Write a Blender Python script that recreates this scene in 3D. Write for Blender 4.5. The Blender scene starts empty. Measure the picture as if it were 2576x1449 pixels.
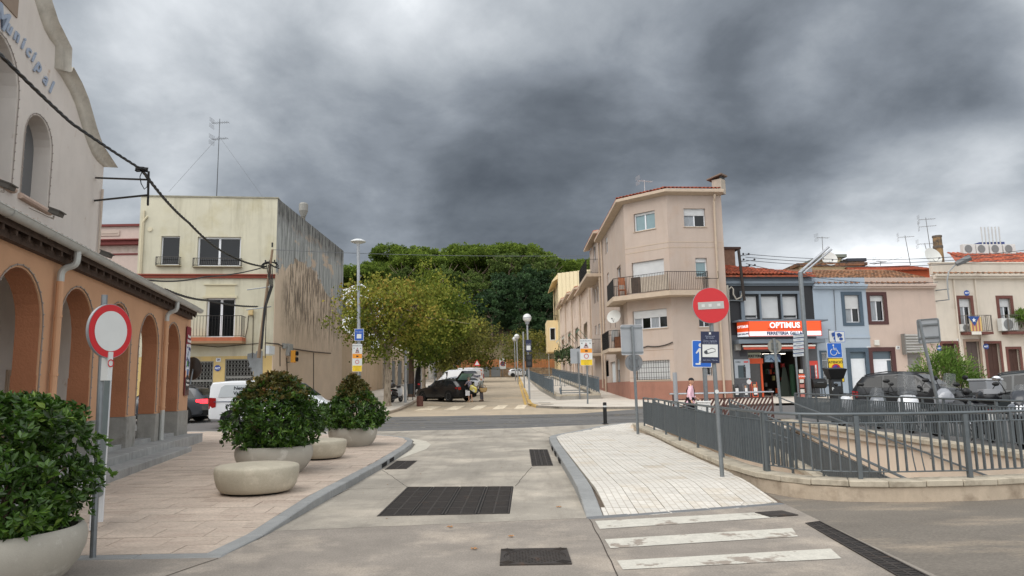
import bpy, math, random
import numpy as np
from mathutils import Vector, Matrix
from mathutils.geometry import tessellate_polygon
S=bpy.context.scene; COL=S.collection; RN=random.Random(11); PI=math.pi
# ---------------------------------------------------------------- camera
FP,CX,CY=1816.,1288.,724.5; EYE=1.65
_p=math.radians(7.96); _r=.017
cf=Vector((0,math.cos(_p),math.sin(_p))); _u=Vector((0,-math.sin(_p),math.cos(_p))); _x=Vector((1,0,0))
cu=_u*math.cos(_r)+_x*math.sin(_r); cr=_x*math.cos(_r)-_u*math.sin(_r)
cam=bpy.data.cameras.new('camera'); co=bpy.data.objects.new('camera',cam); COL.objects.link(co)
co.matrix_world=Matrix(((cr.x,cu.x,-cf.x,0),(cr.y,cu.y,-cf.y,0),(cr.z,cu.z,-cf.z,EYE),(0,0,0,1)))
cam.sensor_width=36; cam.lens=FP/2576*36; cam.clip_end=2000; cam.clip_start=.1; S.camera=co
# ---------------------------------------------------------------- world, sun, exposure
S.view_settings.view_transform='Standard'; S.view_settings.look='None'; S.view_settings.exposure=.62; S.view_settings.gamma=1
def nn(nt,t,**k):
    n=nt.nodes.new(t)
    for a,b in k.items():
        if a in ('operation','data_type','blend_type','noise_dimensions','feature','sky_type','sun_disc','wave_type','bands_direction','distance','clamp','interpolation_type','offset','offset_frequency','squash','squash_frequency'): setattr(n,a,b)
        else: n.inputs[a.replace('_',' ') if not a.isdigit() else int(a)].default_value=b
    return n
SUNDIR=Vector((-.5,-.32,.80)).normalized()
w=bpy.data.worlds.new('World'); S.world=w; w.use_nodes=True; nt=w.node_tree; nt.nodes.clear(); L=nt.links.new
def math_(nt,op,a,b=None,c=None):
    n=nt.nodes.new('ShaderNodeMath'); n.operation=op
    for i,v in enumerate((a,b,c)):
        if v is None: continue
        if isinstance(v,(int,float)): n.inputs[i].default_value=v
        else: nt.links.new(v,n.inputs[i])
    return n.outputs[0]
tc=nt.nodes.new('ShaderNodeTexCoord'); sep=nt.nodes.new('ShaderNodeSeparateXYZ'); L(tc.outputs['Generated'],sep.inputs[0])
den=math_(nt,'ADD',math_(nt,'MAXIMUM',sep.outputs[2],0.0),.38)
cb=nt.nodes.new('ShaderNodeCombineXYZ'); L(math_(nt,'DIVIDE',sep.outputs[0],den),cb.inputs[0]); L(math_(nt,'DIVIDE',sep.outputs[1],den),cb.inputs[1])
n1=nn(nt,'ShaderNodeTexNoise',Scale=1.9,Detail=8.,Roughness=.52,Distortion=.25); L(cb.outputs[0],n1.inputs['Vector'])
mp=nt.nodes.new('ShaderNodeMapping'); mp.inputs['Location'].default_value=(3.1,7.7,0); L(cb.outputs[0],mp.inputs[0])
n2=nn(nt,'ShaderNodeTexNoise',Scale=5.,Detail=9.,Roughness=.6,Distortion=.2); L(mp.outputs[0],n2.inputs['Vector'])
def blob(px,py,wid):   # smooth mask round a direction of the sky (cloud bank)
    a=(px-CX)/FP; b=-(py-CY)/FP; d=(cf+cr*a+cu*b).normalized()
    dp=nt.nodes.new('ShaderNodeVectorMath'); dp.operation='DOT_PRODUCT'; dp.inputs[1].default_value=d; L(tc.outputs['Generated'],dp.inputs[0])
    mr=nt.nodes.new('ShaderNodeMapRange'); mr.interpolation_type='SMOOTHERSTEP'; mr.inputs[1].default_value=math.cos(wid); mr.inputs[2].default_value=1; L(dp.outputs['Value'],mr.inputs[0]); return mr.outputs[0]
val=math_(nt,'MULTIPLY_ADD',n1.outputs[0],1.1,-.04)
for (px,py,wd,am) in [(480,45,.14,0.123),(400,250,.3,-0.030),(250,150,.35,0.111),(760,280,.22,-0.205),(1100,250,.25,0.042),(1000,60,.3,0.032),(900,500,.25,-0.037),(1150,530,.25,-0.097),(1400,540,.25,-0.357),(1400,180,.3,-0.093),(1750,380,.3,0.025),(1650,100,.3,-0.043),(1900,450,.25,-0.012),(2100,200,.25,-0.333),(2050,480,.18,-0.048),(2350,350,.2,-0.232),(2450,120,.28,0.279),(1950,590,.13,0.035),(2150,590,.15,0.094),(2350,560,.16,0.380),(2520,500,.2,-0.166),(2120,380,.2,-0.023),(300,430,.25,0.067),(600,60,.3,0.166),(3000,600,.5,0.063),(-400,300,.7,-0.215),(1300,-500,.7,0.115),(2576,300,.25,-0.072)]:
    val=math_(nt,'MULTIPLY_ADD',blob(px,py,wd),am,val)
val=math_(nt,'MULTIPLY_ADD',math_(nt,'SUBTRACT',n2.outputs[0],.5),.40,val)
beh=nt.nodes.new('ShaderNodeMapRange'); beh.interpolation_type='SMOOTHSTEP'; beh.inputs[1].default_value=.45; beh.inputs[2].default_value=-.35; L(sep.outputs[1],beh.inputs[0])
val=math_(nt,'MULTIPLY_ADD',beh.outputs[0],.6,val)
rp=nt.nodes.new('ShaderNodeValToRGB'); L(val,rp.inputs[0]); e=rp.color_ramp.elements
e[0].position=0.; e[0].color=(.058,.067,.079,1); e[1].position=1; e[1].color=(.84,.86,.88,1)
for p,c in [(.18,(.104,.118,.136)),(.36,(.18,.20,.226)),(.55,(.30,.324,.35)),(.78,(.50,.525,.55))]:
    q=e.new(p); q.color=(*c,1)
sky=nt.nodes.new('ShaderNodeTexSky'); sky.sky_type='NISHITA'; sky.sun_disc=False; sky.sun_elevation=math.asin(SUNDIR.z); sky.sun_rotation=math.atan2(SUNDIR.x,SUNDIR.y)
sc_=nt.nodes.new('ShaderNodeVectorMath'); sc_.operation='SCALE'; L(sky.outputs[0],sc_.inputs[0]); sc_.inputs['Scale'].default_value=.08
mx=nt.nodes.new('ShaderNodeMix'); mx.data_type='RGBA'; mx.inputs[0].default_value=.04; L(rp.outputs[0],mx.inputs[6]); L(sc_.outputs[0],mx.inputs[7])
bg=nt.nodes.new('ShaderNodeBackground'); bg.inputs[1].default_value=1.; L(mx.outputs[2],bg.inputs[0])
wo=nt.nodes.new('ShaderNodeOutputWorld'); L(bg.outputs[0],wo.inputs[0])
sl=bpy.data.lights.new('sun','SUN'); sl.energy=1.5; sl.angle=math.radians(62); sl.color=(1,.965,.91)
so=bpy.data.objects.new('sun',sl); COL.objects.link(so); so.rotation_euler=SUNDIR.to_track_quat('Z','Y').to_euler()
# ---------------------------------------------------------------- pixel helpers (photo width 2576)
ZM=dict(A=(0,0,1.767),B=(0,800,1.61),C=(0,1500,1.802),D=(500,700,2.4156),E=(500,1200,2.4156),F=(700,1450,2.07),H=(1250,900,1.8117),I=(1500,1350,3.963),
 J=(2100,1200,2.898),K=(2150,680,2.1624),L=(2300,1150,2.415),M=(2700,1050,2.415),N=(3200,850,2.2288),O=(3200,1350,2.07),P=(2500,1500,2.229),T=(2900,1200,3.22),V=(3300,1400,3.22),W=(1500,1150,3.22),X=(2050,1400,4.831),Y=(1250,1500,4.83),_=(0,0,1/1.59))
def pz(k,x,y):
    a,b,s=ZM[k]; return ((a+x/s)/1.59,(b+y/s)/1.59)
def ray(x,y): return cf+cr*((x-CX)/FP)-cu*((y-CY)/FP)
def G(y):
    if y<8: return 0.
    if y<27: return .1*(y-8)/19
    if y<128: return .1+.036*(y-27)
    return 3.736
def gp(x,y,dz=0):
    d=ray(x,y); t=10
    for k in range(60):
        z=G(t*d.y)+dz; t=.5*t+.5*(z-EYE)/d.z
    return Vector((t*d.x,t*d.y,G(t*d.y)+dz))
def atY(x,y,Y):
    d=ray(x,y); t=Y/d.y; return Vector((t*d.x,Y,EYE+t*d.z))
class Fr:
    "vertical plane through ground points a (left) and b (right); local u along it, w into it, z up"
    def __init__(s,a,b):
        s.a=Vector(a).to_2d(); s.b=Vector(b).to_2d(); d=s.b-s.a; s.L=d.length; s.u=d/s.L; s.n=Vector((-s.u.y,s.u.x)); s.rz=math.atan2(s.u.y,s.u.x)
    def uv(s,k,x,y,off=0):
        X,Y=pz(k,x,y); d=ray(X,Y); a=s.a+s.n*off
        t=a.dot(s.n)/(d.x*s.n.x+d.y*s.n.y); P=Vector((d.x,d.y))*t-a
        return P.dot(s.u),EYE+t*d.z
    def rc(s,k,x0,y0,x1,y1,off=0):
        xm,ym=(x0+x1)/2,(y0+y1)/2
        return (s.uv(k,x0,ym,off)[0],s.uv(k,xm,y1,off)[1],s.uv(k,x1,ym,off)[0],s.uv(k,xm,y0,off)[1])
    def w(s,u,w=0,z=0):
        p=s.a+s.u*u+s.n*w; return Vector((p.x,p.y,z))
    def off(s,d): return Fr(s.a+s.n*d,s.b+s.n*d)
# ---------------------------------------------------------------- objects
def thing(name,label,cat,loc=(0,0,0),rz=0,group=None):
    o=bpy.data.objects.new(name,None); COL.objects.link(o); o.location=loc; o.rotation_euler=(0,0,rz); o.empty_display_size=.2
    o['label']=label; o['category']=cat
    if group: o['group']=group
    return o
def tag(o,label,cat,group=None):
    o['label']=label; o['category']=cat
    if group: o['group']=group
    return o
def fthing(fr,name,label,cat,group=None): return thing(name,label,cat,(fr.a.x,fr.a.y,0),fr.rz,group)
def link(name,me,parent=None,loc=(0,0,0),rot=(0,0,0),sc=(1,1,1)):
    o=bpy.data.objects.new(name,me); COL.objects.link(o); o.location=loc; o.rotation_euler=rot; o.scale=sc
    if parent is not None: o.parent=parent
    return o
def dup(root,loc,rz=0,label=None,sc=None):
    r=root.copy(); COL.objects.link(r); r.location=loc; r.rotation_euler=(0,0,rz)
    if sc: r.scale=sc
    if label: r['label']=label
    for c in list(root.children):
        d=c.copy(); COL.objects.link(d); d.parent=r
        for g in list(c.children):
            h=g.copy(); COL.objects.link(h); h.parent=d
    return r
class MB:
    def __init__(s): s.v=[]; s.f=[]; s.m=[]
    def add(s,vs,fs,mi=0):
        n=len(s.v); s.v+=[tuple(v) for v in vs]; s.f+=[tuple(i+n for i in f) for f in fs]; s.m+=[mi]*len(fs); return s
    def box(s,x0,y0,z0,x1,y1,z1,mi=0):
        return s.add([(x0,y0,z0),(x1,y0,z0),(x1,y1,z0),(x0,y1,z0),(x0,y0,z1),(x1,y0,z1),(x1,y1,z1),(x0,y1,z1)],
          [(0,3,2,1),(4,5,6,7),(0,1,5,4),(1,2,6,5),(2,3,7,6),(3,0,4,7)],mi)
    def cyl(s,p0,p1,r0,r1=None,n=10,mi=0,cap=True):
        p0,p1=Vector(p0),Vector(p1); r1=r0 if r1 is None else r1; d=(p1-p0).normalized()
        a=d.orthogonal().normalized(); b=d.cross(a); vs=[]
        for p,r in ((p0,r0),(p1,r1)):
            for i in range(n):
                t=2*PI*i/n; vs.append(p+a*(r*math.cos(t))+b*(r*math.sin(t)))
        fs=[(i,(i+1)%n,n+(i+1)%n,n+i) for i in range(n)]
        if cap: fs+=[tuple(range(n-1,-1,-1)),tuple(range(n,2*n))]
        return s.add(vs,fs,mi)
    def tube(s,pts,r,n=8,mi=0,taper=None,cap=True):
        pts=[Vector(p) for p in pts]; vs=[]; prev=None; m=len(pts)
        for k,p in enumerate(pts):
            d=(pts[min(k+1,m-1)]-pts[max(k-1,0)]).normalized()
            a=(prev-d*prev.dot(d)).normalized() if prev is not None and (prev-d*prev.dot(d)).length>1e-4 else d.orthogonal().normalized()
            prev=a; b=d.cross(a); rr=r if taper is None else r+(taper-r)*k/(m-1)
            vs+=[p+a*(rr*math.cos(2*PI*i/n))+b*(rr*math.sin(2*PI*i/n)) for i in range(n)]
        fs=[(k*n+i,k*n+(i+1)%n,(k+1)*n+(i+1)%n,(k+1)*n+i) for k in range(m-1) for i in range(n)]
        if cap: fs+=[tuple(range(n-1,-1,-1)),tuple(range((m-1)*n,m*n))]
        return s.add(vs,fs,mi)
    def lathe(s,prof,n=32,c=(0,0,0),mi=0,sq=1):
        vs=[]; 
        for r,z in prof: vs+=[(c[0]+r*math.cos(2*PI*i/n),c[1]+sq*r*math.sin(2*PI*i/n),c[2]+z) for i in range(n)]
        m=len(prof); fs=[(k*n+i,k*n+(i+1)%n,(k+1)*n+(i+1)%n,(k+1)*n+i) for k in range(m-1) for i in range(n)]
        if m==2 and prof[0][1]==prof[1][1]: return s.add(vs,fs if prof[0][0]>1e-5 else [tuple(range(n,2*n))],mi)
        if prof[0][0]>1e-5: fs.append(tuple(range(n-1,-1,-1)))
        if prof[-1][0]>1e-5: fs.append(tuple(range((m-1)*n,m*n)))
        return s.add(vs,fs,mi)
    def sph(s,c,r,nu=14,nv=8,mi=0):
        if isinstance(r,(int,float)): r=(r,r,r)
        vs=[]
        for j in range(nv+1):
            t=PI*j/nv
            for i in range(nu): vs.append((c[0]+r[0]*math.sin(t)*math.cos(2*PI*i/nu),c[1]+r[1]*math.sin(t)*math.sin(2*PI*i/nu),c[2]-r[2]*math.cos(t)))
        return s.add(vs,[(j*nu+i,j*nu+(i+1)%nu,(j+1)*nu+(i+1)%nu,(j+1)*nu+i) for j in range(nv) for i in range(nu)],mi)
    def ext(s,poly,y0,y1,mi=0,holes=(),back=True):
        "poly (u,z) with holes, extruded from w=y0 (front) to w=y1"
        loops=[list(poly)]+[list(h) for h in holes]; flat=[p for l in loops for p in l]; n=len(flat)
        tr=tessellate_polygon([[Vector((p[0],p[1],0)) for p in l] for l in loops])
        vs=[(p[0],y0,p[1]) for p in flat]+[(p[0],y1,p[1]) for p in flat]
        fs=[]
        for a,b,c in tr:
            A,B,C=flat[a],flat[b],flat[c]; cr_=(B[0]-A[0])*(C[1]-A[1])-(B[1]-A[1])*(C[0]-A[0])
            if cr_<0: b,c=c,b
            fs.append((a,b,c)); 
            if back: fs.append((a+n,c+n,b+n))
        k=0
        for li,l in enumerate(loops):
            m=len(l); area=sum(l[i][0]*l[(i+1)%m][1]-l[(i+1)%m][0]*l[i][1] for i in range(m))
            for i in range(m):
                a,b=k+i,k+(i+1)%m
                if (area>0)==(li==0): fs.append((a,a+n,b+n,b))
                else: fs.append((b,b+n,a+n,a))
            k+=m
        return s.add(vs,fs,mi)
    def wall(s,u0,z0,u1,z1,holes,w0,w1,mi=0):
        "rectangular wall plate with rectangular openings and reveals"
        us=sorted({u0,u1,*[min(max(h[i],u0),u1) for h in holes for i in (0,2)]}); zs=sorted({z0,z1,*[min(max(h[i],z0),z1) for h in holes for i in (1,3)]})
        inh=lambda u,z: any(h[0]<u<h[2] and h[1]<z<h[3] for h in holes)
        for i in range(len(us)-1):
            for j in range(len(zs)-1):
                a,b,c,d=us[i],us[i+1],zs[j],zs[j+1]
                if b-a<1e-6 or d-c<1e-6 or inh((a+b)/2,(c+d)/2): continue
                s.add([(a,w0,c),(b,w0,c),(b,w0,d),(a,w0,d)],[(0,1,2,3)],mi)
        for h in holes:
            a,c,b,d=h; v=[(a,w0,c),(b,w0,c),(b,w0,d),(a,w0,d),(a,w1,c),(b,w1,c),(b,w1,d),(a,w1,d)]
            s.add(v,[(0,4,5,1),(1,5,6,2),(2,6,7,3),(3,7,4,0)],mi)
        a,c,b,d=u0,z0,u1,z1; v=[(a,w0,c),(b,w0,c),(b,w0,d),(a,w0,d),(a,w1,c),(b,w1,c),(b,w1,d),(a,w1,d)]
        s.add(v,[(1,5,4,0),(2,6,5,1),(3,7,6,2),(0,4,7,3)],mi); return s
    def mesh(s,name,mats,smooth=False,ang=35):
        me=bpy.data.meshes.new(name); me.from_pydata(s.v,[],s.f); 
        for m in (mats if isinstance(mats,(list,tuple)) else [mats]): me.materials.append(m)
        if isinstance(mats,(list,tuple)): me.polygons.foreach_set('material_index',s.m)
        if smooth:
            me.polygons.foreach_set('use_smooth',[True]*len(me.polygons)); me.set_sharp_from_angle(angle=math.radians(ang))
        me.update(); return me
    def build(s,name,mats,parent=None,loc=(0,0,0),rot=(0,0,0),smooth=False,bev=0,seg=2,kind=None,label=None,ang=35):
        o=link(name,s.mesh(name,mats,smooth,ang),parent,loc,rot)
        if bev:
            b=o.modifiers.new('b','BEVEL'); b.width=bev; b.segments=seg; b.limit_method='ANGLE'; b.angle_limit=math.radians(40)
        if kind: o['kind']=kind
        if label: o['label']=label
        return o
# ---------------------------------------------------------------- materials
def lin(c): return tuple(((v/255)/12.92 if v<=10 else (((v/255)+.055)/1.055)**2.4) for v in c)
def M(name,c,rough=.75,metal=0,var=.16,sc=2.,c2=None,c2t=(.5,.62),c2s=1.5,streak=0,bump=0,bs=60,rnd=0,spec=.5,st=(3,3,.35),grain=0,gs=180,sat2=None,emit=0,coat=0,trans=0,warp=(1,1,1)):
    "procedural painted / mineral surface: noise variation, second colour in patches, rain streaks, grain, relief"
    m=bpy.data.materials.new(name); m.use_nodes=True; t=m.node_tree; b=t.nodes['Principled BSDF']; k=t.links.new
    tcn=t.nodes.new('ShaderNodeTexCoord'); mpn=t.nodes.new('ShaderNodeMapping'); k(tcn.outputs['Object'],mpn.inputs[0]); mpn.inputs['Scale'].default_value=warp
    oi=t.nodes.new('ShaderNodeObjectInfo'); 
    if rnd:
        ad=t.nodes.new('ShaderNodeVectorMath'); ad.operation='ADD'; cbn=t.nodes.new('ShaderNodeCombineXYZ'); q=math_(t,'MULTIPLY',oi.outputs['Random'],37.); k(q,cbn.inputs[0]); k(q,cbn.inputs[1]); k(mpn.outputs[0],ad.inputs[0]); k(cbn.outputs[0],ad.inputs[1]); vec=ad.outputs[0]
    else: vec=mpn.outputs[0]
    base=lin(c)
    def mixc(f,a,bc,bt='MIX'):
        x=t.nodes.new('ShaderNodeMix'); x.data_type='RGBA'; x.blend_type=bt
        if isinstance(f,(int,float)): x.inputs[0].default_value=f
        else: k(f,x.inputs[0])
        for i,v in ((6,a),(7,bc)):
            if isinstance(v,tuple): x.inputs[i].default_value=(*v,1)
            else: k(v,x.inputs[i])
        return x.outputs[2]
    def noise(s,d=5,r=.6,v=None,off=0):
        n=nn(t,'ShaderNodeTexNoise',Scale=float(s),Detail=float(d),Roughness=r); k(v or vec,n.inputs['Vector']); return n.outputs[0]
    def mr(f,a,b_,c_,d_):
        x=t.nodes.new('ShaderNodeMapRange'); x.inputs[1].default_value=a; x.inputs[2].default_value=b_; x.inputs[3].default_value=c_; x.inputs[4].default_value=d_; k(f,x.inputs[0]); return x.outputs[0]
    col=base
    if c2 is not None: col=mixc(mr(noise(c2s,7,.65),c2t[0],c2t[1],0,1),col,lin(c2))
    if var:
        f=mr(noise(sc,8,.65),.28,.72,1-var,1+var); g=t.nodes.new('ShaderNodeCombineXYZ'); [k(f,g.inputs[i]) for i in range(3)]; col=mixc(1.,col,g.outputs[0],'MULTIPLY')
    if rnd:
        f=mr(oi.outputs['Random'],0,1,1-rnd,1+rnd); g=t.nodes.new('ShaderNodeCombineXYZ'); [k(f,g.inputs[i]) for i in range(3)]; col=mixc(1.,col,g.outputs[0],'MULTIPLY')
    if grain:
        f=mr(noise(gs,3,.7),.3,.7,1-grain,1+grain); g=t.nodes.new('ShaderNodeCombineXYZ'); [k(f,g.inputs[i]) for i in range(3)]; col=mixc(1.,col,g.outputs[0],'MULTIPLY')
    if streak:
        m2=t.nodes.new('ShaderNodeMapping'); m2.inputs['Scale'].default_value=st; k(vec,m2.inputs[0]); f=mr(noise(1.,8,.7,m2.outputs[0]),.5,.72,0,streak); col=mixc(f,col,sat2 and lin(sat2) or (.06,.055,.045))
    if isinstance(col,tuple): b.inputs['Base Color'].default_value=(*col,1)
    else: k(col,b.inputs['Base Color'])
    b.inputs['Roughness'].default_value=rough; b.inputs['Metallic'].default_value=metal; b.inputs['Specular IOR Level'].default_value=spec
    if coat: b.inputs['Coat Weight'].default_value=coat; b.inputs['Coat Roughness'].default_value=.04
    if trans: b.inputs['Transmission Weight'].default_value=trans
    if emit: b.inputs['Emission Color'].default_value=(*base,1); b.inputs['Emission Strength'].default_value=emit
    if bump:
        n=noise(bs,6,.65); bp=t.nodes.new('ShaderNodeBump'); bp.inputs['Strength'].default_value=bump; bp.inputs['Distance'].default_value=.02; k(n,bp.inputs['Height']); k(bp.outputs[0],b.inputs['Normal'])
    return m
_mc={}
def MP(c,rough=.5,metal=0,**k):
    key=(c,rough,metal,tuple(sorted(k.items())))
    if key not in _mc: _mc[key]=M('paint_%d'%len(_mc),c,rough,metal,**{**dict(var=.05,sc=4),**k})
    return _mc[key]
GLASS=M('window_glass',(16,19,22),.07,0,var=.25,sc=1.2,spec=.5)
CURT=M('net_curtain',(150,155,160),.8,var=.35,sc=6,warp=(8,8,.4))
WHITEF=M('white_aluminium',(225,227,230),.4,var=.04)
SHUT=M('roller_shutter',(205,206,206),.55,var=.06)
STEEL=M('galvanised_steel',(128,133,136),.45,.55,var=.14,sc=9)
DARKIRON=M('dark_iron',(38,36,34),.6,.3,var=.25,sc=12)
RAILM=M('grey_railing_paint',(96,102,105),.42,.25,var=.12,sc=5,rnd=.07)
CONC=M('concrete',(150,146,138),.85,var=.14,grain=.1,bump=.15)
BLACK=MP((14,14,15),.45); RUBBER=MP((18,18,19),.85)
TERRA=M('terracotta_tile',(165,84,58),.85,var=.3,sc=5,rnd=.28,c2=(105,72,55),c2t=(.52,.66),c2s=3)
TERRAO=M('old_clay_tile',(140,100,72),.88,var=.3,sc=5,rnd=.3,c2=(82,66,52),c2t=(.48,.62),c2s=3)
def text(body,size,mat,parent,loc,rot=(PI/2,0,0),ext=.004,align='CENTER',bold=0,sx=1,shear=0,name='lettering'):
    cu_=bpy.data.curves.new('t','FONT'); cu_.body=body; cu_.size=size; cu_.extrude=ext; cu_.align_x=align; cu_.align_y='CENTER'; cu_.offset=bold; cu_.shear=shear; cu_.resolution_u=3
    o=bpy.data.objects.new('t',cu_); COL.objects.link(o); dg=bpy.context.evaluated_depsgraph_get(); me=bpy.data.meshes.new_from_object(o.evaluated_get(dg)); bpy.data.objects.remove(o)
    me.name='lettering'; me.materials.clear(); me.materials.append(mat); return link(name,me,parent,loc,rot,(sx,1,1))
def disc(r,n=32): return [(r*math.cos(2*PI*i/n),r*math.sin(2*PI*i/n)) for i in range(n)]
def rect(a,b,c,d): return [(a,b),(c,b),(c,d),(a,d)]
def rrect(w,h,r,n=4):
    P=[]
    for cx,cy,a0 in ((w/2-r,h/2-r,0),(-w/2+r,h/2-r,PI/2),(-w/2+r,-h/2+r,PI),(w/2-r,-h/2+r,1.5*PI)):
        P+=[(cx+r*math.cos(a0+PI/2*i/n),cy+r*math.sin(a0+PI/2*i/n)) for i in range(n+1)]
    return P
# ================================================================ ground, roads, paving
def gs(x,y,dz=0):
    d=ray(x,y); Y=4.
    while Y<260:
        if EYE+d.z/d.y*Y<G(Y)+dz: break
        Y+=.05
    return Vector((d.x/d.y*Y,Y,G(Y)+dz))
def struct(o): o['kind']='structure'; return o
def sheet(name,poly,zf,mat,cuts=(8,27,128),parent=None):
    import bmesh
    bm=bmesh.new(); vs=[bm.verts.new((x,y,0)) for x,y in poly]; bm.faces.new(vs).normal_update(); bmesh.ops.triangulate(bm,faces=bm.faces)
    for c in cuts:
        bmesh.ops.bisect_plane(bm,geom=bm.verts[:]+bm.edges[:]+bm.faces[:],plane_co=(0,c,0),plane_no=(0,1,0))
    for v in bm.verts: v.co.z=zf(v.co.x,v.co.y)
    bmesh.ops.recalc_face_normals(bm,faces=bm.faces)
    if sum(f.normal.z for f in bm.faces)<0: bmesh.ops.reverse_faces(bm,faces=bm.faces)
    me=bpy.data.meshes.new(name); bm.to_mesh(me); bm.free(); me.materials.append(mat); return link(name,me,parent)
ASPH=M('asphalt',(100,99,98),.85,var=.12,sc=1.2,grain=.22,gs=60,c2=(118,113,104),c2t=(.55,.75),c2s=.35,bump=.25,bs=150)
ASPHB=M('worn_brown_asphalt',(114,107,98),.88,var=.15,sc=.9,grain=.34,gs=48,c2=(156,142,124),c2t=(.5,.72),c2s=.7,bump=.3,bs=140,warp=(.6,1.6,1))
LANEC=M('road_concrete',(152,145,134),.88,var=.19,sc=.8,grain=.15,gs=55,c2=(190,180,165),c2t=(.46,.70),c2s=.55,bump=.12,bs=90,streak=.38,st=(2.2,.25,1),sat2=(92,84,76))
LANE2=M('dusty_street_concrete',(168,154,134),.9,var=.14,sc=.7,grain=.08,c2=(192,172,144),c2t=(.5,.7),c2s=.3,streak=.2,st=(2.5,.15,1),sat2=(110,98,84))
FORE=M('foreground_concrete',(139,131,122),.88,var=.2,sc=1.3,grain=.24,gs=55,c2=(176,164,150),c2t=(.50,.70),c2s=.8,bump=.2,bs=120)
TILEW=M('white_paver',(206,201,192),.8,var=.10,sc=2.5,grain=.08,gs=160,rnd=.06,c2=(192,180,162),c2t=(.52,.7),c2s=.8,bump=.1)
def grooves(m,rw,bw,c,ms=.008):
    t=m.node_tree; k=t.links.new; b=t.nodes['Principled BSDF']; old=b.inputs['Base Color'].links[0].from_socket; tc_=t.nodes.new('ShaderNodeTexCoord'); mp_=t.nodes.new('ShaderNodeMapping'); mp_.inputs['Rotation'].default_value=(0,0,PI/2); k(tc_.outputs['Object'],mp_.inputs[0]); br=nn(t,'ShaderNodeTexBrick',Scale=1.); k(mp_.outputs[0],br.inputs[0]); br.inputs['Mortar Size'].default_value=ms; br.inputs['Brick Width'].default_value=bw; br.inputs['Row Height'].default_value=rw; br.inputs['Mortar Smooth'].default_value=.3; x=t.nodes.new('ShaderNodeMix'); x.data_type='RGBA'; k(math_(t,'MULTIPLY',br.outputs['Fac'],.55),x.inputs[0]); k(old,x.inputs[6]); x.inputs[7].default_value=(*lin(c),1); k(x.outputs[2],b.inputs['Base Color'])
    bp=t.nodes.new('ShaderNodeBump'); bp.invert=True; bp.inputs['Strength'].default_value=.5; bp.inputs['Distance'].default_value=.004; k(br.outputs['Fac'],bp.inputs['Height']); k(bp.outputs[0],b.inputs['Normal'])
grooves(TILEW,.1,.2,(150,138,122))
TILEP=M('pink_granite_paver',(186,170,155),.82,var=.19,sc=1.4,grain=.26,gs=46,rnd=.05,c2=(172,154,140),c2t=(.5,.68),c2s=1.6,bump=.2,warp=(.5,1.6,1))
TILEF=M('pale_pavement',(198,190,178),.85,var=.12,sc=.6,grain=.06,c2=(178,165,150),c2t=(.5,.7),c2s=.4)
KERB=M('granite_kerb',(142,143,142),.8,var=.13,sc=4,grain=.22,gs=200,rnd=.09,bump=.1)
JOINT=M('joint_dirt',(96,84,72),.95,var=.2)
HILLM=M('hill_soil',(96,80,62),.95,var=.3,sc=.2,c2=(70,72,44),c2t=(.4,.6),c2s=.1)
# pit of the pedestrian ramp on the right
PX0,PX1,PY0,PY1=4.15,9.72,11.1,27.3
def grid_ground():
    xs=[-600,-60,-20,-8,-2,PX0,PX1,20,60,600]; ys=[-30,8,PY0,27,PY1,60,128,160,700]
    ys=sorted(set(ys)); m=MB(); idx={}
    for j,y in enumerate(ys):
        for i,x in enumerate(xs):
            idx[i,j]=len(m.v); m.v.append((x,y,G(y)-.03))
    for j in range(len(ys)-1):
        for i in range(len(xs)-1):
            cx_,cy_=(xs[i]+xs[i+1])/2,(ys[j]+ys[j+1])/2
            if PX0<cx_<PX1 and PY0<cy_<PY1: continue
            m.f.append((idx[i,j],idx[i+1,j],idx[i+1,j+1],idx[i,j+1])); m.m.append(0)
    return struct(m.build('ground',ASPHB))
grid_ground()
Z0=lambda x,y:G(y); ZD=lambda d:(lambda x,y:G(y)+d)
struct(sheet('main_road',[(-90,34.5),(-14,29.8),(-5,27.9),(0,28.3),(5,29.9),(14,30.8),(90,32),(90,40),(14,40),(9,37.6),(6.4,38.1),(3,35.5),(-5.6,35.5),(-15,36),(-90,40)],Z0,ASPH))
struct(sheet('concrete_lane',[(-3.05,8.96),(1.02,9.5),(1.12,22.1),(1.45,23.8),(2.15,26.),(3.2,28.2),(4.5,29.7),(5.,29.88),(0,28.28),(-5,27.88),(-13,29.5),(-13,27.),(-5.6,26.8),(-3.3,22.8)],ZD(.004),LANEC))
struct(sheet('foreground_road',[(-9,2),(3.4,2),(3.6,6.5),(3.72,10.3),(1.,9.55),(-3.05,9.0),(-3.05,7.66),(-9,7.66)],ZD(.002),FORE))
LK=[(-12.6,36.2),(-6.5,37.),(-6.22,40.1),(-6.3,44.4),(-6.6,51.6),(-6.7,70),(-6.9,110),(-7,128)]
struct(sheet('back_street',[(-15,36),(-5.6,35.5),(3,35.5),(6.4,38.1),(4,38.5),(2.3,39.4),(1.2,40.7),(.85,43),(.85,127),(20,127),(20,133),(-20,133),(-20,127),(-7,127.9)]+LK[::-1][1:],ZD(.002),LANE2))
struct(sheet('left_pavement',[(-40,40.6)]+[(-12.6,36.2)]+LK[1:]+[(-14,128),(-14,60),(-40,60)],ZD(.12),TILEF))
RK=[(6.4,38.1),(4,38.5),(2.3,39.4),(1.2,40.7),(.85,43),(.85,60),(.85,90),(.85,126)]
struct(sheet('right_pavement',RK+[(9,126),(9,60),(9,49),(18,49),(18,39.5),(14,39.),(9,37.6)],ZD(.12),TILEF))
struct(sheet('shop_pavement',[(14,39.05),(14,60),(90,60),(90,40.4)],ZD(.125),TILEF))
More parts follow.
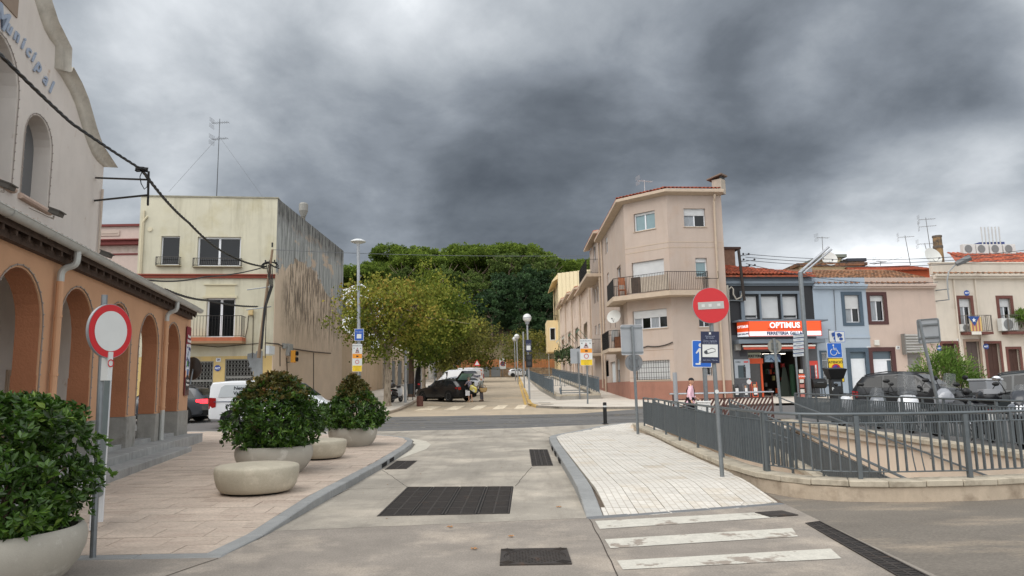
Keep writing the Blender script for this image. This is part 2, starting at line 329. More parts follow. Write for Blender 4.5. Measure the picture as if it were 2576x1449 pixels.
# pavements near the camera
def pl(pts,t):
    for (a,b),(c,d) in zip(pts,pts[1:]):
        if t<=c or (c,d)==pts[-1]: return b+(d-b)*min(1,max(0,(t-a)/(c-a)))
def pzf(x,y): return G(y)+pl([(7.6,.014),(8.4,.018),(10.8,.125),(23,.125),(27,.02),(40,.02)],y)
def rzf(x,y): return G(y)+min(pl([(9.45,.0),(11,.14)],y-.31*(x-.9)),pl([(22,.14),(26,.03),(40,.03)],y))
LEFTK=[(-5.4,7.66),(-3.02,7.72),(-2.93,8.4),(-2.88,10.3),(-2.78,15.4),(-2.83,19.5),(-2.95,21.6),(-3.28,22.9),(-4.2,24.9),(-5.5,26.6),(-8,27.5),(-13,29.3)]
def xr(y): # kerb x as function of y on the plaza
    return pl([(q,p) for p,q in LEFTK[1:]],y)
def xl(y): return -5.6 if y<9 else -12.9
RIGHTK=[(.90,9.45),(.96,12),(.97,16),(.98,20),(1.02,22.1),(1.3,23.7),(2.0,25.9),(3.1,28.1),(4.4,29.6)]
def xrk(y): return pl([(q,p) for p,q in RIGHTK],y)
WALLL=[(4.28,26.4),(4.15,24.5),(3.98,20),(3.86,17.6),(3.76,14.5),(3.74,12.8),(3.84,11.75),(4.12,11.0),(4.6,10.62),(5.4,10.45),(6.6,10.48),(7.9,10.75),(9.2,11.2),(10.3,11.7)]
def xwl(y): return pl([(q,p) for p,q in WALLL[::-1] if p<4.35],y)
def resample(P,step,cl=False):
    out=[]; P=[Vector(p) for p in P]; acc=0; L_=[(b-a).length for a,b in zip(P,P[1:])]; T=sum(L_); n=max(1,round(T/step))
    for k in range(n+1):
        d=T*k/n; 
        for a,b,l in zip(P,P[1:],L_):
            if d<=l+1e-6: out.append(a.lerp(b,min(1,d/l))); break
            d-=l
    return out
def stones(P,w,ztop,depth,step,mat,parent,name,gap=.008,side=1,bev=.012):
    "row of stones; P is one edge, stones extend w to the given side"
    Q=resample([Vector((a[0],a[1],0)) for a in P],step); n=len(Q); N=[]
    for i in range(n):
        d=(Q[min(i+1,n-1)]-Q[max(i-1,0)]).normalized(); N.append(Vector((-d.y,d.x,0))*side)
    for i in range(n-1):
        a,b=Q[i],Q[i+1]; d=(b-a).normalized()*gap/2; a2,b2=a+d,b-d; j=RN.uniform(-.004,.004)
        c=[a2,b2,b2+N[i+1]*w,a2+N[i]*w]; m=MB(); z=[ztop(p.x,p.y)+j for p in c]
        m.add([(p.x,p.y,zz-depth) for p,zz in zip(c,z)]+[(p.x,p.y,zz) for p,zz in zip(c,z)],[(0,3,2,1),(4,5,6,7),(0,1,5,4),(1,2,6,5),(2,3,7,6),(3,0,4,7)] if side>0 else [(0,1,2,3),(7,6,5,4),(4,5,1,0),(5,6,2,1),(6,7,3,2),(7,4,0,3)])
        m.build(name,mat,parent,bev=bev,seg=1)
def tiles(parent,y0,y1,dy,dx,fl,fr_,zf,mat,name,h=.05,limit=300,stagger=True,groove=0):
    cells=[]; j=0; y=y0
    while y<y1-1e-3:
        ya,yb=y,min(y+dy,y1); la,lb,ra,rb=fl(ya+.001),fl(yb-.001),fr_(ya+.001),fr_(yb-.001)
        x=math.floor(min(la,lb)/dx)*dx+(dx/2*(j%2) if stagger else 0)-dx
        while x<max(ra,rb):
            q=[(min(max(x,la),ra),ya),(min(max(x+dx,la),ra),ya),(min(max(x+dx,lb),rb),yb),(min(max(x,lb),rb),yb)]
            if (q[1][0]-q[0][0])+(q[2][0]-q[3][0])>.12: cells.append(q)
            x+=dx
        y+=dy; j+=1
    cells.sort(key=lambda q:math.hypot(q[0][0],q[0][1])); rest=MB()
    for i,q in enumerate(cells):
        cx_=sum(p[0] for p in q)/4; cy_=sum(p[1] for p in q)/4; jz=RN.uniform(-.0025,.0025); g=.008
        m=MB() if i<limit else rest; qq=[]
        for p in q: 
            ddx=max(-1,min(1,(cx_-p[0])*9)); ddy=max(-1,min(1,(cy_-p[1])*9)); qq.append((p[0]+ddx*g/2,p[1]+ddy*g/2))
        m.add([(a,b,zf(a,b)-h) for a,b in qq]+[(a,b,zf(a,b)+jz) for a,b in qq],[(4,5,6,7),(0,1,5,4),(1,2,6,5),(2,3,7,6),(3,0,4,7)])
        if i<limit: m.build(name,mat,parent)
    if rest.v: rest.build(name,mat,parent,kind='stuff')
base=struct(sheet('plaza_pavement',[(-5.6,7.6)]+LEFTK[1:]+[(-13,29.3),(-13,9),(-5.6,9)],lambda x,y:pzf(x,y)-.02,JOINT,cuts=(8.4,10.8,23,27)))
tiles(base,7.80,29.2,.40,.60,xl,lambda y:xr(y)-.19,pzf,TILEP,'paving_tile')
stones(LEFTK[1:],.2,pzf,.22,.95,KERB,base,'kerb_stone',side=1)
stones([(-6.6,7.60),(-3.0,7.64)],.2,lambda x,y:.016,.2,.9,KERB,base,'kerb_stone',side=1)
sheet('gutter_strip',[(-2.78,17),(-2.80,20),(-2.92,21.6),(-3.25,22.85),(-3.7,23.9),(-3.3,24.0),(-2.75,22.9),(-2.45,21.6),(-2.4,20)],ZD(.009),MP((196,190,176),.85,var=.12),parent=base)
base2=struct(sheet('white_pavement',[(.95,9.5),(1.02,22.1),(1.35,23.8),(2.0,25.8),(3.1,28.05),(4.4,29.55),(5.2,29.8),(10,30.2),(10,27.3),(4.3,27.3),(4.15,24.5),(3.9,17.8),(3.7,12.5),(3.75,10.35)],lambda x,y:rzf(x,y)-.02,JOINT,cuts=(10.6,22,26,27)))
def xr2(y):
    if y<10.4: return .95+(y-9.45)/.85*2.75+.2
    return min(3.66,xwl(y)) if y<12.5 else (xwl(y)-.02 if y<26.3 else 10.)
tiles(base2,9.62,29.5,.40,.40,lambda y:xrk(y)+.23,xr2,rzf,TILEW,'paving_tile',stagger=False)
stones(RIGHTK,.22,rzf,.24,.98,KERB,base2,'kerb_stone',side=-1)
stones([(.92,9.4),(3.72,10.27)],.12,lambda x,y:G(y)+.012,.2,.6,MP((112,114,116),.8,grain=.2,rnd=.08),base2,'kerb_stone',side=1)
KB=struct(sheet('kerb_line_back',[(-6.6,37),(-6.4,37),(-6.12,40.1),(-6.32,40.1)],ZD(.0),JOINT))
stones(LK,.2,ZD(.125),.2,1.0,M('dusty_kerb',(150,136,120),.85,var=.15,rnd=.1,grain=.1),KB,'kerb_stone',side=1)
YK=M('yellow_kerb_paint',(196,160,84),.8,var=.2,sc=3,c2=(150,135,110),c2t=(.52,.65),c2s=4,rnd=.05)
stones(RK[3:],.22,ZD(.125),.2,1.6,YK,KB,'kerb_stone',side=-1)
stones([(14,39.1),(9,37.7),(6.4,38.1),(4,38.5),(2.3,39.4),(1.2,40.7)],.2,ZD(.125),.2,1.0,M('dark_kerb',(126,120,112),.85,var=.15,rnd=.1),KB,'kerb_stone',side=-1)
# road markings
PAINT=M('worn_road_paint',(196,192,181),.8,var=.12,sc=6,grain=.12,gs=40,c2=(150,139,128),c2t=(.55,.60),c2s=2.6)
PAINT2=M('dusty_road_paint',(218,204,180),.85,var=.1,sc=3,c2=(176,156,130),c2t=(.52,.6),c2s=1.8)
zs=thing('zebra_crossing','worn white zebra crossing stripes between the white pavement and the drain channel','road marking')
for (a,b,c,d) in [((.98,9.26),(3.22,9.68),(3.26,9.30),(.98,8.76)),((.965,8.19),(3.18,8.63),(3.07,8.17),(.97,7.75)),((.96,7.21),(3.16,7.56),(3.08,7.14),(.965,6.86)),((1.4,6.1),(3.1,6.4),(3.05,5.95),(1.4,5.6))]:
    m=MB(); m.add([(p[0],p[1],G(p[1])+.007) for p in (a,b,c,d)],[(3,2,1,0)]); m.build('stripe',PAINT,zs)
zs=thing('zebra_crossing','dusty zebra crossing across the back street beside the black estate car','road marking')
for x0,x1 in [(-5.2,-4.3),(-3.6,-2.9),(-2.2,-1.6),(-.95,-.35),(.25,.8)]:
    m=MB(); m.add([(x,y,G(y)+.008) for x,y in ((x0-.25,39.9),(x1-.25,39.9),(x1,43.6),(x0,43.6))],[(0,1,2,3)]); m.build('stripe',PAINT2,zs)
ROADW=M('worn_lane_line',(170,165,152),.85,c2=(104,102,100),c2t=(.36,.52),c2s=4,var=.1)
ROADY=M('faded_yellow_line',(160,142,104),.85,c2=(103,101,98),c2t=(.36,.5),c2s=3,var=.1)
lm=thing('lane_marking','faded white and yellow lane lines along the grey asphalt road','road marking')
for x0,y0,x1,y1,mt in [(-13,33.6,-4,33.2,ROADW),(-4,33.2,7,33.6,ROADW),(-11,31.2,9,31.7,ROADW),(-9,30.1,8,30.9,ROADY),(-9,32.3,6,34.4,ROADY),(-3,34.3,9,34.9,ROADY),(-12,34.7,-3,34.2,ROADW),(-5,29.3,1,29.25,ROADW),(1.6,29.5,3.2,29.62,ROADW),(4,34.2,9,32.2,ROADY),(-7,31.8,-1,31.0,ROADY),(9,33.5,22,35,ROADW)]:
    m=MB(); m.add([(x0,y0-.06,G(y0)+.006),(x1,y1-.06,G(y1)+.006),(x1,y1+.06,G(y1+.06)+.006),(x0,y0+.06,G(y0+.06)+.006)],[(0,1,2,3)]); m.build('line',mt,lm)
ws=thing('stop_line','white dashes painted across the far end of the back street','road marking')
for x0,x1 in [(-1.9,-1.1),(-.6,.3),(-4.6,-3.1),(-3,-2.2)]:
    m=MB(); m.add([(x0,118,G(118)+.01),(x1,118,G(118)+.01),(x1,120.5,G(120.5)+.01),(x0,120.5,G(120.5)+.01)],[(0,1,2,3)]); m.build('stripe',PAINT2,ws)
m=MB(); m.add([(.62,43.4,G(43.4)+.008),(.78,43.4,G(43.4)+.008),(.78,110,G(110)+.008),(.62,110,G(110)+.008)],[(0,1,2,3)]); tag(m.build('kerb_line',YK),'long faded yellow line painted beside the yellow kerb','road marking')
m=MB(); m.add([(-3.1,8.93,.006),(.92,9.42,.008),(.92,9.54,.009),(-3.1,9.05,.007)],[(0,1,2,3)]); tag(m.build('stone_band',KERB),'thin grey stone band set flush across the lane below the grate','paving band')
# expansion joints
CRK=MP((70,62,55),.95)
def crack(pts,w=.012,label='',zo=.006):
    P=resample([Vector((a,b,0)) for a,b in pts],.25); m=MB(); 
    for i,p in enumerate(P): p.x+=RN.uniform(-.01,.01)
    for a,b in zip(P,P[1:]):
        d=(b-a).normalized(); n=Vector((-d.y,d.x,0))*w/2; q=[a-n,b-n,b+n,a+n]; m.add([(v.x,v.y,G(v.y)+zo) for v in q],[(3,2,1,0)])
    return m
jc=MB()
for pts in [[(.93,9.4),(.9,7.2),(.8,4.5)],[(-1.84,12.62),(-2.72,15.2)],[(0,12.5),(.35,15.4),(.8,15.8)],[(-4.6,25.4),(-4.2,27.9)],[(1.35,24.2),(.6,28.2)],[(-3.05,9.0),(-2.8,12.45),(-1.83,12.62)],[(-3.02,7.6),(-3.6,5.5)]]:
    q=crack(pts); n=len(jc.v); jc.v+=q.v; jc.f+=[tuple(i+n for i in f) for f in q.f]; jc.m+=q.m
struct(jc.build('road_joints',CRK))
# ---- cast iron grates, covers
IRON=M('cast_iron',(66,60,56),.62,.35,var=.3,sc=9,c2=(104,78,60),c2t=(.6,.72),c2s=3,bump=.2)
PITD=MP((12,11,10),.95)
def gridgrate(name,label,quad,cols,nb,fr=.03,cat='drain grate',zo=.006,rows=4):
    "iron grate: each panel its own part with a rim and cross bars"
    a,b,c,d=[Vector((p[0],p[1],0)) for p in quad]   # near-left near-right far-right far-left
    t=thing(name,label,cat,(a.x,a.y,G(a.y)))
    at=lambda s,q:(a.lerp(b,s)).lerp(d.lerp(c,s),q)
    def P(s,q,z): v=at(s,q); return (v.x-a.x,v.y-a.y,G(v.y)-G(a.y)+z)
    def bar(m,s0,q0,s1,q1,z0=0,z1=.012): m.add([P(s0,q0,z0),P(s1,q0,z0),P(s1,q1,z0),P(s0,q1,z0),P(s0,q0,z1),P(s1,q0,z1),P(s1,q1,z1),P(s0,q1,z1)],[(4,5,6,7),(0,1,5,4),(1,2,6,5),(2,3,7,6),(3,0,4,7)])
    m=MB(); m.add([P(0,0,.005),P(1,0,.005),P(1,1,.005),P(0,1,.005)],[(0,1,2,3)]); m.build('drain_pit',PITD,t)
    W=(b-a).length; H=(d-a).length
    for k in range(cols):
        s0,s1=k/cols+.006,(k+1)/cols-.006; m=MB(); e=.018/W*1.2; ev=.022/H
        bar(m,s0,0,s1,ev); bar(m,s0,1-ev,s1,1); bar(m,s0,0,s0+e,1); bar(m,s1-e,0,s1,1)
        for r in range(1,rows): bar(m,s0,r/rows-ev/2,s1,r/rows+ev/2)
        for r in range(rows):
            for j in range(nb):
                q0=r/rows+(j+.5)/nb/rows; bar(m,s0+e*1.5,q0,s1-e*1.5,q0+.45/nb/rows,.0,.0095)
            mid=(s0+s1)/2; bar(m,mid-e/2,r/rows,mid+e/2,(r+1)/rows,0,.011)
        m.build('grate_panel',IRON,t)
    return t
gridgrate('street_grate','large black iron grate of four panels across the middle of the lane',[(-1.84,9.85),(-.08,9.88),(-.03,12.45),(-1.84,12.6)],4,7,rows=5)
gridgrate('kerb_grate','rusty brown square grate against the right kerb of the lane',[(.35,15.5),(.8,15.5),(.86,19.3),(.38,19.4)],2,5,rows=4)
gridgrate('kerb_grate','small rusty grate below the drain slots of the left kerb',[(-2.70,15.3),(-2.25,15.35),(-2.24,16.95),(-2.72,17.0)],1,5,rows=3)
gridgrate('tree_grate','dark iron grate at the foot of the round sign pole beside the near planter',[(-4.9,7.86),(-4.28,7.86),(-4.32,8.6),(-4.9,8.6)],1,8,rows=2,zo=.03)
ch=gridgrate('channel_drain','long black slotted channel drain running along the edge of the asphalt at lower right',[(3.17,5.3),(3.46,5.3),(3.66,9.0),(3.44,8.9)],1,4,rows=16)
mt_=thing('manhole_cover','square iron manhole cover with a ribbed round lid in the foreground road','manhole cover',(.18,7.43,0))
m=MB(); m.add([(-.33,-.33,.004),(.33,-.33,.004),(.33,.33,.004),(-.33,.33,.004)],[(0,1,2,3)]); m.build('frame_bed',PITD,mt_)
m=MB(); m.ext(disc(.29,40),-.0,.0); m=MB()
m.ext(rect(-.34,-.34,.34,.34),0,.014,holes=[disc(.305,40)]); q=m.build('frame',IRON,mt_,loc=(0,0,.016),rot=(-PI/2,0,0)); 
m=MB(); m.lathe([(0.0,.008),(.06,.012),(.063,.008),(.285,.008),(.287,.014),(.30,.014),(.30,0)],40); 
for i in range(-9,10):
    for j in range(-9,10):
        x,y=i*.03,j*.03
        if .07<math.hypot(x,y)<.27 and (i+j)%2==0: m.box(x-.009,y-.009,.008,x+.009,y+.009,.013)
m.build('lid',IRON,mt_)
m=MB()
for s in (0,1,2,3):
    for k in range(6):
        c_,s_=math.cos(s*PI/2+PI/4),math.sin(s*PI/2+PI/4); r=.33+k*.02
        if r<.45: m=MB(); m.cyl((c_*r-s_*.05,s_*r+c_*.05,.018),(c_*r+s_*.05,s_*r-c_*.05,.018),.004,n=4); m.build('corner_rib',IRON,mt_)
m=MB(); m.box(-.2,-.17,0,.2,.17,.012); m.box(-.17,-.14,.012,.17,.14,.015); tag(m.build('inspection_cover',IRON,loc=(3.32,9.52,G(9.5)+.004),rot=(0,0,.25)),'small plain brown inspection cover at the head of the channel drain','manhole cover')
for i,(x,y) in enumerate([(1.05,42.2),(1.9,41.6),(1.8,43.2)]):
    m=MB(); m.box(-.35,-.12,0,.35,.12,.01); tag(m.build('drain_cover',IRON,loc=(x,y,G(y)+.122)),['flat iron drain cover nearest the yellow kerb corner','flat iron cover behind the dark kerb at the street corner','flat iron cover closest to the walled street ramp'][i],'drain cover')
# slot inlets in kerbs
for (x,y,rz) in [(-2.79,15.75,0),(-2.80,16.75,0)]:
    m=MB(); m.box(-.01,-.3,.02,.012,.3,.10); tag(m.build('kerb_inlet',PITD,loc=(x,y,G(y)),rot=(0,0,rz)),'dark drain slot in the left kerb, %s of two'%('nearer' if y<16 else 'farther'),'drain inlet')
for i,(x,y) in enumerate([(.962,16.0),(.966,17.6),(.97,19.0)]):
    m=MB(); m.box(-.012,-.3,.02,.01,.3,.10); tag(m.build('kerb_inlet',PITD,loc=(x,y,G(y))),'dark drain slot in the right kerb, %s of three'%('nearest','middle','farthest')[i],'drain inlet')
# dry leaves
DL=M('dry_leaf',(176,130,86),.9,var=.2)
def dryleaf(x,y,s,rz,lab,z=None):
    P=[]; 
    for i in range(20): r=(1 if i%4 in(0,) else .62 if i%4==2 else .5)*s; P.append((r*math.cos(2*PI*i/20),r*.8*math.sin(2*PI*i/20),.004+.006*(i%3)))
    m=MB(); m.add([(0,0,.004)]+P,[(0,i+1,(i+1)%20+1) for i in range(20)]); tag(m.build('fallen_leaf',DL,loc=(x,y,z if z is not None else G(y)+.01),rot=(0,0,rz)),lab,'leaf','fallen leaves')
for (k,x,y),lab in [(('Q' if 0 else '_',1193,1386),'pale fallen leaf on the foreground road left of the manhole cover'),(('_',1285,1353),'small fallen leaf in the road above the manhole cover'),(('_',1132,1329),'brown fallen leaf near the left kerb end'),(('_',1406,1278),'dark red fallen leaf at the foot of the right kerb')]:
    g_=gs(x,y); dryleaf(g_.x,g_.y,.05,RN.uniform(0,6),lab)
lt=MB()
for i in range(160):
    y=RN.uniform(8,24); x=RN.uniform(-12,-3.3) if RN.random()<.6 else RN.uniform(-2.6,3.4)
    if x>.9: continue
    z=(pzf(x,y) if x<-3 else G(y))+.006; s=RN.uniform(.008,.022); a=RN.uniform(0,6); lt.add([(x-s*math.cos(a),y-s*math.sin(a),z),(x+s*.3*math.sin(a),y-s*.3,z+.006),(x+s*math.cos(a),y+s*math.sin(a),z),(x-.3*s,y+.3*s,z+.004)],[(0,1,2,3)])
lt.build('leaf_litter',DL,kind='stuff')
# ================================================================ low wall, ramp pit, railings
CREAM=M('cream_render',(214,198,180),.85,var=.07,sc=1.5,grain=.05,streak=.12,st=(2,2,.5),sat2=(150,130,110))
WALLB=M('stained_beige_render',(184,168,148),.88,var=.14,sc=3,grain=.12,c2=(128,112,94),c2t=(.5,.72),c2s=1.8,streak=.2,st=(2,2,.6),sat2=(96,84,70))
COPE=M('coping_stone',(178,168,150),.85,var=.16,sc=4,grain=.12,rnd=.07,c2=(140,130,114),c2t=(.5,.68),c2s=3,bump=.15)
def wallstrip(name,P,w,z0,z1,mat,parent,side=1):
    Q=resample([Vector((a[0],a[1],0)) for a in P],.35); n=len(Q); m=MB(); vs=[]
    for i in range(n):
        d=(Q[min(i+1,n-1)]-Q[max(i-1,0)]).normalized(); N=Vector((-d.y,d.x,0))*side; a,b=Q[i],Q[i]+N*w
        vs+=[(a.x,a.y,z0(a.y)),(a.x,a.y,z1(a.y)),(b.x,b.y,z1(b.y)),(b.x,b.y,z0(b.y))]
    fs=[]
    for i in range(n-1):
        for j in range(4):
            q=(i*4+j,(i+1)*4+j,(i+1)*4+(j+1)%4,i*4+(j+1)%4); fs.append(q if side<0 else q[::-1])
    fs+=[(0,1,2,3),tuple((n-1)*4+j for j in (3,2,1,0))]; m.add(vs,fs); return m.build(name,mat,parent)
lw=thing('low_wall','low curved beige wall with pale coping stones round the ramp pit','wall')
wallstrip('wall',WALLL,.30,lambda y:G(y)-.02-(2.4 if 1 else 0),lambda y:G(y)+.17,WALLB,lw,side=1)
stones([(a-.035*(1 if i<7 else .3),b-(0 if i<7 else .035)) for i,(a,b) in enumerate(WALLL)],.37,lambda x,y:G(y)+.265,.09,.52,COPE,lw,'coping_stone',side=1)
RW=[(10.0,11.6),(9.98,14),(10.05,18),(10.2,24.2),(10.3,27.3)]
rw=thing('low_wall','straight cream retaining wall with weathered coping on the far side of the ramp pit','wall')
wallstrip('wall',RW,.3,lambda y:-2.6,lambda y:G(y)+.14,CREAM,rw,side=1)
stones([(a+.05,b) for a,b in RW],.42,lambda x,y:G(y)+.25,.11,.52,COPE,rw,'coping_stone',side=1)
# ramp descending towards the camera
def rz(y): return .1-.122*(27.2-y)
rp_=thing('pedestrian_ramp','pale descending pedestrian ramp with pink bands inside the railed pit','ramp')
m=MB(); m.add([(8.05,10.9,rz(10.9)),(9.72,10.9,rz(10.9)),(9.9,27.3,rz(27.3)),(8.05,27.3,rz(27.3))],[(0,1,2,3)]); m.build('ramp_surface',M('ramp_paving',(206,196,182),.85,var=.12,sc=1.5,grain=.06),rp_)
for y in (12.5,15,17.5,20,22.5,25): m=MB(); m.add([(8.2,y,rz(y)+.005),(9.65,y,rz(y)+.005),(9.68,y+.5,rz(y+.5)+.005),(8.2,y+.5,rz(y+.5)+.005)],[(0,1,2,3)]); m.build('pink_band',MP((172,120,108),.85),rp_)
m=MB(); m.add([(9.62,10.9,rz(10.9)+.03),(9.72,10.9,rz(10.9)+.05),(9.9,27.3,rz(27.3)+.05),(9.8,27.3,rz(27.3)+.03)],[(0,1,2,3)]); m.build('dirt_line',M('leaf_dirt',(112,92,70),.95,var=.3,sc=8),rp_)
m=MB(); m.add([(7.8,10.9,rz(10.9)-2.4),(7.8,27.3,-2.4),(7.8,27.3,rz(27.3)+.12),(7.8,10.9,rz(10.9)+.12),(8.05,10.9,rz(10.9)+.12),(8.05,27.3,rz(27.3)+.12),(8.05,10.9,-4),(8.05,27.3,-4)],[(3,2,1,0),(3,4,5,2),(4,6,7,5)]); m.build('side_wall',CREAM,rp_)
m=MB(); m.add([(7.74,10.9,rz(10.9)+.04),(7.74,27.3,rz(27.3)+.04),(7.74,27.3,rz(27.3)+.16),(7.74,10.9,rz(10.9)+.16),(8.12,10.9,rz(10.9)+.16),(8.12,27.3,rz(27.3)+.16)],[(3,2,1,0),(3,4,5,2)]); m.build('kerb',COPE,rp_)
m=MB(); m.box(4.2,10.9,-2.7,7.9,27.3,-2.45); m.box(4.35,27.3,-2.6,10.2,27.45,.25); m.box(4.2,10.75,-3,10.2,10.95,-.02) ; m.build('pit_floor',CREAM,rp_)
def railing(name,label,path,h,sp,bw,bd,parent_group=None,toprail=.045,gapb=.10,postn=2.0,mat=RAILM,postw=.05,sub=.13,limit=300,base=0.,round_=False,bent=()):
    "path: list of 3-D points at the railing foot"
    P=resample([Vector(p) for p in path],sp); t=thing(name,label,'railing',P[0],0,parent_group); o=P[0]; 
    def loc(p,z): return (p.x-o.x,p.y-o.y,p.z-o.z+z)
    hb=h-sub-gapb; bar=MB()
    if round_: bar.cyl((0,0,0),(0,0,1),bw/2,n=6,cap=False)
    else: bar.box(-bw/2,-bd/2,0,bw/2,bd/2,1)
    bm_=bar.mesh('bar',mat,smooth=round_); pe=max(1,round(postn/sp)); post=MB(); post.box(-postw/2,-postw/2,0,postw/2,postw/2,1); pm=post.mesh('post',mat)
    stub=MB(); stub.box(-.02,-.02,0,.02,.02,1); sm=stub.mesh('stub',mat); cnt=0; rest=MB(); n=len(P)
    for i,p in enumerate(P):
        d=(P[min(i+1,n-1)]-P[max(i-1,0)]); a=math.atan2(d.y,d.x)
        if i%pe==0 or i==n-1: link('post',pm,t,loc(p,-base),(0,0,a),(1,1,h+base-.02))
        elif i in bent:
            q=MB(); q.tube([loc(p,gapb)]+[tuple(Vector(loc(p,gapb+hb*k/6))+Vector((-.035*math.sin(PI*k/6),0,0))) for k in range(1,6)]+[loc(p,gapb+hb)],bw/2,n=6); q.build('bent_bar',mat,t)
        else:
            cnt+=1
            if cnt<=limit: link('bar',bm_,t,loc(p,gapb),(0,0,a),(1,1,hb))
            else:
                x,y,z=loc(p,gapb); rest.box(x-bw/2,y-bd/2,z,x+bw/2,y+bd/2,z+hb)
            if i%pe==pe//2 and sub>.05: link('stub',sm,t,loc(p,gapb+hb),(0,0,a),(1,1,sub))
    if rest.v: rest.build('bar',mat,t,kind='stuff')
    Q=P[::2]+([P[-1]] if n%2==0 else [])
    for nm,z,r in (('top_rail',h,toprail/2),('upper_rail',gapb+hb,.011),('lower_rail',gapb,.011)):
        if nm=='upper_rail' and sub<=.05: continue
        m=MB(); m.tube([loc(p,z) for p in Q],r,n=8); m.build(nm,mat,t,smooth=True)
    return t
cz=lambda y:G(y)+.265
ctr=[]
for i,(a,b) in enumerate(WALLL): ctr.append((a,b))
def offpath(P,d):
    V=[Vector((a,b,0)) for a,b in P]; out=[]
    for i in range(len(V)):
        t_=(V[min(i+1,len(V)-1)]-V[max(i-1,0)]).normalized(); out.append(V[i]+Vector((-t_.y,t_.x,0))*d)
    return out
cp=offpath(WALLL,.19)
railing('long_railing','long dark grey flat-bar railing on the left wall of the ramp pit',[(p.x,p.y,cz(p.y)) for p in cp[1:7]],.93,.105,.014,.05,None,postn=2.1)
railing('curved_railing','grey bar railing on the curved wall nearest the camera with bent bars',[(p.x,p.y,cz(p.y)) for p in cp[6:]],.92,.13,.018,.04,None,postn=1.5,postw=.06,bent=(18,19))
railing('parking_railing','dark flat-bar railing on the cream wall in front of the parked motorcycles',[(a+.2,b,G(b)+.25) for a,b in RW],.95,.115,.014,.036,None,postn=2.0)
railing('inner_railing','sloping dark railing descending along the open side of the ramp',[(7.93,26.9,rz(26.9)+.16),(7.93,11.2,rz(11.2)+.16)],.92,.11,.014,.05,None,postn=2.0)
railing('inner_railing','second sloping railing at the left edge of the ramp pit behind the long railing',[(5.2,27.0,.3),(6.2,24.0,-.1),(7.5,20.,-.75)],.92,.11,.014,.05,None,postn=2.0)
hr=thing('handrail','grey round handrail bracketed to the cream retaining wall above the ramp','handrail',(9.88,27.2,0))
m=MB(); m.tube([(0.2,.6,1.28),(-.05,.2,1.27),(-.1,0,1.22)]+[(-.1-.012*k,-k,rz(27.2-k)+1.1) for k in range(1,16)],.024,n=8); m.build('rail',RAILM,hr,smooth=True)
for k in range(2,16,2): m=MB(); m.tube([(-.1-.012*k,-k,rz(27.2-k)+1.08),(-.1-.012*k,-k,rz(27.2-k)+1.0),(.1-.012*k,-k,rz(27.2-k)+.98)],.009,n=6); m.build('bracket',RAILM,hr)
m=MB(); m.tube([(8.35,26.8,rz(26.8)+.9)]+[(8.35,26.8-k,rz(26.8-k)+.9) for k in range(1,15)],.022,n=8)
for k in range(0,15,2): m.cyl((8.35,26.8-k,rz(26.8-k)),(8.35,26.8-k,rz(26.8-k)+.9),.018,n=6)
tag(m.build('ramp_rail',RAILM,smooth=True),'low tubular rail with short legs running down the middle of the ramp','handrail')
m=MB(); m.lathe([(.13,-.05),(.14,0),(.13,.05)],16); m.box(-.14,-.05,-.03,.14,0,.03); tag(m.build('bulkhead_light',MP((190,180,160),.5),loc=(9.85,13.0,-1.05),rot=(0,PI/2,0)),'oval caged bulkhead light fixed to the cream ramp wall','wall light')
# ================================================================ building helpers
def win(t,r,mull=1,shut=0,depth=.16,fw=.055,frame=WHITEF,glass=GLASS,sill=None,curtain=False,name='window',trans=0):
    u0,z0,u1,z1=r; m=MB(); w0,w1=depth,depth+.06
    m.box(u0,w0,z0,u0+fw,w1,z1); m.box(u1-fw,w0,z0,u1,w1,z1); m.box(u0+fw,w0,z0,u1-fw,w1,z0+fw); m.box(u0+fw,w0,z1-fw,u1-fw,w1,z1)
    n=mull+1; W=(u1-u0)
    for i in range(1,n): x=u0+W*i/n; m.box(x-fw*.6,w0-.008,z0+fw,x+fw*.6,w1,z1-fw)
    if trans: m.box(u0+fw,w0-.004,z1-trans,u1-fw,w1,z1-trans+fw)
    f=m.build(name,frame,t)
    for i in range(n):
        a,b=u0+W*i/n+fw*.5,u0+W*(i+1)/n-fw*.5; q=MB(); q.add([(a,w0+.03,z0+fw*.5),(b,w0+.03,z0+fw*.5),(b,w0+.03,z1-fw*.5),(a,w0+.03,z1-fw*.5)],[(0,1,2,3)]); q.build('pane',glass if not(curtain and i%2==0) else CURT,f)
    if shut>0:
        zb=z1-(z1-z0)*shut; q=MB(); k=max(2,int((z1-zb)/.055)); h=(z1-zb)/k
        for i in range(k):
            za=zb+i*h; q.add([(u0+.02,w0-.03,za),(u1-.02,w0-.03,za),(u1-.02,w0-.045,za+h*.6),(u0+.02,w0-.045,za+h*.6),(u1-.02,w0-.03,za+h),(u0+.02,w0-.03,za+h)],[(0,1,2,3),(3,2,4,5)])
        q.build('shutter',SHUT,f)
    if sill: q=MB(); q.box(u0-.06,-.05,z0-.05,u1+.06,depth,z0); q.build('sill',sill,f)
    return f
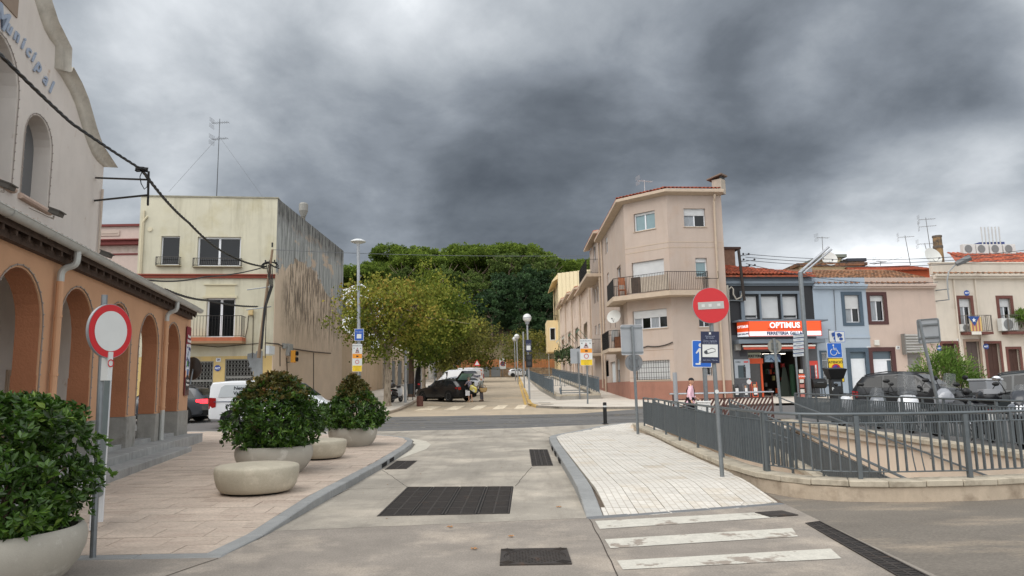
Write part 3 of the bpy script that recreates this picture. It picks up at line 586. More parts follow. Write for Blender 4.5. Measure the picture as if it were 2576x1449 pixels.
def balcony(t,pts,z,h,slab,slabm,mat=DARKIRON,sp=.115,fill=None,name='balcony',curl=0):
    "pts: outline (u,w) of the outer edge, both ends on the wall; slab then bars"
    f=MB(); P=[Vector((a,b,0)) for a,b in pts]; n=len(P)
    vs=[(p.x,p.y,z-slab) for p in P]+[(p.x,p.y,z) for p in P]; f.add(vs,[tuple(range(n-1,-1,-1)),tuple(range(n,2*n))]+[(i,(i+1)%n,n+(i+1)%n,n+i) for i in range(n)])
    b=f.build(name,slabm,t); R_=resample(P,sp); m=MB(); c=sum(P,Vector())/n
    ins=lambda p:(p.x+(c.x-p.x)*.03,p.y+.03)
    for i,p in enumerate(R_):
        x,y=ins(p)
        if curl: m.tube([(x,y,z+.04),(x,y-.07,z+h*.25),(x,y-.02,z+h*.6),(x,y,z+h)],.009,n=4)
        else: m.box(x-.008,y-.008,z+.05,x+.008,y+.008,z+h)
    m.tube([(*ins(p),z+h) for p in P],.018,n=6); m.tube([(*ins(p),z+.07) for p in P],.012,n=5)
    for p in P: x,y=ins(p); m.box(x-.015,y-.015,z,x+.015,y+.015,z+h+.01)
    m.build('railing',mat,b)
    if fill:
        (i0,i1,fm)=fill; q=MB()
        for i in range(i0,i1):
            a,d=ins(P[i]),ins(P[i+1]); q.add([(a[0],a[1]+.02,z+.08),(d[0],d[1]+.02,z+.08),(d[0],d[1]+.02,z+h-.03),(a[0],a[1]+.02,z+h-.03)],[(0,1,2,3)])
        q.build('screen',fm,b)
    return b
def bars(t,r,n,mat=DARKIRON,w=-.03,hor=2,name='window_grille',th=.008):
    u0,z0,u1,z1=r; m=MB()
    for i in range(n): x=u0+(u1-u0)*(i+.5)/n; m.box(x-th,w-th,z0,x+th,w+th,z1)
    for j in range(hor): z=z0+(z1-z0)*(j+.5)/hor if hor>1 else (z0+z1)/2; m.box(u0,w-.006,z-.012,u1,w+.006,z+.012)
    return m.build(name,mat,t)
def rooftiles(t,o,du,dv,nu,nv,mat,r=.1,limit=300,parent_label=None,skip=0):
    "barrel tiles: o start corner (eave), du along the eave, dv up the slope (vectors for one tile step)"
    du,dv=Vector(du),Vector(dv); nrm=du.cross(dv).normalized(); up=dv.normalized(); s=du.normalized(); m=MB(); L_=dv.length*1.14; k=6
    for e,(rr,ll) in enumerate(((r,0),(r*.82,L_))):
        for i in range(k+1):
            a=PI*i/k; m.v.append(tuple(s*(math.cos(a)*rr)+nrm*(math.sin(a)*rr*.8+.02-e*.02)+up*ll))
    for i in range(k): m.f.append((i,i+1,k+1+i+1,k+1+i)); m.m.append(0)
    for i in range(k+1): a=PI*i/k; m.v.append(tuple(s*(math.cos(a)*r*.8)+nrm*(math.sin(a)*r*.62)+up*.0))
    b0=2*(k+1)
    for i in range(k): m.f.append((b0+i,b0+i+1,i+1,i)); m.m.append(0)
    me=m.mesh('roof_tile',mat); cnt=0; rest=MB()
    for j in range(nv):
        for i in range(nu):
            p=Vector(o)+du*i+dv*j+du*RN.uniform(-.04,.04)
            if cnt<limit: link('roof_tile',me,t,p,(0,0,RN.uniform(-.015,.015)))
            else: rest.add([Vector(v)+p for v in m.v],m.f)
            cnt+=1
    if rest.v: rest.build('roof_tile',mat,t,kind='stuff')
def door(t,r,mat,depth=.15,panels=2,handle=True):
    u0,z0,u1,z1=r; m=MB(); m.box(u0,depth,z0,u1,depth+.05,z1)
    for i in range(panels): a=u0+(u1-u0)*i/panels+.06; b=u0+(u1-u0)*(i+1)/panels-.06; m.box(a,depth-.015,z0+.15,b,depth,z0+(z1-z0)*.45); m.box(a,depth-.015,z0+(z1-z0)*.52,b,depth,z1-.15)
    d=m.build('door',mat,t)
    if handle: q=MB(); q.tube([(u1-.12,depth-.0,z0+1.0),(u1-.12,depth-.06,z0+1.0),(u1-.22,depth-.06,z0+1.0)],.012,n=6); q.build('handle',STEEL,d)
    return d
def surround(t,r,wd,mat,pr=.03,name='window_surround',bottom=True,depth=.12):
    u0,z0,u1,z1=r; m=MB(); zb=z0-wd if bottom else z0
    m.box(u0-wd,-pr,zb,u0,depth,z1+wd); m.box(u1,-pr,zb,u1+wd,depth,z1+wd); m.box(u0,-pr,z1,u1,depth,z1+wd)
    if bottom: m.box(u0,-pr,z0-wd,u1,depth,z0)
    return m.build(name,mat,t)
def antenna(name,label,base,h,yagi=1,mat=MP((120,118,116),.5,.5),dish=0,lean=0):
    t=thing(name,label,'antenna',base); m=MB(); m.cyl((0,0,0),(lean,0,h),.028,.018,n=6); m.build('mast',mat,t)
    for k in range(yagi):
        z=h*(.95-.2*k); q=MB(); a=RN.uniform(-.6,.6); ca,sa=math.cos(a),math.sin(a); X=lean*.9
        q.cyl((X-.5*ca,-.5*sa,z),(X+.6*ca,.6*sa,z),.012,n=4)
        for i in range(8): c=-.45+i*.14; q.cyl((X+c*ca-.2*sa,c*sa+.2*ca,z),(X+c*ca+.2*sa,c*sa-.2*ca,z),.007,n=4)
        for s in (-1,1):
            for i in range(4): q.cyl((X-.5*ca-.28*sa,-.5*sa+.28*ca,z+s*(.08+.07*i)),(X-.5*ca+.28*sa,-.5*sa-.28*ca,z+s*(.08+.07*i)),.007,n=4)
        q.build('aerial',mat,t)
    return t
def dish(label,loc,r,rz=0,arm=.3):
    t=thing('satellite_dish',label,'satellite dish',loc,rz); m=MB(); m.lathe([(0,0),(r*.5,r*.05),(r*.85,r*.16),(r,r*.22),(r*.98,r*.24),(r*.5,r*.08),(0,.02)],24); m.build('reflector',MP((205,205,200),.5),t,rot=(PI/2-.35,0,0),loc=(0,0,0),smooth=True)
    q=MB(); q.tube([(0,0,-.02),(0,-r*.5,-r*.7),(0,-r*.95,-r*.3)],.012,n=5); q.box(-.04,-r*1.05,-r*.35,.04,-r*.9,-r*.2); q.tube([(0,.05,0),(0,.15,-.1),(0,.15,-r-.2)],.02,n=6); q.build('arm',MP((120,120,120),.5,.4),t); return t
def acunit(label,loc,rz=0,s=1,group=None):
    t=thing('air_conditioner',label,'air conditioner',loc,rz,group); m=MB(); m.box(-.42*s,0,0,.42*s,.3*s,.62*s); m.build('casing',MP((205,206,203),.5),t,bev=.015)
    q=MB(); q.lathe([(.24*s,0),(.26*s,.012),(.235*s,.02)],24); 
    for i in range(6): q.cyl((.04*s,.0,.012),(.04*s,0,.012),.001,n=3)
    for r_ in (.06,.11,.16,.21): q.lathe([(r_*s,.006),((r_+.008)*s,.012),((r_+.01)*s,.004)],20)
    q.box(-.24*s,-.006,.004,.24*s,.006,.014); q.box(-.006,-.24*s,.004,.006,.24*s,.014); q.build('fan_grille',MP((120,122,122),.5),t,loc=(-.08*s,-.002,.31*s),rot=(PI/2,0,0)); 
    q=MB(); q.lathe([(0,0),(.23*s,.001)],20); q.build('fan_opening',MP((92,84,72),.7),t,loc=(-.08*s,-.003,.31*s),rot=(PI/2,0,0)); return t
def cable(name,label,pts,r,mat=BLACK,cat='cable',n=10,sag=0.,twist=0):
    P=[Vector(p) for p in pts]; out=[]
    for a,b in zip(P,P[1:]):
        for k in range(n): q=a.lerp(b,k/n); q.z-=sag*4*(k/n)*(1-k/n); out.append(q)
    out.append(P[-1]); m=MB()
    if twist:
        for ph in (0,2*PI/3,4*PI/3):
            R2=resample(out,.16); m.tube([p+Vector((math.cos(i*.9+ph)*r*.6,0,math.sin(i*.9+ph)*r*.6)) for i,p in enumerate(R2)],r*.62,n=5)
    else: m.tube(out,r,n=5)
    return tag(m.build(name,mat,smooth=True),label,cat)
def pipe(t,pts,r,mat,name='downpipe',n=10,clips=()):
    P=[Vector(p) for p in pts]
    for _ in (0,1):
        if len(P)>2: P=[P[0]]+[a.lerp(b,f) for a,b in zip(P,P[1:]) for f in (.25,.75)]+[P[-1]]
    pts=P
    m=MB(); m.tube(pts,r,n=n); 
    for z in clips: m.cyl((pts[-1][0],pts[-1][1],z-.02),(pts[-1][0],pts[-1][1],z+.02),r*1.25,n=n)
    return m.build(name,mat,t,smooth=True)
# ================================================================ market hall on the left
ORANGE=M('orange_stucco',(198,154,120),.88,var=.07,sc=1.2,grain=.05,streak=.10,st=(2,2,.4),sat2=(150,100,72),bump=.12,bs=40)
ORANGED=M('rough_shaded_orange_stucco',(168,112,80),.9,var=.12,sc=1.5,grain=.08,bump=.7,bs=22)  # orange stucco with the shade of the reveals in its colour, rough relief
GABM=M('off_white_gable_render',(214,206,198),.88,var=.06,sc=.9,grain=.04,c2=(184,160,140),c2t=(.63,.70),c2s=1.1,streak=.12,st=(2,2,.4),sat2=(150,130,115),bump=.08,bs=30)
MOLD=M('weathered_moulding',(194,189,178),.85,var=.14,sc=3,streak=.25,st=(5,5,.8),grain=.1)
PLINTH=M('grey_plinth_concrete',(150,148,142),.88,var=.16,sc=3,grain=.14,c2=(112,108,100),c2t=(.54,.7),c2s=2,streak=.2,bump=.15)
MARBLE=M('grey_marble_step',(160,160,158),.7,var=.22,sc=3,grain=.1,streak=.35,st=(6,6,.5),sat2=(90,92,92),rnd=.06)
_u=Vector((-.2113,.9774)); A0=Vector((-7.4,10))-_u*6
MF=Fr(A0,A0+_u*19.); mk=fthing(MF,'market_hall','cream market hall with a curved gable and an orange arcade of round arches','building')
C5=[2.26+2.42*k for k in range(7)]; HW=.86; ZS=2.79; ZB=.44; ZP=1.17; TH=.38
poly=[(-.2,ZP)]
for c in C5:
    poly+=[(c-HW,ZP)]+[(c-HW*math.cos(PI*i/14),ZS+HW*math.sin(PI*i/14)) for i in range(15)]+[(c+HW,ZP)]
poly+=[(18.95,ZP),(18.95,4.2),(-.2,4.2)]
m=MB(); m.ext(poly,0,TH); m.build('arcade_wall',ORANGE,mk,smooth=False)
edges=[-.2]+[v for c in C5 for v in (c-HW,c+HW)]+[18.95]
for i in range(0,len(edges),2):
    a,b=edges[i],edges[i+1]
    m=MB(); m.box(a-.0,-.035,ZB,b+.0,TH+.03,ZP); m.build('plinth',PLINTH,mk,bev=.015)
    m=MB(); m.box(a-.012,.01,ZP+.002,b+.012,TH+.012,2.0); m.build('textured_dado',ORANGED,mk)
    m=MB(); m.box(a-.03,-.0,ZB-.02,a,TH,ZB); 
for c in C5:   # arch reveals: same orange paint, their shade put into a darker lining, sill stones between the piers
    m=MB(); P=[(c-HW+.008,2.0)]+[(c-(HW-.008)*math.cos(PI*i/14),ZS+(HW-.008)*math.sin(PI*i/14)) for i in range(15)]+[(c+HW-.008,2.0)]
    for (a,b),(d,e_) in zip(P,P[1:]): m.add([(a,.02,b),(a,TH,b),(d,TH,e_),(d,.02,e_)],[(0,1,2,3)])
    m.build('arch_shade_lining',ORANGED,mk)
    m=MB(); m.box(c-HW,.05,ZB-.1,c+HW,TH,ZB+.12); m.build('sill_stone',MARBLE,mk,bev=.01)
m=MB(); m.box(-.2,TH,ZB-.3,18.95,3.0,ZB+.1); m.build('arcade_floor',PLINTH,mk)
m=MB(); m.box(-.2,3.0,-.3,18.95,3.3,6.0); m.build('back_wall',M('beige_passage_wall',(196,176,156),.9,var=.08,streak=.1),mk)
for k,(a,b) in enumerate([(9.9,10.7),(14,15),(5.5,6.6)]): m=MB(); m.box(a,2.96,.55,b,3.0,2.3 if k else 1.9); m.box(a+.04,2.945,.6,b-.04,2.96,2.25 if k else 1.85); m.build('door',MP((186,164,142),.7),mk)
m=MB(); m.add([(-.2,TH,4.19),(18.95,TH,4.19),(18.95,3.0,5.4),(-.2,3.0,5.4)],[(0,1,2,3)]); m.build('ceiling',MP((110,80,60),.9),mk)
# steps
stepst=thing('steps','two weathered marble steps along the foot of the arcade','steps',(MF.a.x,MF.a.y,0),MF.rz)
for w0,w1,z0,z1,ue in ((-.5,.06,.1,.46,18.9),(-.95,-.5,.0,.31,15.2)):
    u=-.2
    while u<ue-.1:
        v=min(u+RN.uniform(1.2,1.6),ue); m=MB(); m.box(u+.006,w0,z0,v-.006,w1,z1+RN.uniform(-.006,.006)); m.build('step_stone',MARBLE,stepst,bev=.014); u=v
m=MB(); m.add([(15.2,-.95,.31),(15.2,-.5,.31),(16.6,-.5,.12),(15.2,-.95,.1),(15.2,-.5,.1)],[(0,2,1),(0,3,2)]); 
# eaves, gutter, tiles
WOOD=M('dark_soffit_wood',(74,58,48),.9,var=.35,sc=6,grain=.2,bump=.5,bs=18)
m=MB(); m.add([(-.2,-.24,4.08),(18.6,-.24,4.08),(18.6,.02,4.26),(-.2,.02,4.26),(-.2,-.24,4.19),(18.6,-.24,4.19),(18.6,3.2,5.9),(-.2,3.2,5.9)],[(0,3,2,1),(4,5,6,7),(0,1,5,4),(1,2,6,5)]); m.build('roof_slope',WOOD,mk); m=MB(); m.box(-.2,-.12,3.95,18.6,.01,4.09); m.build('soffit_board',WOOD,mk)
u=0
while u<18.5: m=MB(); m.add([(u,-.22,4.0),(u+.07,-.22,4.0),(u+.07,.0,4.14),(u,.0,4.14),(u,-.22,4.1),(u+.07,-.22,4.1),(u+.07,0,4.25),(u,0,4.25)],[(0,1,5,4),(0,3,2,1),(1,2,6,5),(3,0,4,7)]); m.build('rafter',WOOD,mk); u+=.42
rooftiles(mk,(0,-.28,4.235),(.22,0,0),(0,.36,.175),84,3,TERRAO,r=.10)
GUT=M('pale_grey_gutter',(182,184,180),.5,.2,var=.12,sc=2,rnd=.05)
m=MB(); n_=10
vs=[];us=[-.3]+[18.55*k/13 for k in range(14)]
for u in us:
    for i in range(n_+1): a=PI+PI*i/n_; vs.append((u,-.34+.095*math.cos(a),4.235+.095*math.sin(a)))
m.add(vs,[(k*(n_+1)+i,k*(n_+1)+i+1,(k+1)*(n_+1)+i+1,(k+1)*(n_+1)+i) for k in range(len(us)-1) for i in range(n_)]); m.add([vs[-(n_+1)+i] for i in range(n_+1)],[tuple(range(n_+1))])
m.tube([(-.3,-.435,4.24),(18.55,-.435,4.24)],.013,n=6)
for u in us[1:]: m.add([(u,-.34+.102*math.cos(PI+PI*i/n_),4.235+.102*math.sin(PI+PI*i/n_)) for i in range(n_+1)]+[(u+.05,-.34+.102*math.cos(PI+PI*i/n_),4.235+.102*math.sin(PI+PI*i/n_)) for i in range(n_+1)],[(i,i+1,n_+2+i,n_+1+i) for i in range(n_)])
m.build('gutter',GUT,mk,smooth=True)
for uu in (8.35,15.6):
    pipe(mk,[(uu,-.34,4.15),(uu,-.34,3.98),(uu,-.30,3.9),(uu,-.16,3.86),(uu,-.1,3.78),(uu,-.1,3.62)],.058,GUT,name='downpipe_elbow')
    pipe(mk,[(uu,-.1,3.62),(uu,-.1,1.25)],.06,ORANGE,clips=()); m=MB()
    for z in (3.0,2.0,1.3): m.cyl((uu,-.1,z),(uu,-.1,z+.04),.072,n=10)
    m.build('pipe_clip',ORANGE,mk); pipe(mk,[(uu,-.1,1.25),(uu,-.1,.47)],.06,GUT,name='downpipe_foot')
# arcade end wall (passage is open towards the street), gable
GF=MF.off(3.0); gx=Fr(GF.a,GF.b)
def gpt(x,y): return gx.uv('_',x,y)
gt=mk
outer=[gpt(x,y) for x,y in [(87,0),(98,36),(110,71),(124,97),(139,116),(137,171),(152,190),(174,228),(189,262),(201,302),(211,335),(221,363),(232,388),(245,406),(261,420)]]
ue=outer[-1][0]; sidez=outer[-1][1]
top0=outer[0]; extra=[(top0[0]-.35,top0[1]+.9),(top0[0]-.9,top0[1]+1.9),(top0[0]-1.7,top0[1]+2.5),(12.3,top0[1]+2.7)]
prof=extra[::-1]+outer           # from the centre down to the right end
left=[(24.6-u,z) for u,z in prof[::-1]]
gp_=[(24.6-ue,.5)]+left[:-1]+prof+[(ue,.5)]
def arch_(a,b,z0,zt,n=12):
    r=(b-a)/2; c=(a+b)/2; zs=zt-r; return [(a,z0),(b,z0)]+[(c+r*math.cos(PI*i/n),zs+r*math.sin(PI*i/n)) for i in range(n+1)]
h1=arch_(gpt(56,420)[0],gpt(125,420)[0]-.0,gpt(84,508)[1],gpt(84,279)[1]); hb=gpt(46,200); 
h2=arch_(11.15,13.44,gpt(25,470)[1],9.95); h3=arch_(24.6-h1[1][0],24.6-h1[0][0],h1[0][1],gpt(84,279)[1])
m=MB(); m.ext(gp_,0,.42,holes=[h1,h2,h3]); m.build('gable_wall',GABM,gt).location=(0,3.0,0)
for h in (h1,h2,h3):
    a,b=h[0][0],h[1][0]; z0=h[0][1]; zt=max(p[1] for p in h)
    m=MB(); m.ext([(p[0],p[1]) for p in h],.41,.45); m.build('window_pane',MP((96,98,100),.3),gt,loc=(0,3.0,0))
    m=MB(); m.box(a+(b-a)*.42,.33,z0,a+(b-a)*.42+.11,.41,zt-.04); m.box(a+.02,.36,z0,a+.07,.41,zt-(b-a)/2); m.build('window_frame',WHITEF,gt,loc=(0,3.0,0))
    m=MB(); m.tube([(a-.12,-.06,z0-.06),(b+.12,-.06,z0-.06)],.075,n=8); m.box(a-.12,-.05,z0-.13,b+.12,.3,z0); m.build('sill',MP((196,172,156),.8),gt,loc=(0,3.0,0))
# coping moulding following the gable outline
def offs(P,d):
    out=[]
    for i in range(len(P)):
        a,b=Vector(P[max(i-1,0)]),Vector(P[min(i+1,len(P)-1)]); t_=(b-a).normalized(); out.append((P[i][0]+t_.y*-d,P[i][1]+t_.x*d))
    return out
ol=offs(prof,.30)
for k in range(len(prof)): 
    if prof[k] in (outer[4],): ol[k]=(prof[k][0]+.33,prof[k][1]+.12)
    if prof[k] in (outer[5],): ol[k]=(prof[k][0]+.33,prof[k][1]+.05)
ol[-1]=(prof[-1][0]+.42,prof[-1][1]+.12)
m=MB(); il=prof; nP=len(il)
lay=[([p for p in il],-.02),([((a[0]*2+b[0])/3,(a[1]*2+b[1])/3) for a,b in zip(il,ol)],-.12),([((a[0]+b[0]*2)/3,(a[1]+b[1]*2)/3) for a,b in zip(il,ol)],-.14),(ol,-.30),(ol,.55),(il,.5)]
vs=[(p[0],w_,p[1]) for P_,w_ in lay for p in P_]
m.add(vs,[(j*nP+i,j*nP+i+1,((j+1)%6)*nP+i+1,((j+1)%6)*nP+i) for j in range(6) for i in range(nP-1)]+[tuple(j*nP+nP-1 for j in range(6))])
m.build('gable_coping',MOLD,gt,loc=(0,3.0,0),smooth=True,ang=75)
q=gx.uv('_',247,356,0); m=MB(); m.sph((q[0]-.05,.5,q[1]),.2,16,10); m.cyl((q[0]-.05,.5,q[1]-.6),(q[0]-.05,.5,q[1]-.15),.12); m.build('ball_finial',MOLD,gt,loc=(0,3.0,0),smooth=True)
m=MB(); m.box(ue-.02,.3,.5,ue+.0,14,sidez); m.box(24.6-ue,3,.5,ue,14,sidez-.5); m.build('side_wall',GABM,gt,loc=(0,3.0,0))
pipe(gt,[(ue-.18,2.93,sidez-.8),(ue-.2,2.93,4.6)],.035,MP((190,176,162),.7))
# raised script lettering "Mercat Municipal" (visible part of the arc)
BLUEL=M('grey_blue_letters',(158,170,188),.5,var=.05)
lets=[('M',('A',-8,110),1.5),('u',('A',52,190),1),('n',('A',105,245),1),('i',('A',150,300),1),('c',('A',190,352),1),('i',('A',225,395),1),('p',('A',262,460),1.1),('a',('A',312,555),1),('l',('A',350,610),1.15)]
LP=[Vector(gx.uv(*z)) for _,z,_ in lets]
for i,(ch_,z,s_) in enumerate(lets):
    d=LP[min(i+1,len(LP)-1)]-LP[max(i-1,0)]; a=math.atan2(d.y,d.x)
    text(ch_,.52*s_,BLUEL,gt,(LP[i].x,2.97,LP[i].y),(PI/2,-a,0),ext=.014,shear=.35,bold=.012,name='letter')
q=gx.rc('A',20,0,120,110); m=MB(); m.box(q[0]-.6,2.97,q[1]+.1,q[2],3.0,q[3]+.6); m.build('plaque',MP((150,132,116),.8),gt)
def lstring(P,w,st,r,lab):
    m=MB(); m.tube([(p[0],w,p[1]) for p in P],.012,n=4)
    for v in resample([Vector((p[0],w-.008,p[1])) for p in P],st): m.sph(tuple(v),r,5,3)
    ls=tag(m.build('light_string',MP((150,140,132),.5)),lab,'light string','strings of small bulbs on the market hall'); ls.location=(MF.a.x,MF.a.y,0); ls.rotation_euler=(0,0,MF.rz)
for h,lab in ((h1,'small'),(h2,'large')):
    P=[(p[0]+(.05 if p[0]>(h[0][0]+h[1][0])/2 else -.05),p[1]+.03) for p in h[2:]]; P=[(h[1][0]+.05,h[1][1])]+P+[(h[0][0]-.05,h[0][1])]; lstring(P,2.975,.22,.022,'string of small bulbs round the %s arched gable window'%lab)
for k,c in enumerate(C5):
    P=[(c+HW+.04,ZP+.05)]+[(c+(HW+.04)*math.cos(PI*i/14),ZS+(HW+.04)*math.sin(PI*i/14)) for i in range(15)]+[(c-HW-.04,ZP+.05)]; lstring(P,-.015,.2,.018,'string of small bulbs round the %s arcade arch from the street'%('seventh','sixth','fifth','fourth','third','second','first')[k])
# things fixed to the market hall
bn=fthing(MF,'banner','tall dark red market banner at the street end of the arcade','banner'); r=(18.28,1.62,18.86,3.72)
WRED=MP((128,30,44),.7); m=MB(); m.box(r[0],-.045,r[1],r[2],-.03,r[3]); m.build('sheet',WRED,bn)
for a,b,c,d,mt in [(.02,.36,.98,.74,MP((205,212,222),.7)),(.02,.26,.98,.36,MP((206,150,110),.7)),(.02,.0,.98,.26,MP((96,66,58),.7)),(.3,.42,.7,.5,MP((84,140,62),.7)),(.25,.28,.8,.40,MP((225,228,230),.7)),(.35,.3,.7,.38,MP((60,100,160),.7))]:
    m=MB(); k_=.001*(1+len(bn.children)); m.box(r[0]+(r[2]-r[0])*a,-.045-k_,r[1]+(r[3]-r[1])*b,r[0]+(r[2]-r[0])*c,-.045,r[1]+(r[3]-r[1])*d); m.build('printed_panel',mt,bn)
m=MB(); m.ext([(18.57+.19*math.cos(2*PI*i/20),2.02+.24*math.sin(2*PI*i/20)) for i in range(20)],-.06,-.052); m.build('printed_panel',MP((52,50,54),.6),bn)
m=MB(); 
for i in range(26): x,z=r[0]+RN.uniform(.06,.5),RN.uniform(2.5,3.1); m.box(x-.02,-.06,z-.03,x+.02,-.056,z+.03)
m.build('printed_dots',MP((70,70,120),.6),bn)
for i,tx in enumerate(('Mercat','Municipal','de Calella')): text(tx,.125,MP((235,232,228),.6),bn,(18.57,-.06,3.42-.14*i),bold=.003)
for i,tx in enumerate(('Bon dia','Bon preu')): text(tx,.1,MP((235,232,228),.6),bn,(18.57,-.066,2.07-.12*i),bold=.002)
cm=thing('convex_mirror','round traffic mirror seen edge-on at the corner of the arcade','traffic mirror',MF.w(18.98,-.12,2.45),MF.rz+1.0)
m=MB(); m.lathe([(0,.06),(.2,.05),(.33,0),(.36,-.01),(.36,-.04),(0,-.05)],28); m.build('mirror',MP((84,74,66),.3,.4),cm,rot=(PI/2,0,0),smooth=True); m=MB(); m.tube([(0,0,0),(-.1,.12,-.1),(-.1,.2,-.5)],.025); m.build('bracket',STEEL,cm)
def flood(label,loc,rz,arm):
    t=thing('floodlight',label,'floodlight',loc,rz); m=MB(); m.tube([(-arm,.1,0),(0,0,0),(.02,0,.08)],.02,n=6); m.build('arm',MP((196,186,176),.7),t)
    m=MB(); m.box(-.16,-.12,.1,.16,.12,.2); m.box(-.18,-.15,.2,.18,.15,.23); m.build('head',MP((96,92,86),.6),t,rot=(.35,0,0)); return t
p=gx.uv('_',135,540,-.9); flood('grey floodlight on an arm over the arcade roof by the small arched window',gx.w(p[0],-.9,p[1]-.1),MF.rz,1.1)
p=gx.uv('_',10,470,-.4); flood('grey floodlight below the large arched gable window at the left edge',gx.w(p[0],-.4,p[1]-.12),MF.rz,.3)
p=gx.uv('_',262,640,-1.2); flood('small dark floodlight low on the arcade tiles near the building corner',gx.w(p[0],-1.2,p[1]-.15),MF.rz,.2)
# iron cable bracket
bk=thing('cable_bracket','dark iron bracket reaching out from the gable corner and holding the thick cable','bracket',(0,0,0))
Yb=20.6; a1,a2,b1,b2=atY(228,447,22.2),atY(371,452,Yb),atY(225,506,22.2),atY(370,491,Yb); v1,v2=atY(374,431,Yb),atY(372,517,Yb)
for nm,(p,q) in (('upper_arm',(a1,a2)),('lower_arm',(b1,b2)),('upright',(v2,v1))): m=MB(); m.cyl(p,q,.033,n=4); m.build(nm,DARKIRON,bk)
knot=atY(356,426,Yb)
m=MB()
for s in range(5): P=[knot+Vector((.16*math.cos(t*.7+s),.06*math.sin(t+s),.06*math.sin(t*.7+s*2))) for t in range(9)]; m.tube(P,.018,n=5)
m.tube([atY(x,y,Yb) for x,y in [(358,430),(352,445),(355,462),(363,476),(370,470),(371,455)]],.014,n=5); m.build('cable_knot',BLACK,bk)
cable('power_cable','thick black twisted power cable crossing the gable down to the iron bracket',[atY(-120,25,9),atY(0,137,12.0),atY(180,310,16),knot],.035,sag=.02,twist=1)
POLETOP=(('D',1400,880),37.6)
pt=atY(*pz('D',1360,885),38.6)
cable('power_cable','black twisted cable sagging from the iron bracket to the wooden pole on the corner',[knot,atY(475,560,27.5),atY(570,638,33.5),pt],.045,sag=.12,twist=1)
cable('power_cable','black cable from the arcade roof to the wooden pole, upper of two',[atY(*pz('D',215,1015),24),atY(*pz('D',760,985),30),pt],.03,sag=.1)
cable('power_cable','black bundled cable from the arcade roof to the cream house, lower of two',[atY(*pz('D',390,1105),23.5),atY(*pz('D',800,1210),30),atY(*pz('D',1280,1270),37.6)],.04,sag=.08,twist=1)
# ================================================================ cream house on the left corner
CRM=M('stained_cream_render',(200,195,174),.9,var=.09,sc=.7,grain=.05,streak=.42,st=(1.6,1.6,.14),sat2=(120,112,86),c2=(188,180,150),c2t=(.5,.7),c2s=.6,bump=.1,bs=30)
OCH=M('ochre_render',(204,178,120),.9,var=.1,sc=.8,grain=.06,streak=.25,st=(2,2,.3),c2=(186,170,130),c2t=(.52,.66),c2s=.8)
YF=Fr((-20.4,38.75),(-13.15,39.67)); ct=fthing(YF,'cream_house','stained cream three-storey corner house with a weathered blank side wall','building')
small=YF.rc('D',345,590,525,868); big=YF.rc('D',697,598,1118,880); bald=YF.rc('D',782,1185,1062,1575); trans=YF.rc('D',780,1065,1062,1185)
g1=YF.rc('E',605,592,845,1130); g2=YF.rc('E',957,570,1235,1130); zt=YF.uv('D',1350,222)[1]; zc=YF.uv('D',750,975)[1]; zsl=YF.uv('E',900,370)[1]; zsb=YF.uv('E',900,420)[1]
L_=YF.L; g0=(g1[0]-1.4,.3,g1[2],g1[3]); g2=(g2[0],.3,g2[2],g2[3]); zo=YF.uv('E',1250,540)[1]
m=MB(); m.wall(-.0,zc,L_,zt,[small,big],0,.3); m.wall(-.0,zo,L_,zc,[bald],.004,.3); m.build('front_wall',CRM,ct)
m=MB(); m.wall(0,.2,L_,zo,[g0,g2],.008,.3); m.build('ground_floor_wall',OCH,ct)
m=MB(); m.box(.01,.31,.2,L_-.01,15,zt-.9); m.build('interior_core',MP((30,28,26),.9),ct)
m=MB(); m.box(-.05,-.1,zc-.13,L_-.02,-.0,zc+.02); m.box(-.05,-.16,zc+.02,L_-.0,-.0,zc+.09); m.build('cornice',MP((134,66,50),.8,var=.15),ct,bev=.01)
m=MB(); m.box(-.05,-.06,zt-.02,L_+.05,.4,zt+.05); m.box(L_-.3,.4,zt-.02,L_+.05,14,zt+.04); m.build('parapet_cap',MP((150,146,130),.9,var=.25),ct)
f=win(ct,small,0,0); f2=win(ct,big,1,0,fw=.09)
for r_,nm in ((small,0),(big,1)):
    balcony(ct,[(r_[0]-.18,0.),(r_[0]-.18,-.22),(r_[2]+.12,-.22),(r_[2]+.12,0.)],r_[1]-.05,.46,.04,MP((150,140,115),.9),mat=MP((70,66,62),.6),sp=.1,name='window_box_rail',curl=1)
win(ct,bald,1,0,fw=.1,depth=.2)
m=MB(); m.box(trans[0]-.12,-.05,trans[1]-.02,trans[2]+.12,.0,trans[1]+.1); m.box(trans[0],-.0,bald[3],trans[2],.004,trans[3]); m.box(trans[0]-.1,-.07,trans[3],trans[2]+.1,0,trans[3]+.06); m.build('lintel',MP((200,192,164),.9),ct)
bs=YF.uv('E',1168,370)[0]; ba=YF.uv('E',560,370)[0]-.8
balcony(ct,[(ba,0),(ba,-.85),(bs,-.85),(bs,0)],zsl,1.15,.2,M('rust_slab',(172,98,68),.85,var=.2,sc=2,streak=.2),sp=.16,name='balcony')
m=MB(); m.box(ba,-.86,zsl-.32,bs,-.0,zsl-.2); m.build('balcony_underside',MP((150,120,90),.9),ct)
m=MB(); m.box(g1[2]-.02,-.02,.2,g2[0]+.02,.0,1.75); m.build('red_dado',MP((150,86,68),.85,var=.12),ct)
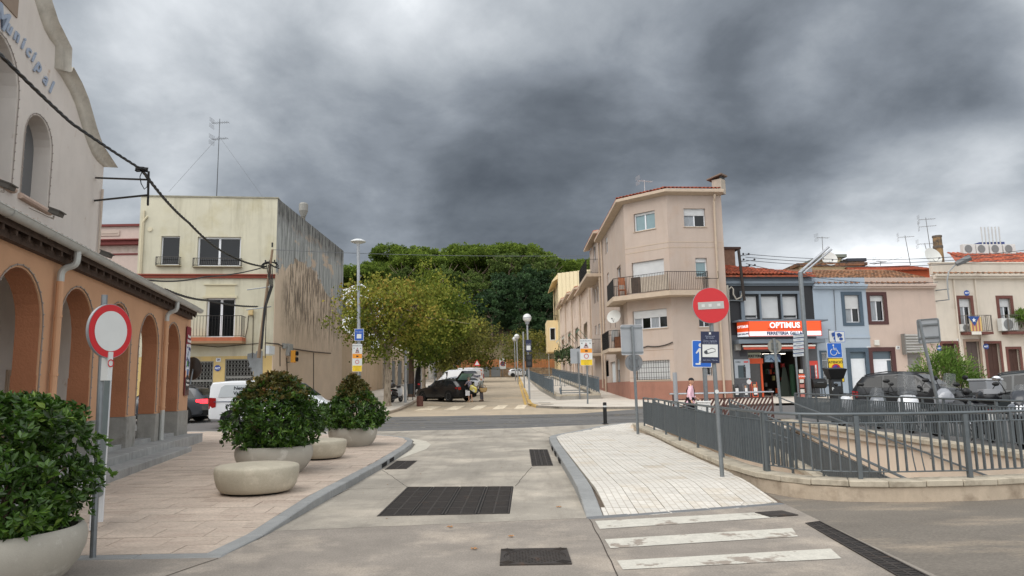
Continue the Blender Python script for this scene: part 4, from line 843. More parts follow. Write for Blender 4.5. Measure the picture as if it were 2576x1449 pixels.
# folding lattice gates
LAT=M('steel_lattice',(140,140,136),.5,.4,var=.1)
for r_ in (g0,g2):
    m=MB(); u0,z0,u1,z1=r_; mid=z1-1.05 if r_ is g0 else z1-.98
    m.box(u0,.05,mid-.06,u1,.1,mid+.06); m.box(u0,.05,z1-.06,u1,.1,z1); m.box(u0,.05,z0,u0+.06,.1,z1); m.box(u1-.06,.05,z0,u1,.1,z1)
    n=int((u1-u0)/.16); h=.22
    for i in range(n+1): x=u0+(u1-u0)*i/n; m.box(x-.009,.06,z0,x+.009,.085,z1)
    z=z0
    while z<z1-.1:
        for i in range(n):
            a=u0+(u1-u0)*i/n; b=u0+(u1-u0)*(i+1)/n; c=(a+b)/2; zz=min(z+h,z1); zm=(z+zz)/2
            for (p,q_) in (((a,z),(c,zm)),((b,z),(c,zm)),((c,zm),(a,zz)),((c,zm),(b,zz))): m.add([(p[0]-.008,.07,p[1]),(p[0]+.008,.07,p[1]),(q_[0]+.008,.07,q_[1]),(q_[0]-.008,.07,q_[1])],[(0,1,2,3)])
        z+=h
    m.build('folding_gate',LAT,ct)
q=YF.uv('E',895,658); m=MB(); m.ext([(q[0]+.17*math.cos(PI/8+PI/4*i),q[1]+.17*math.sin(PI/8+PI/4*i)) for i in range(8)],-.03,-.0); s=fthing(YF,'alarm_sign','blue octagonal alarm plate between the lattice gates of the cream house','sign'); m.build('plate',MP((36,70,150),.5),s); text('ADT',.13,MP((235,238,240),.5),s,(q[0],-.035,q[1]),bold=.006); text('ALWAYS THERE',.032,MP((235,238,240),.5),s,(q[0],-.035,q[1]-.09))
q=YF.uv('E',902,578); s=fthing(YF,'house_number','white tile with house number above the blue alarm plate','sign'); m=MB(); m.box(q[0]-.12,-.02,q[1]-.1,q[0]+.12,0,q[1]+.1); m.build('tile',MP((220,222,224),.5),s); text('28',.15,MP((50,60,110),.5),s,(q[0],-.025,q[1]),bold=.004)
# pipes, vent, boxes
pipe(ct,[YFp for YFp in [(.22,-.05,YF.uv('D',150,345)[1]),(.22,-.05,YF.uv('D',130,960)[1]-1)]],.05,MP((196,186,160),.8)); 
a=YF.uv('D',215,400); b=YF.uv('D',170,470); pipe(ct,[(a[0],0,a[1]),(a[0],-.07,a[1]-.05),(b[0]+.03,-.07,b[1]+.08),(b[0],-.07,b[1]),(b[0],-.07,zc-2)],.055,MP((200,190,162),.8))
q=YF.uv('D',243,526); m=MB(); m.lathe([(.055,0),(.12,0),(.12,.06),(.055,.06)],20); m.build('vent_ring',MP((205,196,170),.8),ct,loc=(q[0],-.0,q[1]),rot=(PI/2,0,0)); m=MB(); m.lathe([(0,.01),(.06,.012)],16); m.build('vent_hole',BLACK,ct,loc=(q[0],-.0,q[1]),rot=(PI/2,0,0))
def utilbox(label,fr,r,mat,d=.15,pr=-.0):
    s=fthing(fr,'meter_box',label,'utility box'); m=MB(); m.box(r[0],pr-d,r[1],r[2],pr,r[3]); m.build('box',mat,s,bev=.012); m=MB(); m.box(r[0]+.03,pr-d-.006,r[1]+.03,r[2]-.03,pr-d,r[3]-.03); m.build('lid',mat,s); return s
utilbox('small cream junction box on the cream house right of the balcony door',YF,YF.rc('E',1197,92,1240,148),MP((204,180,130),.7))
m=MB(); P=[YF.uv('E',x,y) for x,y in [(1185,520),(1215,515),(1235,505),(1260,520),(1270,495),(1300,488),(1330,492),(1330,740),(1240,740),(1245,690),(1215,690),(1225,655),(1190,650),(1205,620),(1180,560)]]; m.ext(P[::-1],-.012,0); s=m.build('cement_patch',M('fresh_cement_patch',(134,138,140),.9,var=.2,sc=2),ct)
for k,(pts) in enumerate([[(1195,150),(1185,260),(1150,420)],[(1240,150),(1235,450),(1230,560)],[(1200,1000-1200+1200,)] if 0 else [(620,430),(900,455),(1170,430),(1330,415)]]):
    P=[YF.uv('E',x,y) for x,y in pts]; m=MB(); m.tube([(a_[0],-.03,a_[1]) for a_ in P],.02,n=5); m.build('wall_cable',MP((70,62,54),.8),ct)
# blank side wall
SF=Fr((-13.15,39.67),(-13.05,55.2))
def sidemat():
    m=M('weathered_party_wall',(202,182,160),.92,var=.1,sc=.6,grain=.08); t=m.node_tree; k=t.links.new; b=t.nodes['Principled BSDF']; old=b.inputs['Base Color'].links[0].from_socket
    tcn=t.nodes.new('ShaderNodeTexCoord'); sp=t.nodes.new('ShaderNodeSeparateXYZ'); k(tcn.outputs['Object'],sp.inputs[0])
    def ns(sx,sz,sc=1.,d=7,rough=.7,off=0):
        mp=t.nodes.new('ShaderNodeMapping'); mp.inputs['Scale'].default_value=(sx,1,sz); mp.inputs['Location'].default_value=(off,off,off); k(tcn.outputs['Object'],mp.inputs[0]); n=nn(t,'ShaderNodeTexNoise',Scale=sc,Detail=float(d),Roughness=rough); k(mp.outputs[0],n.inputs['Vector']); return n.outputs[0]
    def mrr(f,a,b_,c,d):
        x=t.nodes.new('ShaderNodeMapRange'); x.inputs[1].default_value=a; x.inputs[2].default_value=b_; x.inputs[3].default_value=c; x.inputs[4].default_value=d; k(f,x.inputs[0]); return x.outputs[0]
    def mixc(f,a,bc):
        x=t.nodes.new('ShaderNodeMix'); x.data_type='RGBA'; k(f,x.inputs[0]); 
        for i,v in ((6,a),(7,bc)):
            if isinstance(v,tuple): x.inputs[i].default_value=(*v,1)
            else: k(v,x.inputs[i])
        return x.outputs[2]
    X,Z=sp.outputs[0],sp.outputs[2]; edge=math_(t,'MULTIPLY',math_(t,'SUBTRACT',ns(.7,.9,1.),.5),2.6)
    # dark moss streaks on tan render below an old gable outline
    gab=math_(t,'SUBTRACT',9.95,math_(t,'ABSOLUTE',math_(t,'MULTIPLY',math_(t,'SUBTRACT',X,5.7),.27))); 
    below=mrr(math_(t,'SUBTRACT',math_(t,'ADD',gab,edge),Z),-.02,.05,0,1)
    st=mrr(ns(3.2,.5,1.,9,.75),.46,.54,0,1); lowf=mrr(math_(t,'ADD',Z,edge),4.2,6.6,0,1); leftc=mrr(math_(t,'ADD',X,edge),.8,2.2,.0,1)
    col=mixc(math_(t,'MULTIPLY',math_(t,'MULTIPLY',st,lowf),math_(t,'MULTIPLY',leftc,.85)),old,lin((92,80,68)))
    # grey cement upper band
    ab=mrr(math_(t,'SUBTRACT',Z,math_(t,'ADD',gab,edge)),-.02,.06,0,1); grey=mixc(mrr(ns(4,.35,1.,9,.75,5),.45,.60,0,1),lin((172,174,172)),lin((108,110,108))); tan=mrr(ns(.35,.9,1.,6,.6,9),.55,.60,0,1); grey=mixc(math_(t,'MULTIPLY',tan,.8),grey,lin((196,172,148)))
    col=mixc(ab,col,grey)
    top=mrr(math_(t,'ADD',math_(t,'SUBTRACT',Z,11.1),edge),-.1,.8,0,1); dk=mixc(mrr(ns(3.5,.4,1.,9,.8,3),.42,.56,0,1),lin((150,150,146)),lin((66,67,66))); col=mixc(top,col,dk); k(col,b.inputs['Base Color']); return m
SIDEM=sidemat()
m=MB(); zt2=SF.uv('_',847,640)[1]
m.ext([(0,.3),(SF.L,.6),(SF.L,zt-.05),(0,zt)],0,.3); q=m.build('side_wall',SIDEM,ct); q.location=YF.w(YF.L,0,0)-Vector((YF.a.x,YF.a.y,0)); 
# child of ct (rotated): recompute in local space
def loc_in(fr,P): d=Vector((P[0],P[1]))-fr.a; return (d.dot(fr.u),d.dot(fr.n))
a=loc_in(YF,(-13.15,39.67)); q.location=(a[0],a[1],0); q.rotation_euler=(0,0,SF.rz-YF.rz)
fl=thing('flue_pipe','tall metal flue pipe standing on the roof of the cream house','chimney',(-13.9,47.2,11.4)); m=MB(); m.cyl((0,0,0),(0,0,2.4),.13,n=12); m.build('pipe',MP((110,106,98),.7),fl); m=MB(); m.lathe([(.15,1.9),(.3,2.3),(.3,2.75),(.22,2.85),(0,2.85)],16); m.build('cowl',MP((140,138,132),.6),fl)
p=atY(545,492,42); an=antenna('tall_antenna','very tall guyed aerial mast on the roof of the cream house',(p.x,42,p.z-.3),5.1,2,mat=MP((72,74,76),.5,.3))
for q_ in (atY(425,482,41),atY(662,497,42)): d=Vector(q_)-Vector((p.x,42,p.z-.3)); m=MB(); m.cyl((0,0,4.),tuple(d),.008,n=4); m.build('guy_wire',MP((110,112,116),.6),an)
# street wall beyond the house, garages
TW=M('tan_street_wall',(192,170,144),.92,var=.12,sc=.5,grain=.06,streak=.35,st=(1.2,1.2,.25),sat2=(120,102,80),c2=(172,150,124),c2t=(.5,.7),c2s=.5)
WF=Fr((-13.05,55.2),(-13.2,73)); wt=fthing(WF,'street_wall','long tan rendered wall beyond the cream house on the left','wall')
m=MB(); m.ext([(0,.8),(WF.L,1.5),(WF.L,5.2),(0,6.3)],0,.3); m.build('wall',TW,wt); m=MB(); m.add([(0,-.06,6.3),(WF.L,-.06,5.2),(WF.L,.36,5.2),(0,.36,6.3),(0,-.06,6.42),(WF.L,-.06,5.32),(WF.L,.36,5.32),(0,.36,6.42)],[(4,5,6,7),(0,1,5,4),(0,3,2,1)]); m.build('coping',COPE,wt)
sb=Fr((-13.15,39.67),(-13.05,55.2)); m=MB(); P=[sb.uv('E',x,y) for x,y in [(1345,415),(1470,425),(1500,440),(1600,470),(1800,500),(1980,515)]]
wc=fthing(sb,'wall_cables','bundle of old cables clipped along the tan side wall at first-floor height','cable'); m.tube([(a_,-.06,b_) for a_,b_ in P],.035,n=6); m.build('bundle',MP((78,68,58),.8),wc)
for pts in [[(1490,450),(1490,640)],[(1555,560),(1560,720)],[(1815,510),(1815,900)],[(1360,0),(1350,300),(1345,560)]]:
    P=[sb.uv('E',x,y) for x,y in pts]; m=MB(); m.tube([(a_,-.05,b_) for a_,b_ in P],.025,n=5); m.build('drop_cable',MP((66,60,54),.8),wc)
utilbox('white meter box at the corner of the cream house above the pole foot',sb,sb.rc('E',1356,445,1412,525),MP((200,204,206),.6),.2)
utilbox('tall grey junction box hung among the cables on the side wall',sb,sb.rc('E',1553,425,1592,540),MP((150,152,150),.6),.2)
utilbox('small grey junction box beside the tall one on the side wall',sb,sb.rc('E',1515,420,1538,470),MP((150,152,150),.6),.15)
# orange pedestrian signal seen from the side
ps=thing('traffic_signal','small yellow traffic signal bracketed to the corner of the side wall','traffic signal',(sb.w(2.2,-.45,0).x,sb.w(2.2,-.45,0).y,0)); z_=sb.uv('E',1470,535)[1]
m=MB(); m.box(-.15,-.12,z_-.35,.12,.12,z_+.35); m.build('housing',MP((214,150,50),.5),ps,bev=.02)
for dz in (.17,-.17): m=MB(); m.cyl((.12,0,z_+dz),(.24,0,z_+dz),.12,.13,n=14,cap=False); m.cyl((.12,0,z_+dz),(.125,0,z_+dz),.11,n=14); m.build('lens_hood',BLACK,ps)
m=MB(); m.tube([(-.1,0,z_-.3),(-.4,0,z_-.35)],.02); m.build('bracket',MP((50,70,60),.6),ps)
# wooden pole
wp=thing('utility_pole','weathered wooden utility pole with tangled cables at the corner of the cream house','utility pole',(-12.75,39.0,G(39))); 
pts=[Vector(atY(*pz('D',x,y),39.0)) for x,y in [(1350,1300),(1385,1000),(1425,720)]]; b0=Vector((-12.75,39.,G(39))); P=[Vector((pts[0].x-.25,39,G(39)+3))]+pts
m=MB(); m.tube([p-b0 for p in P],.10,n=9,taper=.06); m.build('pole',M('weathered_wood',(128,108,88),.9,var=.25,sc=6,warp=(6,6,.6)),wp,smooth=True)
m=MB(); top=Vector(atY(*pz('D',1400,870),39.0))-b0
for s in range(9):
    a_=RN.uniform(0,6); P=[top+Vector((.5*math.cos(a_+t*.5)*RN.uniform(.6,1),.15*math.sin(t+a_),.18*math.sin(a_*2+t*.6))) for t in range(8)]; m.tube(P,.022,n=5)
m.build('cable_tangle',BLACK,wp)
m=MB()
for s in range(4): m.tube([top+Vector((.1*s-.15,-.12,0)),top+Vector((.05*s+.1,-.15,-1.2)),top+Vector((-.2+.03*s,-.15,-2.4)),top+Vector((-.3+.02*s,-.14,-4.6))],.024,n=5)
m.build('down_cables',BLACK,wp)
for k_,dz in enumerate((-1.2,-2.3)): m=MB(); m.tube([top+Vector((-1.2,0,dz-.15)),top+Vector((.15,-.05,dz))],.03,n=5); m.build('wall_strut',STEEL,wp)
m=MB(); 
for s in (-1,0,1): m.cyl(top+Vector((.25*s,0,.1)),top+Vector((.25*s,0,.28)),.04,n=8)
m.cyl(top+Vector((.1,0,1.0)),top+Vector((.1,0,1.25)),.05,n=8); m.build('insulators',BLACK,wp)
cable('span_wire','thin wire stretched across the street from the wooden pole to the beige corner house',[atY(*pz('D',1430,722),39),atY(1480,643,43.1)],.014,MP((90,94,98),.6),n=20,sag=.15)
# beige house behind the market
bf=Fr((-30,47),(-16,47)); bh=fthing(bf,'beige_house','pale pink house with dark red cornices between the market and the cream house','building')
q=bf.rc('B',620,158,890,175); za=q[3]; q2=bf.rc('B',620,260,885,295); q3=bf.rc('B',620,345,880,355); PK=MP((196,178,168),.9,var=.06); MR=MP((112,52,48),.8)
m=MB(); m.box(0,0,.4,14,8,za-.15); m.build('wall',PK,bh); m=MB(); m.box(-.1,-.15,za-.15,14.1,8,za); m.build('parapet_cap',MR,bh); m=MB(); m.box(-.1,-.4,q2[1],14.1,0,q2[3]-.1); m.box(-.1,-.55,q2[3]-.1,14.1,0,q2[3]); m.build('cornice',MR,bh,bev=.03); m=MB(); m.box(-.1,-.06,q3[1],14,0,q3[3]); m.build('band',MR,bh)
r_=bf.rc('B',625,198,772,232); m=MB(); m.box(r_[0],-.06,r_[1],r_[2],0,r_[3]); m.box(r_[0]+.15,-.09,r_[1]+.15,r_[2]-.15,-.06,r_[3]-.15); m.build('relief_panel',MP((184,168,156),.9),bh)
m=MB(); zf_=(q2[1]+q3[3])/2
for i in range(26): m.lathe([(.14,0),(.16,.03),(.1,.03)],10,c=(.3+i*.52,0,0))
o=m.build('relief_frieze',MP((186,170,158),.9),bh,loc=(0,0,zf_),rot=(PI/2,0,0))
antenna('roof_antenna','tiny aerial on the pink house behind the market',(bf.w(11.5,3,za).x,50,za),.8,1)
m=MB(); m.tube([bf.w(9.6,-.4,zf_-2),bf.w(9.6,-.4,zf_-2.2)],.1); 
# ================================================================ beige-pink corner building and row houses on the right of the street
PKM=M('pinkish_beige_render',(182,166,154),.9,var=.07,sc=.6,grain=.05,c2=(182,158,140),c2t=(.5,.75),c2s=.35,streak=.16,st=(2,2,.3),sat2=(130,108,92),bump=.06,bs=30)
DADO=M('brown_red_dado',(152,108,92),.9,var=.14,sc=1,grain=.08,streak=.2,st=(2,2,.4))
EAVE=MP((186,168,148),.8,var=.1); GLASSB=M('sky_glass',(120,145,150),.1,0,var=.1,spec=.8)
C1=Vector((7.3,45.6)); ztp=atY(*pz('K',704,285),45.6).z
def yat(k,x,y,z): d=ray(*pz(k,x,y)); t=(z-EYE)/d.z; return Vector((d.x*t,d.y*t))
C2=yat('K',1112,203,ztp); C3=yat('K',1585,207,ztp)
P1=Fr(C1,C2); P2=Fr(C2,C3); PS=Fr((7.3,58.2),C1); PS2=Fr((7.3,66.3),(7.3,58.2))
pb=fthing(P1,'corner_building','beige three-storey corner building with a chamfered front and a wrap-around balcony','building')
def sub(fr,o):  # place an object built in frame fr under pb
    a=loc_in(P1,(fr.a.x,fr.a.y)); o.location=(a[0],a[1],0); o.rotation_euler=(0,0,fr.rz-P1.rz); return o
class T2: pass
def locroot(fr,name='wall_panel'):
    return lambda m,nm,mt,**k: sub(fr,m.build(nm,mt,pb,**k))
def facade(fr,root,rects,z0,z1,mat,name='wall',u0=0,u1=None,w0=0.,P=None):
    m=MB(); m.wall(u0,z0,fr.L if u1 is None else u1,z1,rects,w0,w0+.28); o=m.build(name,mat,root)
    return o
ra=P1.rc('K',832,364,1016,520); rb=P1.rc('K',817,784,1098,1052); rc_=P1.rc('K',822,1208,1120,1372); rd=P1.rc('J',1290,700,1682,925)
qa=P2.rc('K',1266,333,1452,490); qb=P2.rc('K',1368,760,1468,925); qc=P2.rc('M',232,520,345,622); qd=P2.rc('M',272,1000,356,1090)
ww=facade(P1,pb,[ra,rb,rc_,rd],.3,ztp,PKM)
m=MB(); m.wall(0,.3,P2.L,ztp,[qa,qb,qc,qd],0,.28); w2=sub(P2,m.build('wall',PKM,pb))
sr=[PS.rc('K',585,572,606,725),PS.rc('K',601,890,617,985),PS.rc('K',686,832,720,950),PS.rc('J',915,222,933,368),PS.rc('J',985,240,998,330),PS.rc('J',870,718,890,900),PS.rc('J',920,697,972,892),PS.rc('J',1066,682,1102,1110)]
dr=PS.rc('J',995,715,1052,1095)
m=MB(); m.wall(0,.3,PS.L,ztp,sr+[dr],0,.28); w3=sub(PS,m.build('wall',PKM,pb))
m=MB(); pc=[loc_in(P1,p) for p in ((7.6,58.2),(7.6,45.9),(C2.x,C2.y+.3),(C3.x-.3,C3.y+.3),(C3.x-.3,58.2))]
m.add([(a,b,.3) for a,b in pc]+[(a,b,ztp) for a,b in pc],[(0,1,6,5),(1,2,7,6),(2,3,8,7),(3,4,9,8),(4,0,5,9)]); m.build('interior_core',MP((34,32,30),.9),pb)
m=MB(); m.add([(a,b,.3) for a,b in [loc_in(P1,p) for p in ((C3.x,C3.y),(C3.x,58.2))]]+[(a,b,ztp) for a,b in [loc_in(P1,p) for p in ((C3.x,58.2),(C3.x,C3.y))]],[(0,1,2,3)]); m.build('party_wall',MP((150,140,130),.9,streak=.3),pb)
for f_ in (win(pb,ra,1,.13,glass=GLASSB,sill=EAVE,fw=.07),win(pb,rb,0,.97,fw=.05),win(pb,rc_,3,.42,curtain=True,sill=EAVE,fw=.06),win(pb,rd,1,.98,fw=.04,sill=EAVE)): pass
bars(pb,rd,14,w=-.04,hor=4)
def inroot(fr):   # an Empty-less sub-frame: build in fr, then move the created children
    return len(pb.children)
def placed(fr,fn):
    before=set(pb.children); fn(); 
    for o in set(pb.children)-before: sub(fr,o)
def f_p2():
    win(pb,qa,1,.38,curtain=True,sill=EAVE,fw=.06); win(pb,qb,0,.22,glass=GLASSB,sill=EAVE,fw=.07); win(pb,qc,1,.1,sill=EAVE); win(pb,qd,1,0); bars(pb,qd,5,w=-.03)
    m=MB(); q=P2.rc('K',1440,900,1552,942); m.tube([(q[0],-.2,q[1]),(q[2],-.2,q[1]),(q[2],-.2,q[1]+.45)],.02,n=5); m.build('clothes_rail',DARKIRON,pb)
    uu=P2.uv('K',1530,500)[0]; pipe(pb,[(uu,-.32,ztp-.1),(uu,-.32,ztp-.35),(uu,-.1,ztp-.6),(uu,-.1,.8)],.065,EAVE)
    m=MB(); m.box(0,-.02,.3,P2.L,0,1.95); m.build('dado',DADO,pb)
    z1,z2=P2.uv('K',1142,622)[1],P2.uv('K',1142,668)[1]
    for z in (z1,z2): m=MB(); m.box(-.02,-.012,z-.02,P2.L,0,z+.02); m.build('band',EAVE,pb)
placed(P2,f_p2)
def f_ps():
    for i,r in enumerate(sr): win(pb,r,0,.0 if i in(2,6) else .3,depth=.12,fw=.04)
    door(pb,dr,MP((214,218,220),.5)); m=MB(); m.box(0,-.02,.3,PS.L,0,2.0); m.build('dado',DADO,pb)
    for x in (565,): uu=PS.uv('K',x,700)[0]; pipe(pb,[(uu,-.12,ztp-.2),(uu,-.12,1.2)],.07,EAVE)
    b0=PS.uv('J',1112,590); u1=PS.L-1.1; z=PS.uv('J',1120,570)[1]
    balcony(pb,[(u1-4.6,0),(u1-4.6,-.55),(u1-4.1,-1.05),(u1-.6,-1.05),(u1,0)],z,1.15,.22,EAVE,fill=(1,3,MP((44,46,48),.85)))
    uu=u1-.9
    m=MB(); m.box(uu-.3,-.6,z,uu+.3,-.2,z+.75); m.build('balcony_clutter',MP((128,84,58),.8,var=.3),pb)
    m=MB(); m.box(uu-2.1,-.5,z+.6,uu-1.4,-.15,z+1.35); m.build('boiler_box',MP((190,192,190),.6),pb)
placed(PS,f_ps)
for z in [P2.uv('K',1142,622)[1],P2.uv('K',1142,668)[1]]: m=MB(); m.box(0,-.012,z-.02,P1.L,0,z+.02); m.build('band',EAVE,pb)
for k in range(4): m=MB(); z=2.2+.55*k; m.box(0,-.006,z-.012,rd[0]-.15 if rd[1]-.1<z<rd[3]+.1 else P1.L,0,z+.012); m.build('band',MP((150,128,112),.9),pb)
m=MB(); m.box(0,-.02,.3,P1.L,0,1.95); m.build('dado',DADO,pb)
m=MB(); m.box(P1.L-3.4,-.01,.25,P1.L-2.6,-.022,1.1) 
# eaves slab, gutter and roof following the three faces
def cornerpts(d,zz):
    ns=[-PS.n,-P1.n,-P2.n]; A=[(7.3,58.2),C1,C2,C3]; out=[]
    out.append(Vector(A[0])+ns[0]*d)
    for i,c in ((0,C1),(1,C2)): b=(ns[i]+ns[i+1]).normalized(); out.append(c+b*(d/b.dot(ns[i])))
    out.append(Vector(A[3])+ns[2]*d); return [(*loc_in(P1,p),zz) for p in out]
inn=cornerpts(-3.2,ztp+1.15); e0=cornerpts(.02,ztp-.12); e1=cornerpts(.5,ztp+.0); e2=cornerpts(.5,ztp+.16); e3=cornerpts(.42,ztp+.2)
m=MB(); 
for A_,B_ in ((e0,e1),(e1,e2),(e2,e3)): m.add(A_+B_,[(i,i+1,5+i,4+i) for i in range(3)])
m.add([e1[3],e2[3],inn[3],e0[3]],[(0,1,2,3)]); m.build('eaves',EAVE,pb)
m=MB(); m.add(e3+inn,[(i,i+1,5+i,4+i) for i in range(3)]); m.add(inn,[(0,1,2,3)]); m.build('roof_deck',TERRA,pb)
for i in (0,1,2):
    A_,B_=Vector(e3[i]),Vector(e3[i+1]); d=(B_-A_); n=int(d.length/.24); dv=((Vector(inn[i])+Vector(inn[i+1]))/2-(A_+B_)/2); dv=dv-d.normalized()*dv.dot(d.normalized()); 
    rooftiles(pb,A_+Vector((0,0,.03)),d/n,dv.normalized()*.36,n,2,TERRA,r=.105,limit=300)
ch_=fthing(P1,'roof_chimney','stone chimney with a sloping cap on the right end of the corner building roof','chimney'); p=atY(*pz('K',1530,150),46.5); q=loc_in(P1,(p.x,45.6)); z=ztp+.45
m=MB(); m.box(q[0]-.3,q[1]-.3,z,q[0]+.35,q[1]+.3,z+.95); m.build('stack',M('chimney_render',(170,160,146),.9,var=.2,streak=.3),ch_)
m=MB(); m.box(q[0]-.28,q[1]-.28,z+.95,q[0]-.18,q[1]+.28,z+1.07); m.box(q[0]+.22,q[1]-.28,z+.95,q[0]+.32,q[1]+.28,z+1.14); m.build('cap_supports',BLACK,ch_)
m=MB(); m.add([(q[0]-.6,q[1]-.45,z+.98),(q[0]+.45,q[1]-.45,z+1.18),(q[0]+.45,q[1]+.45,z+1.18),(q[0]-.6,q[1]+.45,z+.98),(q[0]-.6,q[1]-.45,z+1.05),(q[0]+.45,q[1]-.45,z+1.27),(q[0]+.45,q[1]+.45,z+1.27),(q[0]-.6,q[1]+.45,z+1.05)],[(0,3,2,1),(4,5,6,7),(0,1,5,4),(1,2,6,5),(2,3,7,6),(3,0,4,7)]); m.build('cap',MP((120,104,92),.9,var=.2),ch_)
# wrap-around balcony
zb_=P1.uv('K',960,1062,-.9)[1]; oc=cornerpts(.95,0); a_=loc_in(P1,(7.3,C1.y+3.0)); b_=loc_in(P1,(6.35,C1.y+3.0)); en=P2.uv('K',1438,970,-.0)[0]; e_=P2.w(en,-.95); f_=P2.w(en,0)
balcony(pb,[(a_[0],a_[1]),(b_[0],b_[1]),oc[1][:2],oc[2][:2],loc_in(P1,(e_.x,e_.y)),loc_in(P1,(f_.x,f_.y)),loc_in(P1,(C2.x,C2.y)),(0,0)],zb_,1.15,.28,EAVE,fill=(1,2,MP((52,48,44),.85)))
m=MB(); P_=[Vector((*oc[1][:2],0)).lerp(Vector((*oc[2][:2],0)),t) for t in (.32,1)]; m.add([(P_[0].x,P_[0].y+.04,zb_+.08),(P_[1].x,P_[1].y+.04,zb_+.08),(P_[1].x,P_[1].y+.04,zb_+1.0),(P_[0].x,P_[0].y+.04,zb_+1.0)],[(0,1,2,3)])
m.build('translucent_screen',M('dusty_plastic_screen',(176,162,146),.6,var=.25,sc=4,warp=(4,4,.5)),pb)
m=MB(); m.add([(P_[0].x+.1,P_[0].y+.03,zb_+.08),(P_[0].x+.75,P_[0].y+.02,zb_+.08),(P_[0].x+.75,P_[0].y+.02,zb_+1.05),(P_[0].x+.1,P_[0].y+.03,zb_+1.05)],[(0,1,2,3)]); m.build('dark_cloth',MP((70,58,50),.9,var=.3),pb)
tb=thing('folding_chair','small wooden chair on the wrap-around balcony left of the shuttered door','chair',P1.w(-.1,-.35,zb_)); m=MB(); m.box(-.22,-.2,.42,.22,.2,.47); [m.box(x-.02,y-.02,0,x+.02,y+.02,1.05 if y>0 else .42) for x in(-.2,.2) for y in (-.18,.18)]; m.box(-.2,.16,.8,.2,.2,1.3); m.build('frame',MP((170,104,66),.7),tb)
antenna('roof_antenna','small aerial on the ridge of the corner building',(9.0,47,ztp+.6),1.3,1,mat=MP((190,190,190),.5))
dish('white satellite dish above the side balcony of the corner building',(6.7,47.3,PS.uv('J',1042,262)[1]),.48,-.5)
# second section (stepped up) with high balcony
z2t=ztp+.75; s2=fthing(PS2,'stepped_building','taller beige section behind the corner building with a high dark-screened balcony','building')
r2=[PS2.rc('K',530,598,556,800),PS2.rc('K',480,622,502,800),PS2.rc('K',490,1020,504,1155),PS2.rc('K',511,1000,526,1140),PS2.rc('J',850,268,890,402),PS2.rc('J',810,298,830,402),PS2.rc('J',742,762,756,870),PS2.rc('J',770,690,803,862)]
r2=[r for r in r2 if r[0]>0 and r[2]<PS2.L]; dd=(PS2.L-1.5,1.4,PS2.L-.5,3.7)
m=MB(); m.wall(0,.6,PS2.L,z2t,r2+[dd],0,.28); m.box(0,.29,.6,PS2.L,8,z2t); m.build('wall',PKM,s2)
for r in r2: win(s2,r,0,.2,depth=.12,fw=.04)
door(s2,dd,MP((210,214,218),.5)); m=MB(); m.box(0,-.02,.6,PS2.L,0,2.3); m.build('dado',DADO,s2)
m=MB(); m.add([(-.1,-.55,z2t+.0),(PS2.L,-.55,z2t),(PS2.L,.0,z2t+.1),(-.1,0,z2t+.1),(-.1,-.55,z2t+.16),(PS2.L,-.55,z2t+.16),(PS2.L,4,z2t+1.4),(-.1,4,z2t+1.4),(PS2.L,4,z2t)],[(0,3,2,1),(4,5,6,7),(0,1,5,4),(1,8,6,5)]); m.build('eaves',EAVE,s2)
rooftiles(s2,(0,-.5,z2t+.2),(.24,0,0),(0,.36,.11),33,1,TERRA)
balcony(s2,[(-5+6.2,0),(1.2,-1.2),(PS2.L-.2,-1.2),(PS2.L-.2,0)],PS2.uv('K',570,830)[1]-.3,1.2,.25,EAVE,fill=(1,2,MP((50,52,52),.85)))
pipe(s2,[(PS2.L-.3,-.12,z2t-.2),(PS2.L-.3,-.12,1.6)],.07,EAVE)
m=MB(); m.box(2,1.2,z2t+.5,3,1.9,z2t+1.6); m.box(1.8,1.0,z2t+1.75,3.2,2.1,z2t+1.85); [m.box(x,1.3,z2t+1.6,x+.1,1.4,z2t+1.75) for x in(2,2.9)]; m.build('chimney',MP((140,130,120),.9),s2)
balcony(s2,[(1.5,0),(1.5,-1.0),(PS2.L-.8,-1.0),(PS2.L-.8,0)],PS.uv('J',1120,570)[1]+.25,1.15,.2,EAVE,fill=(1,2,MP((60,62,64),.85)))
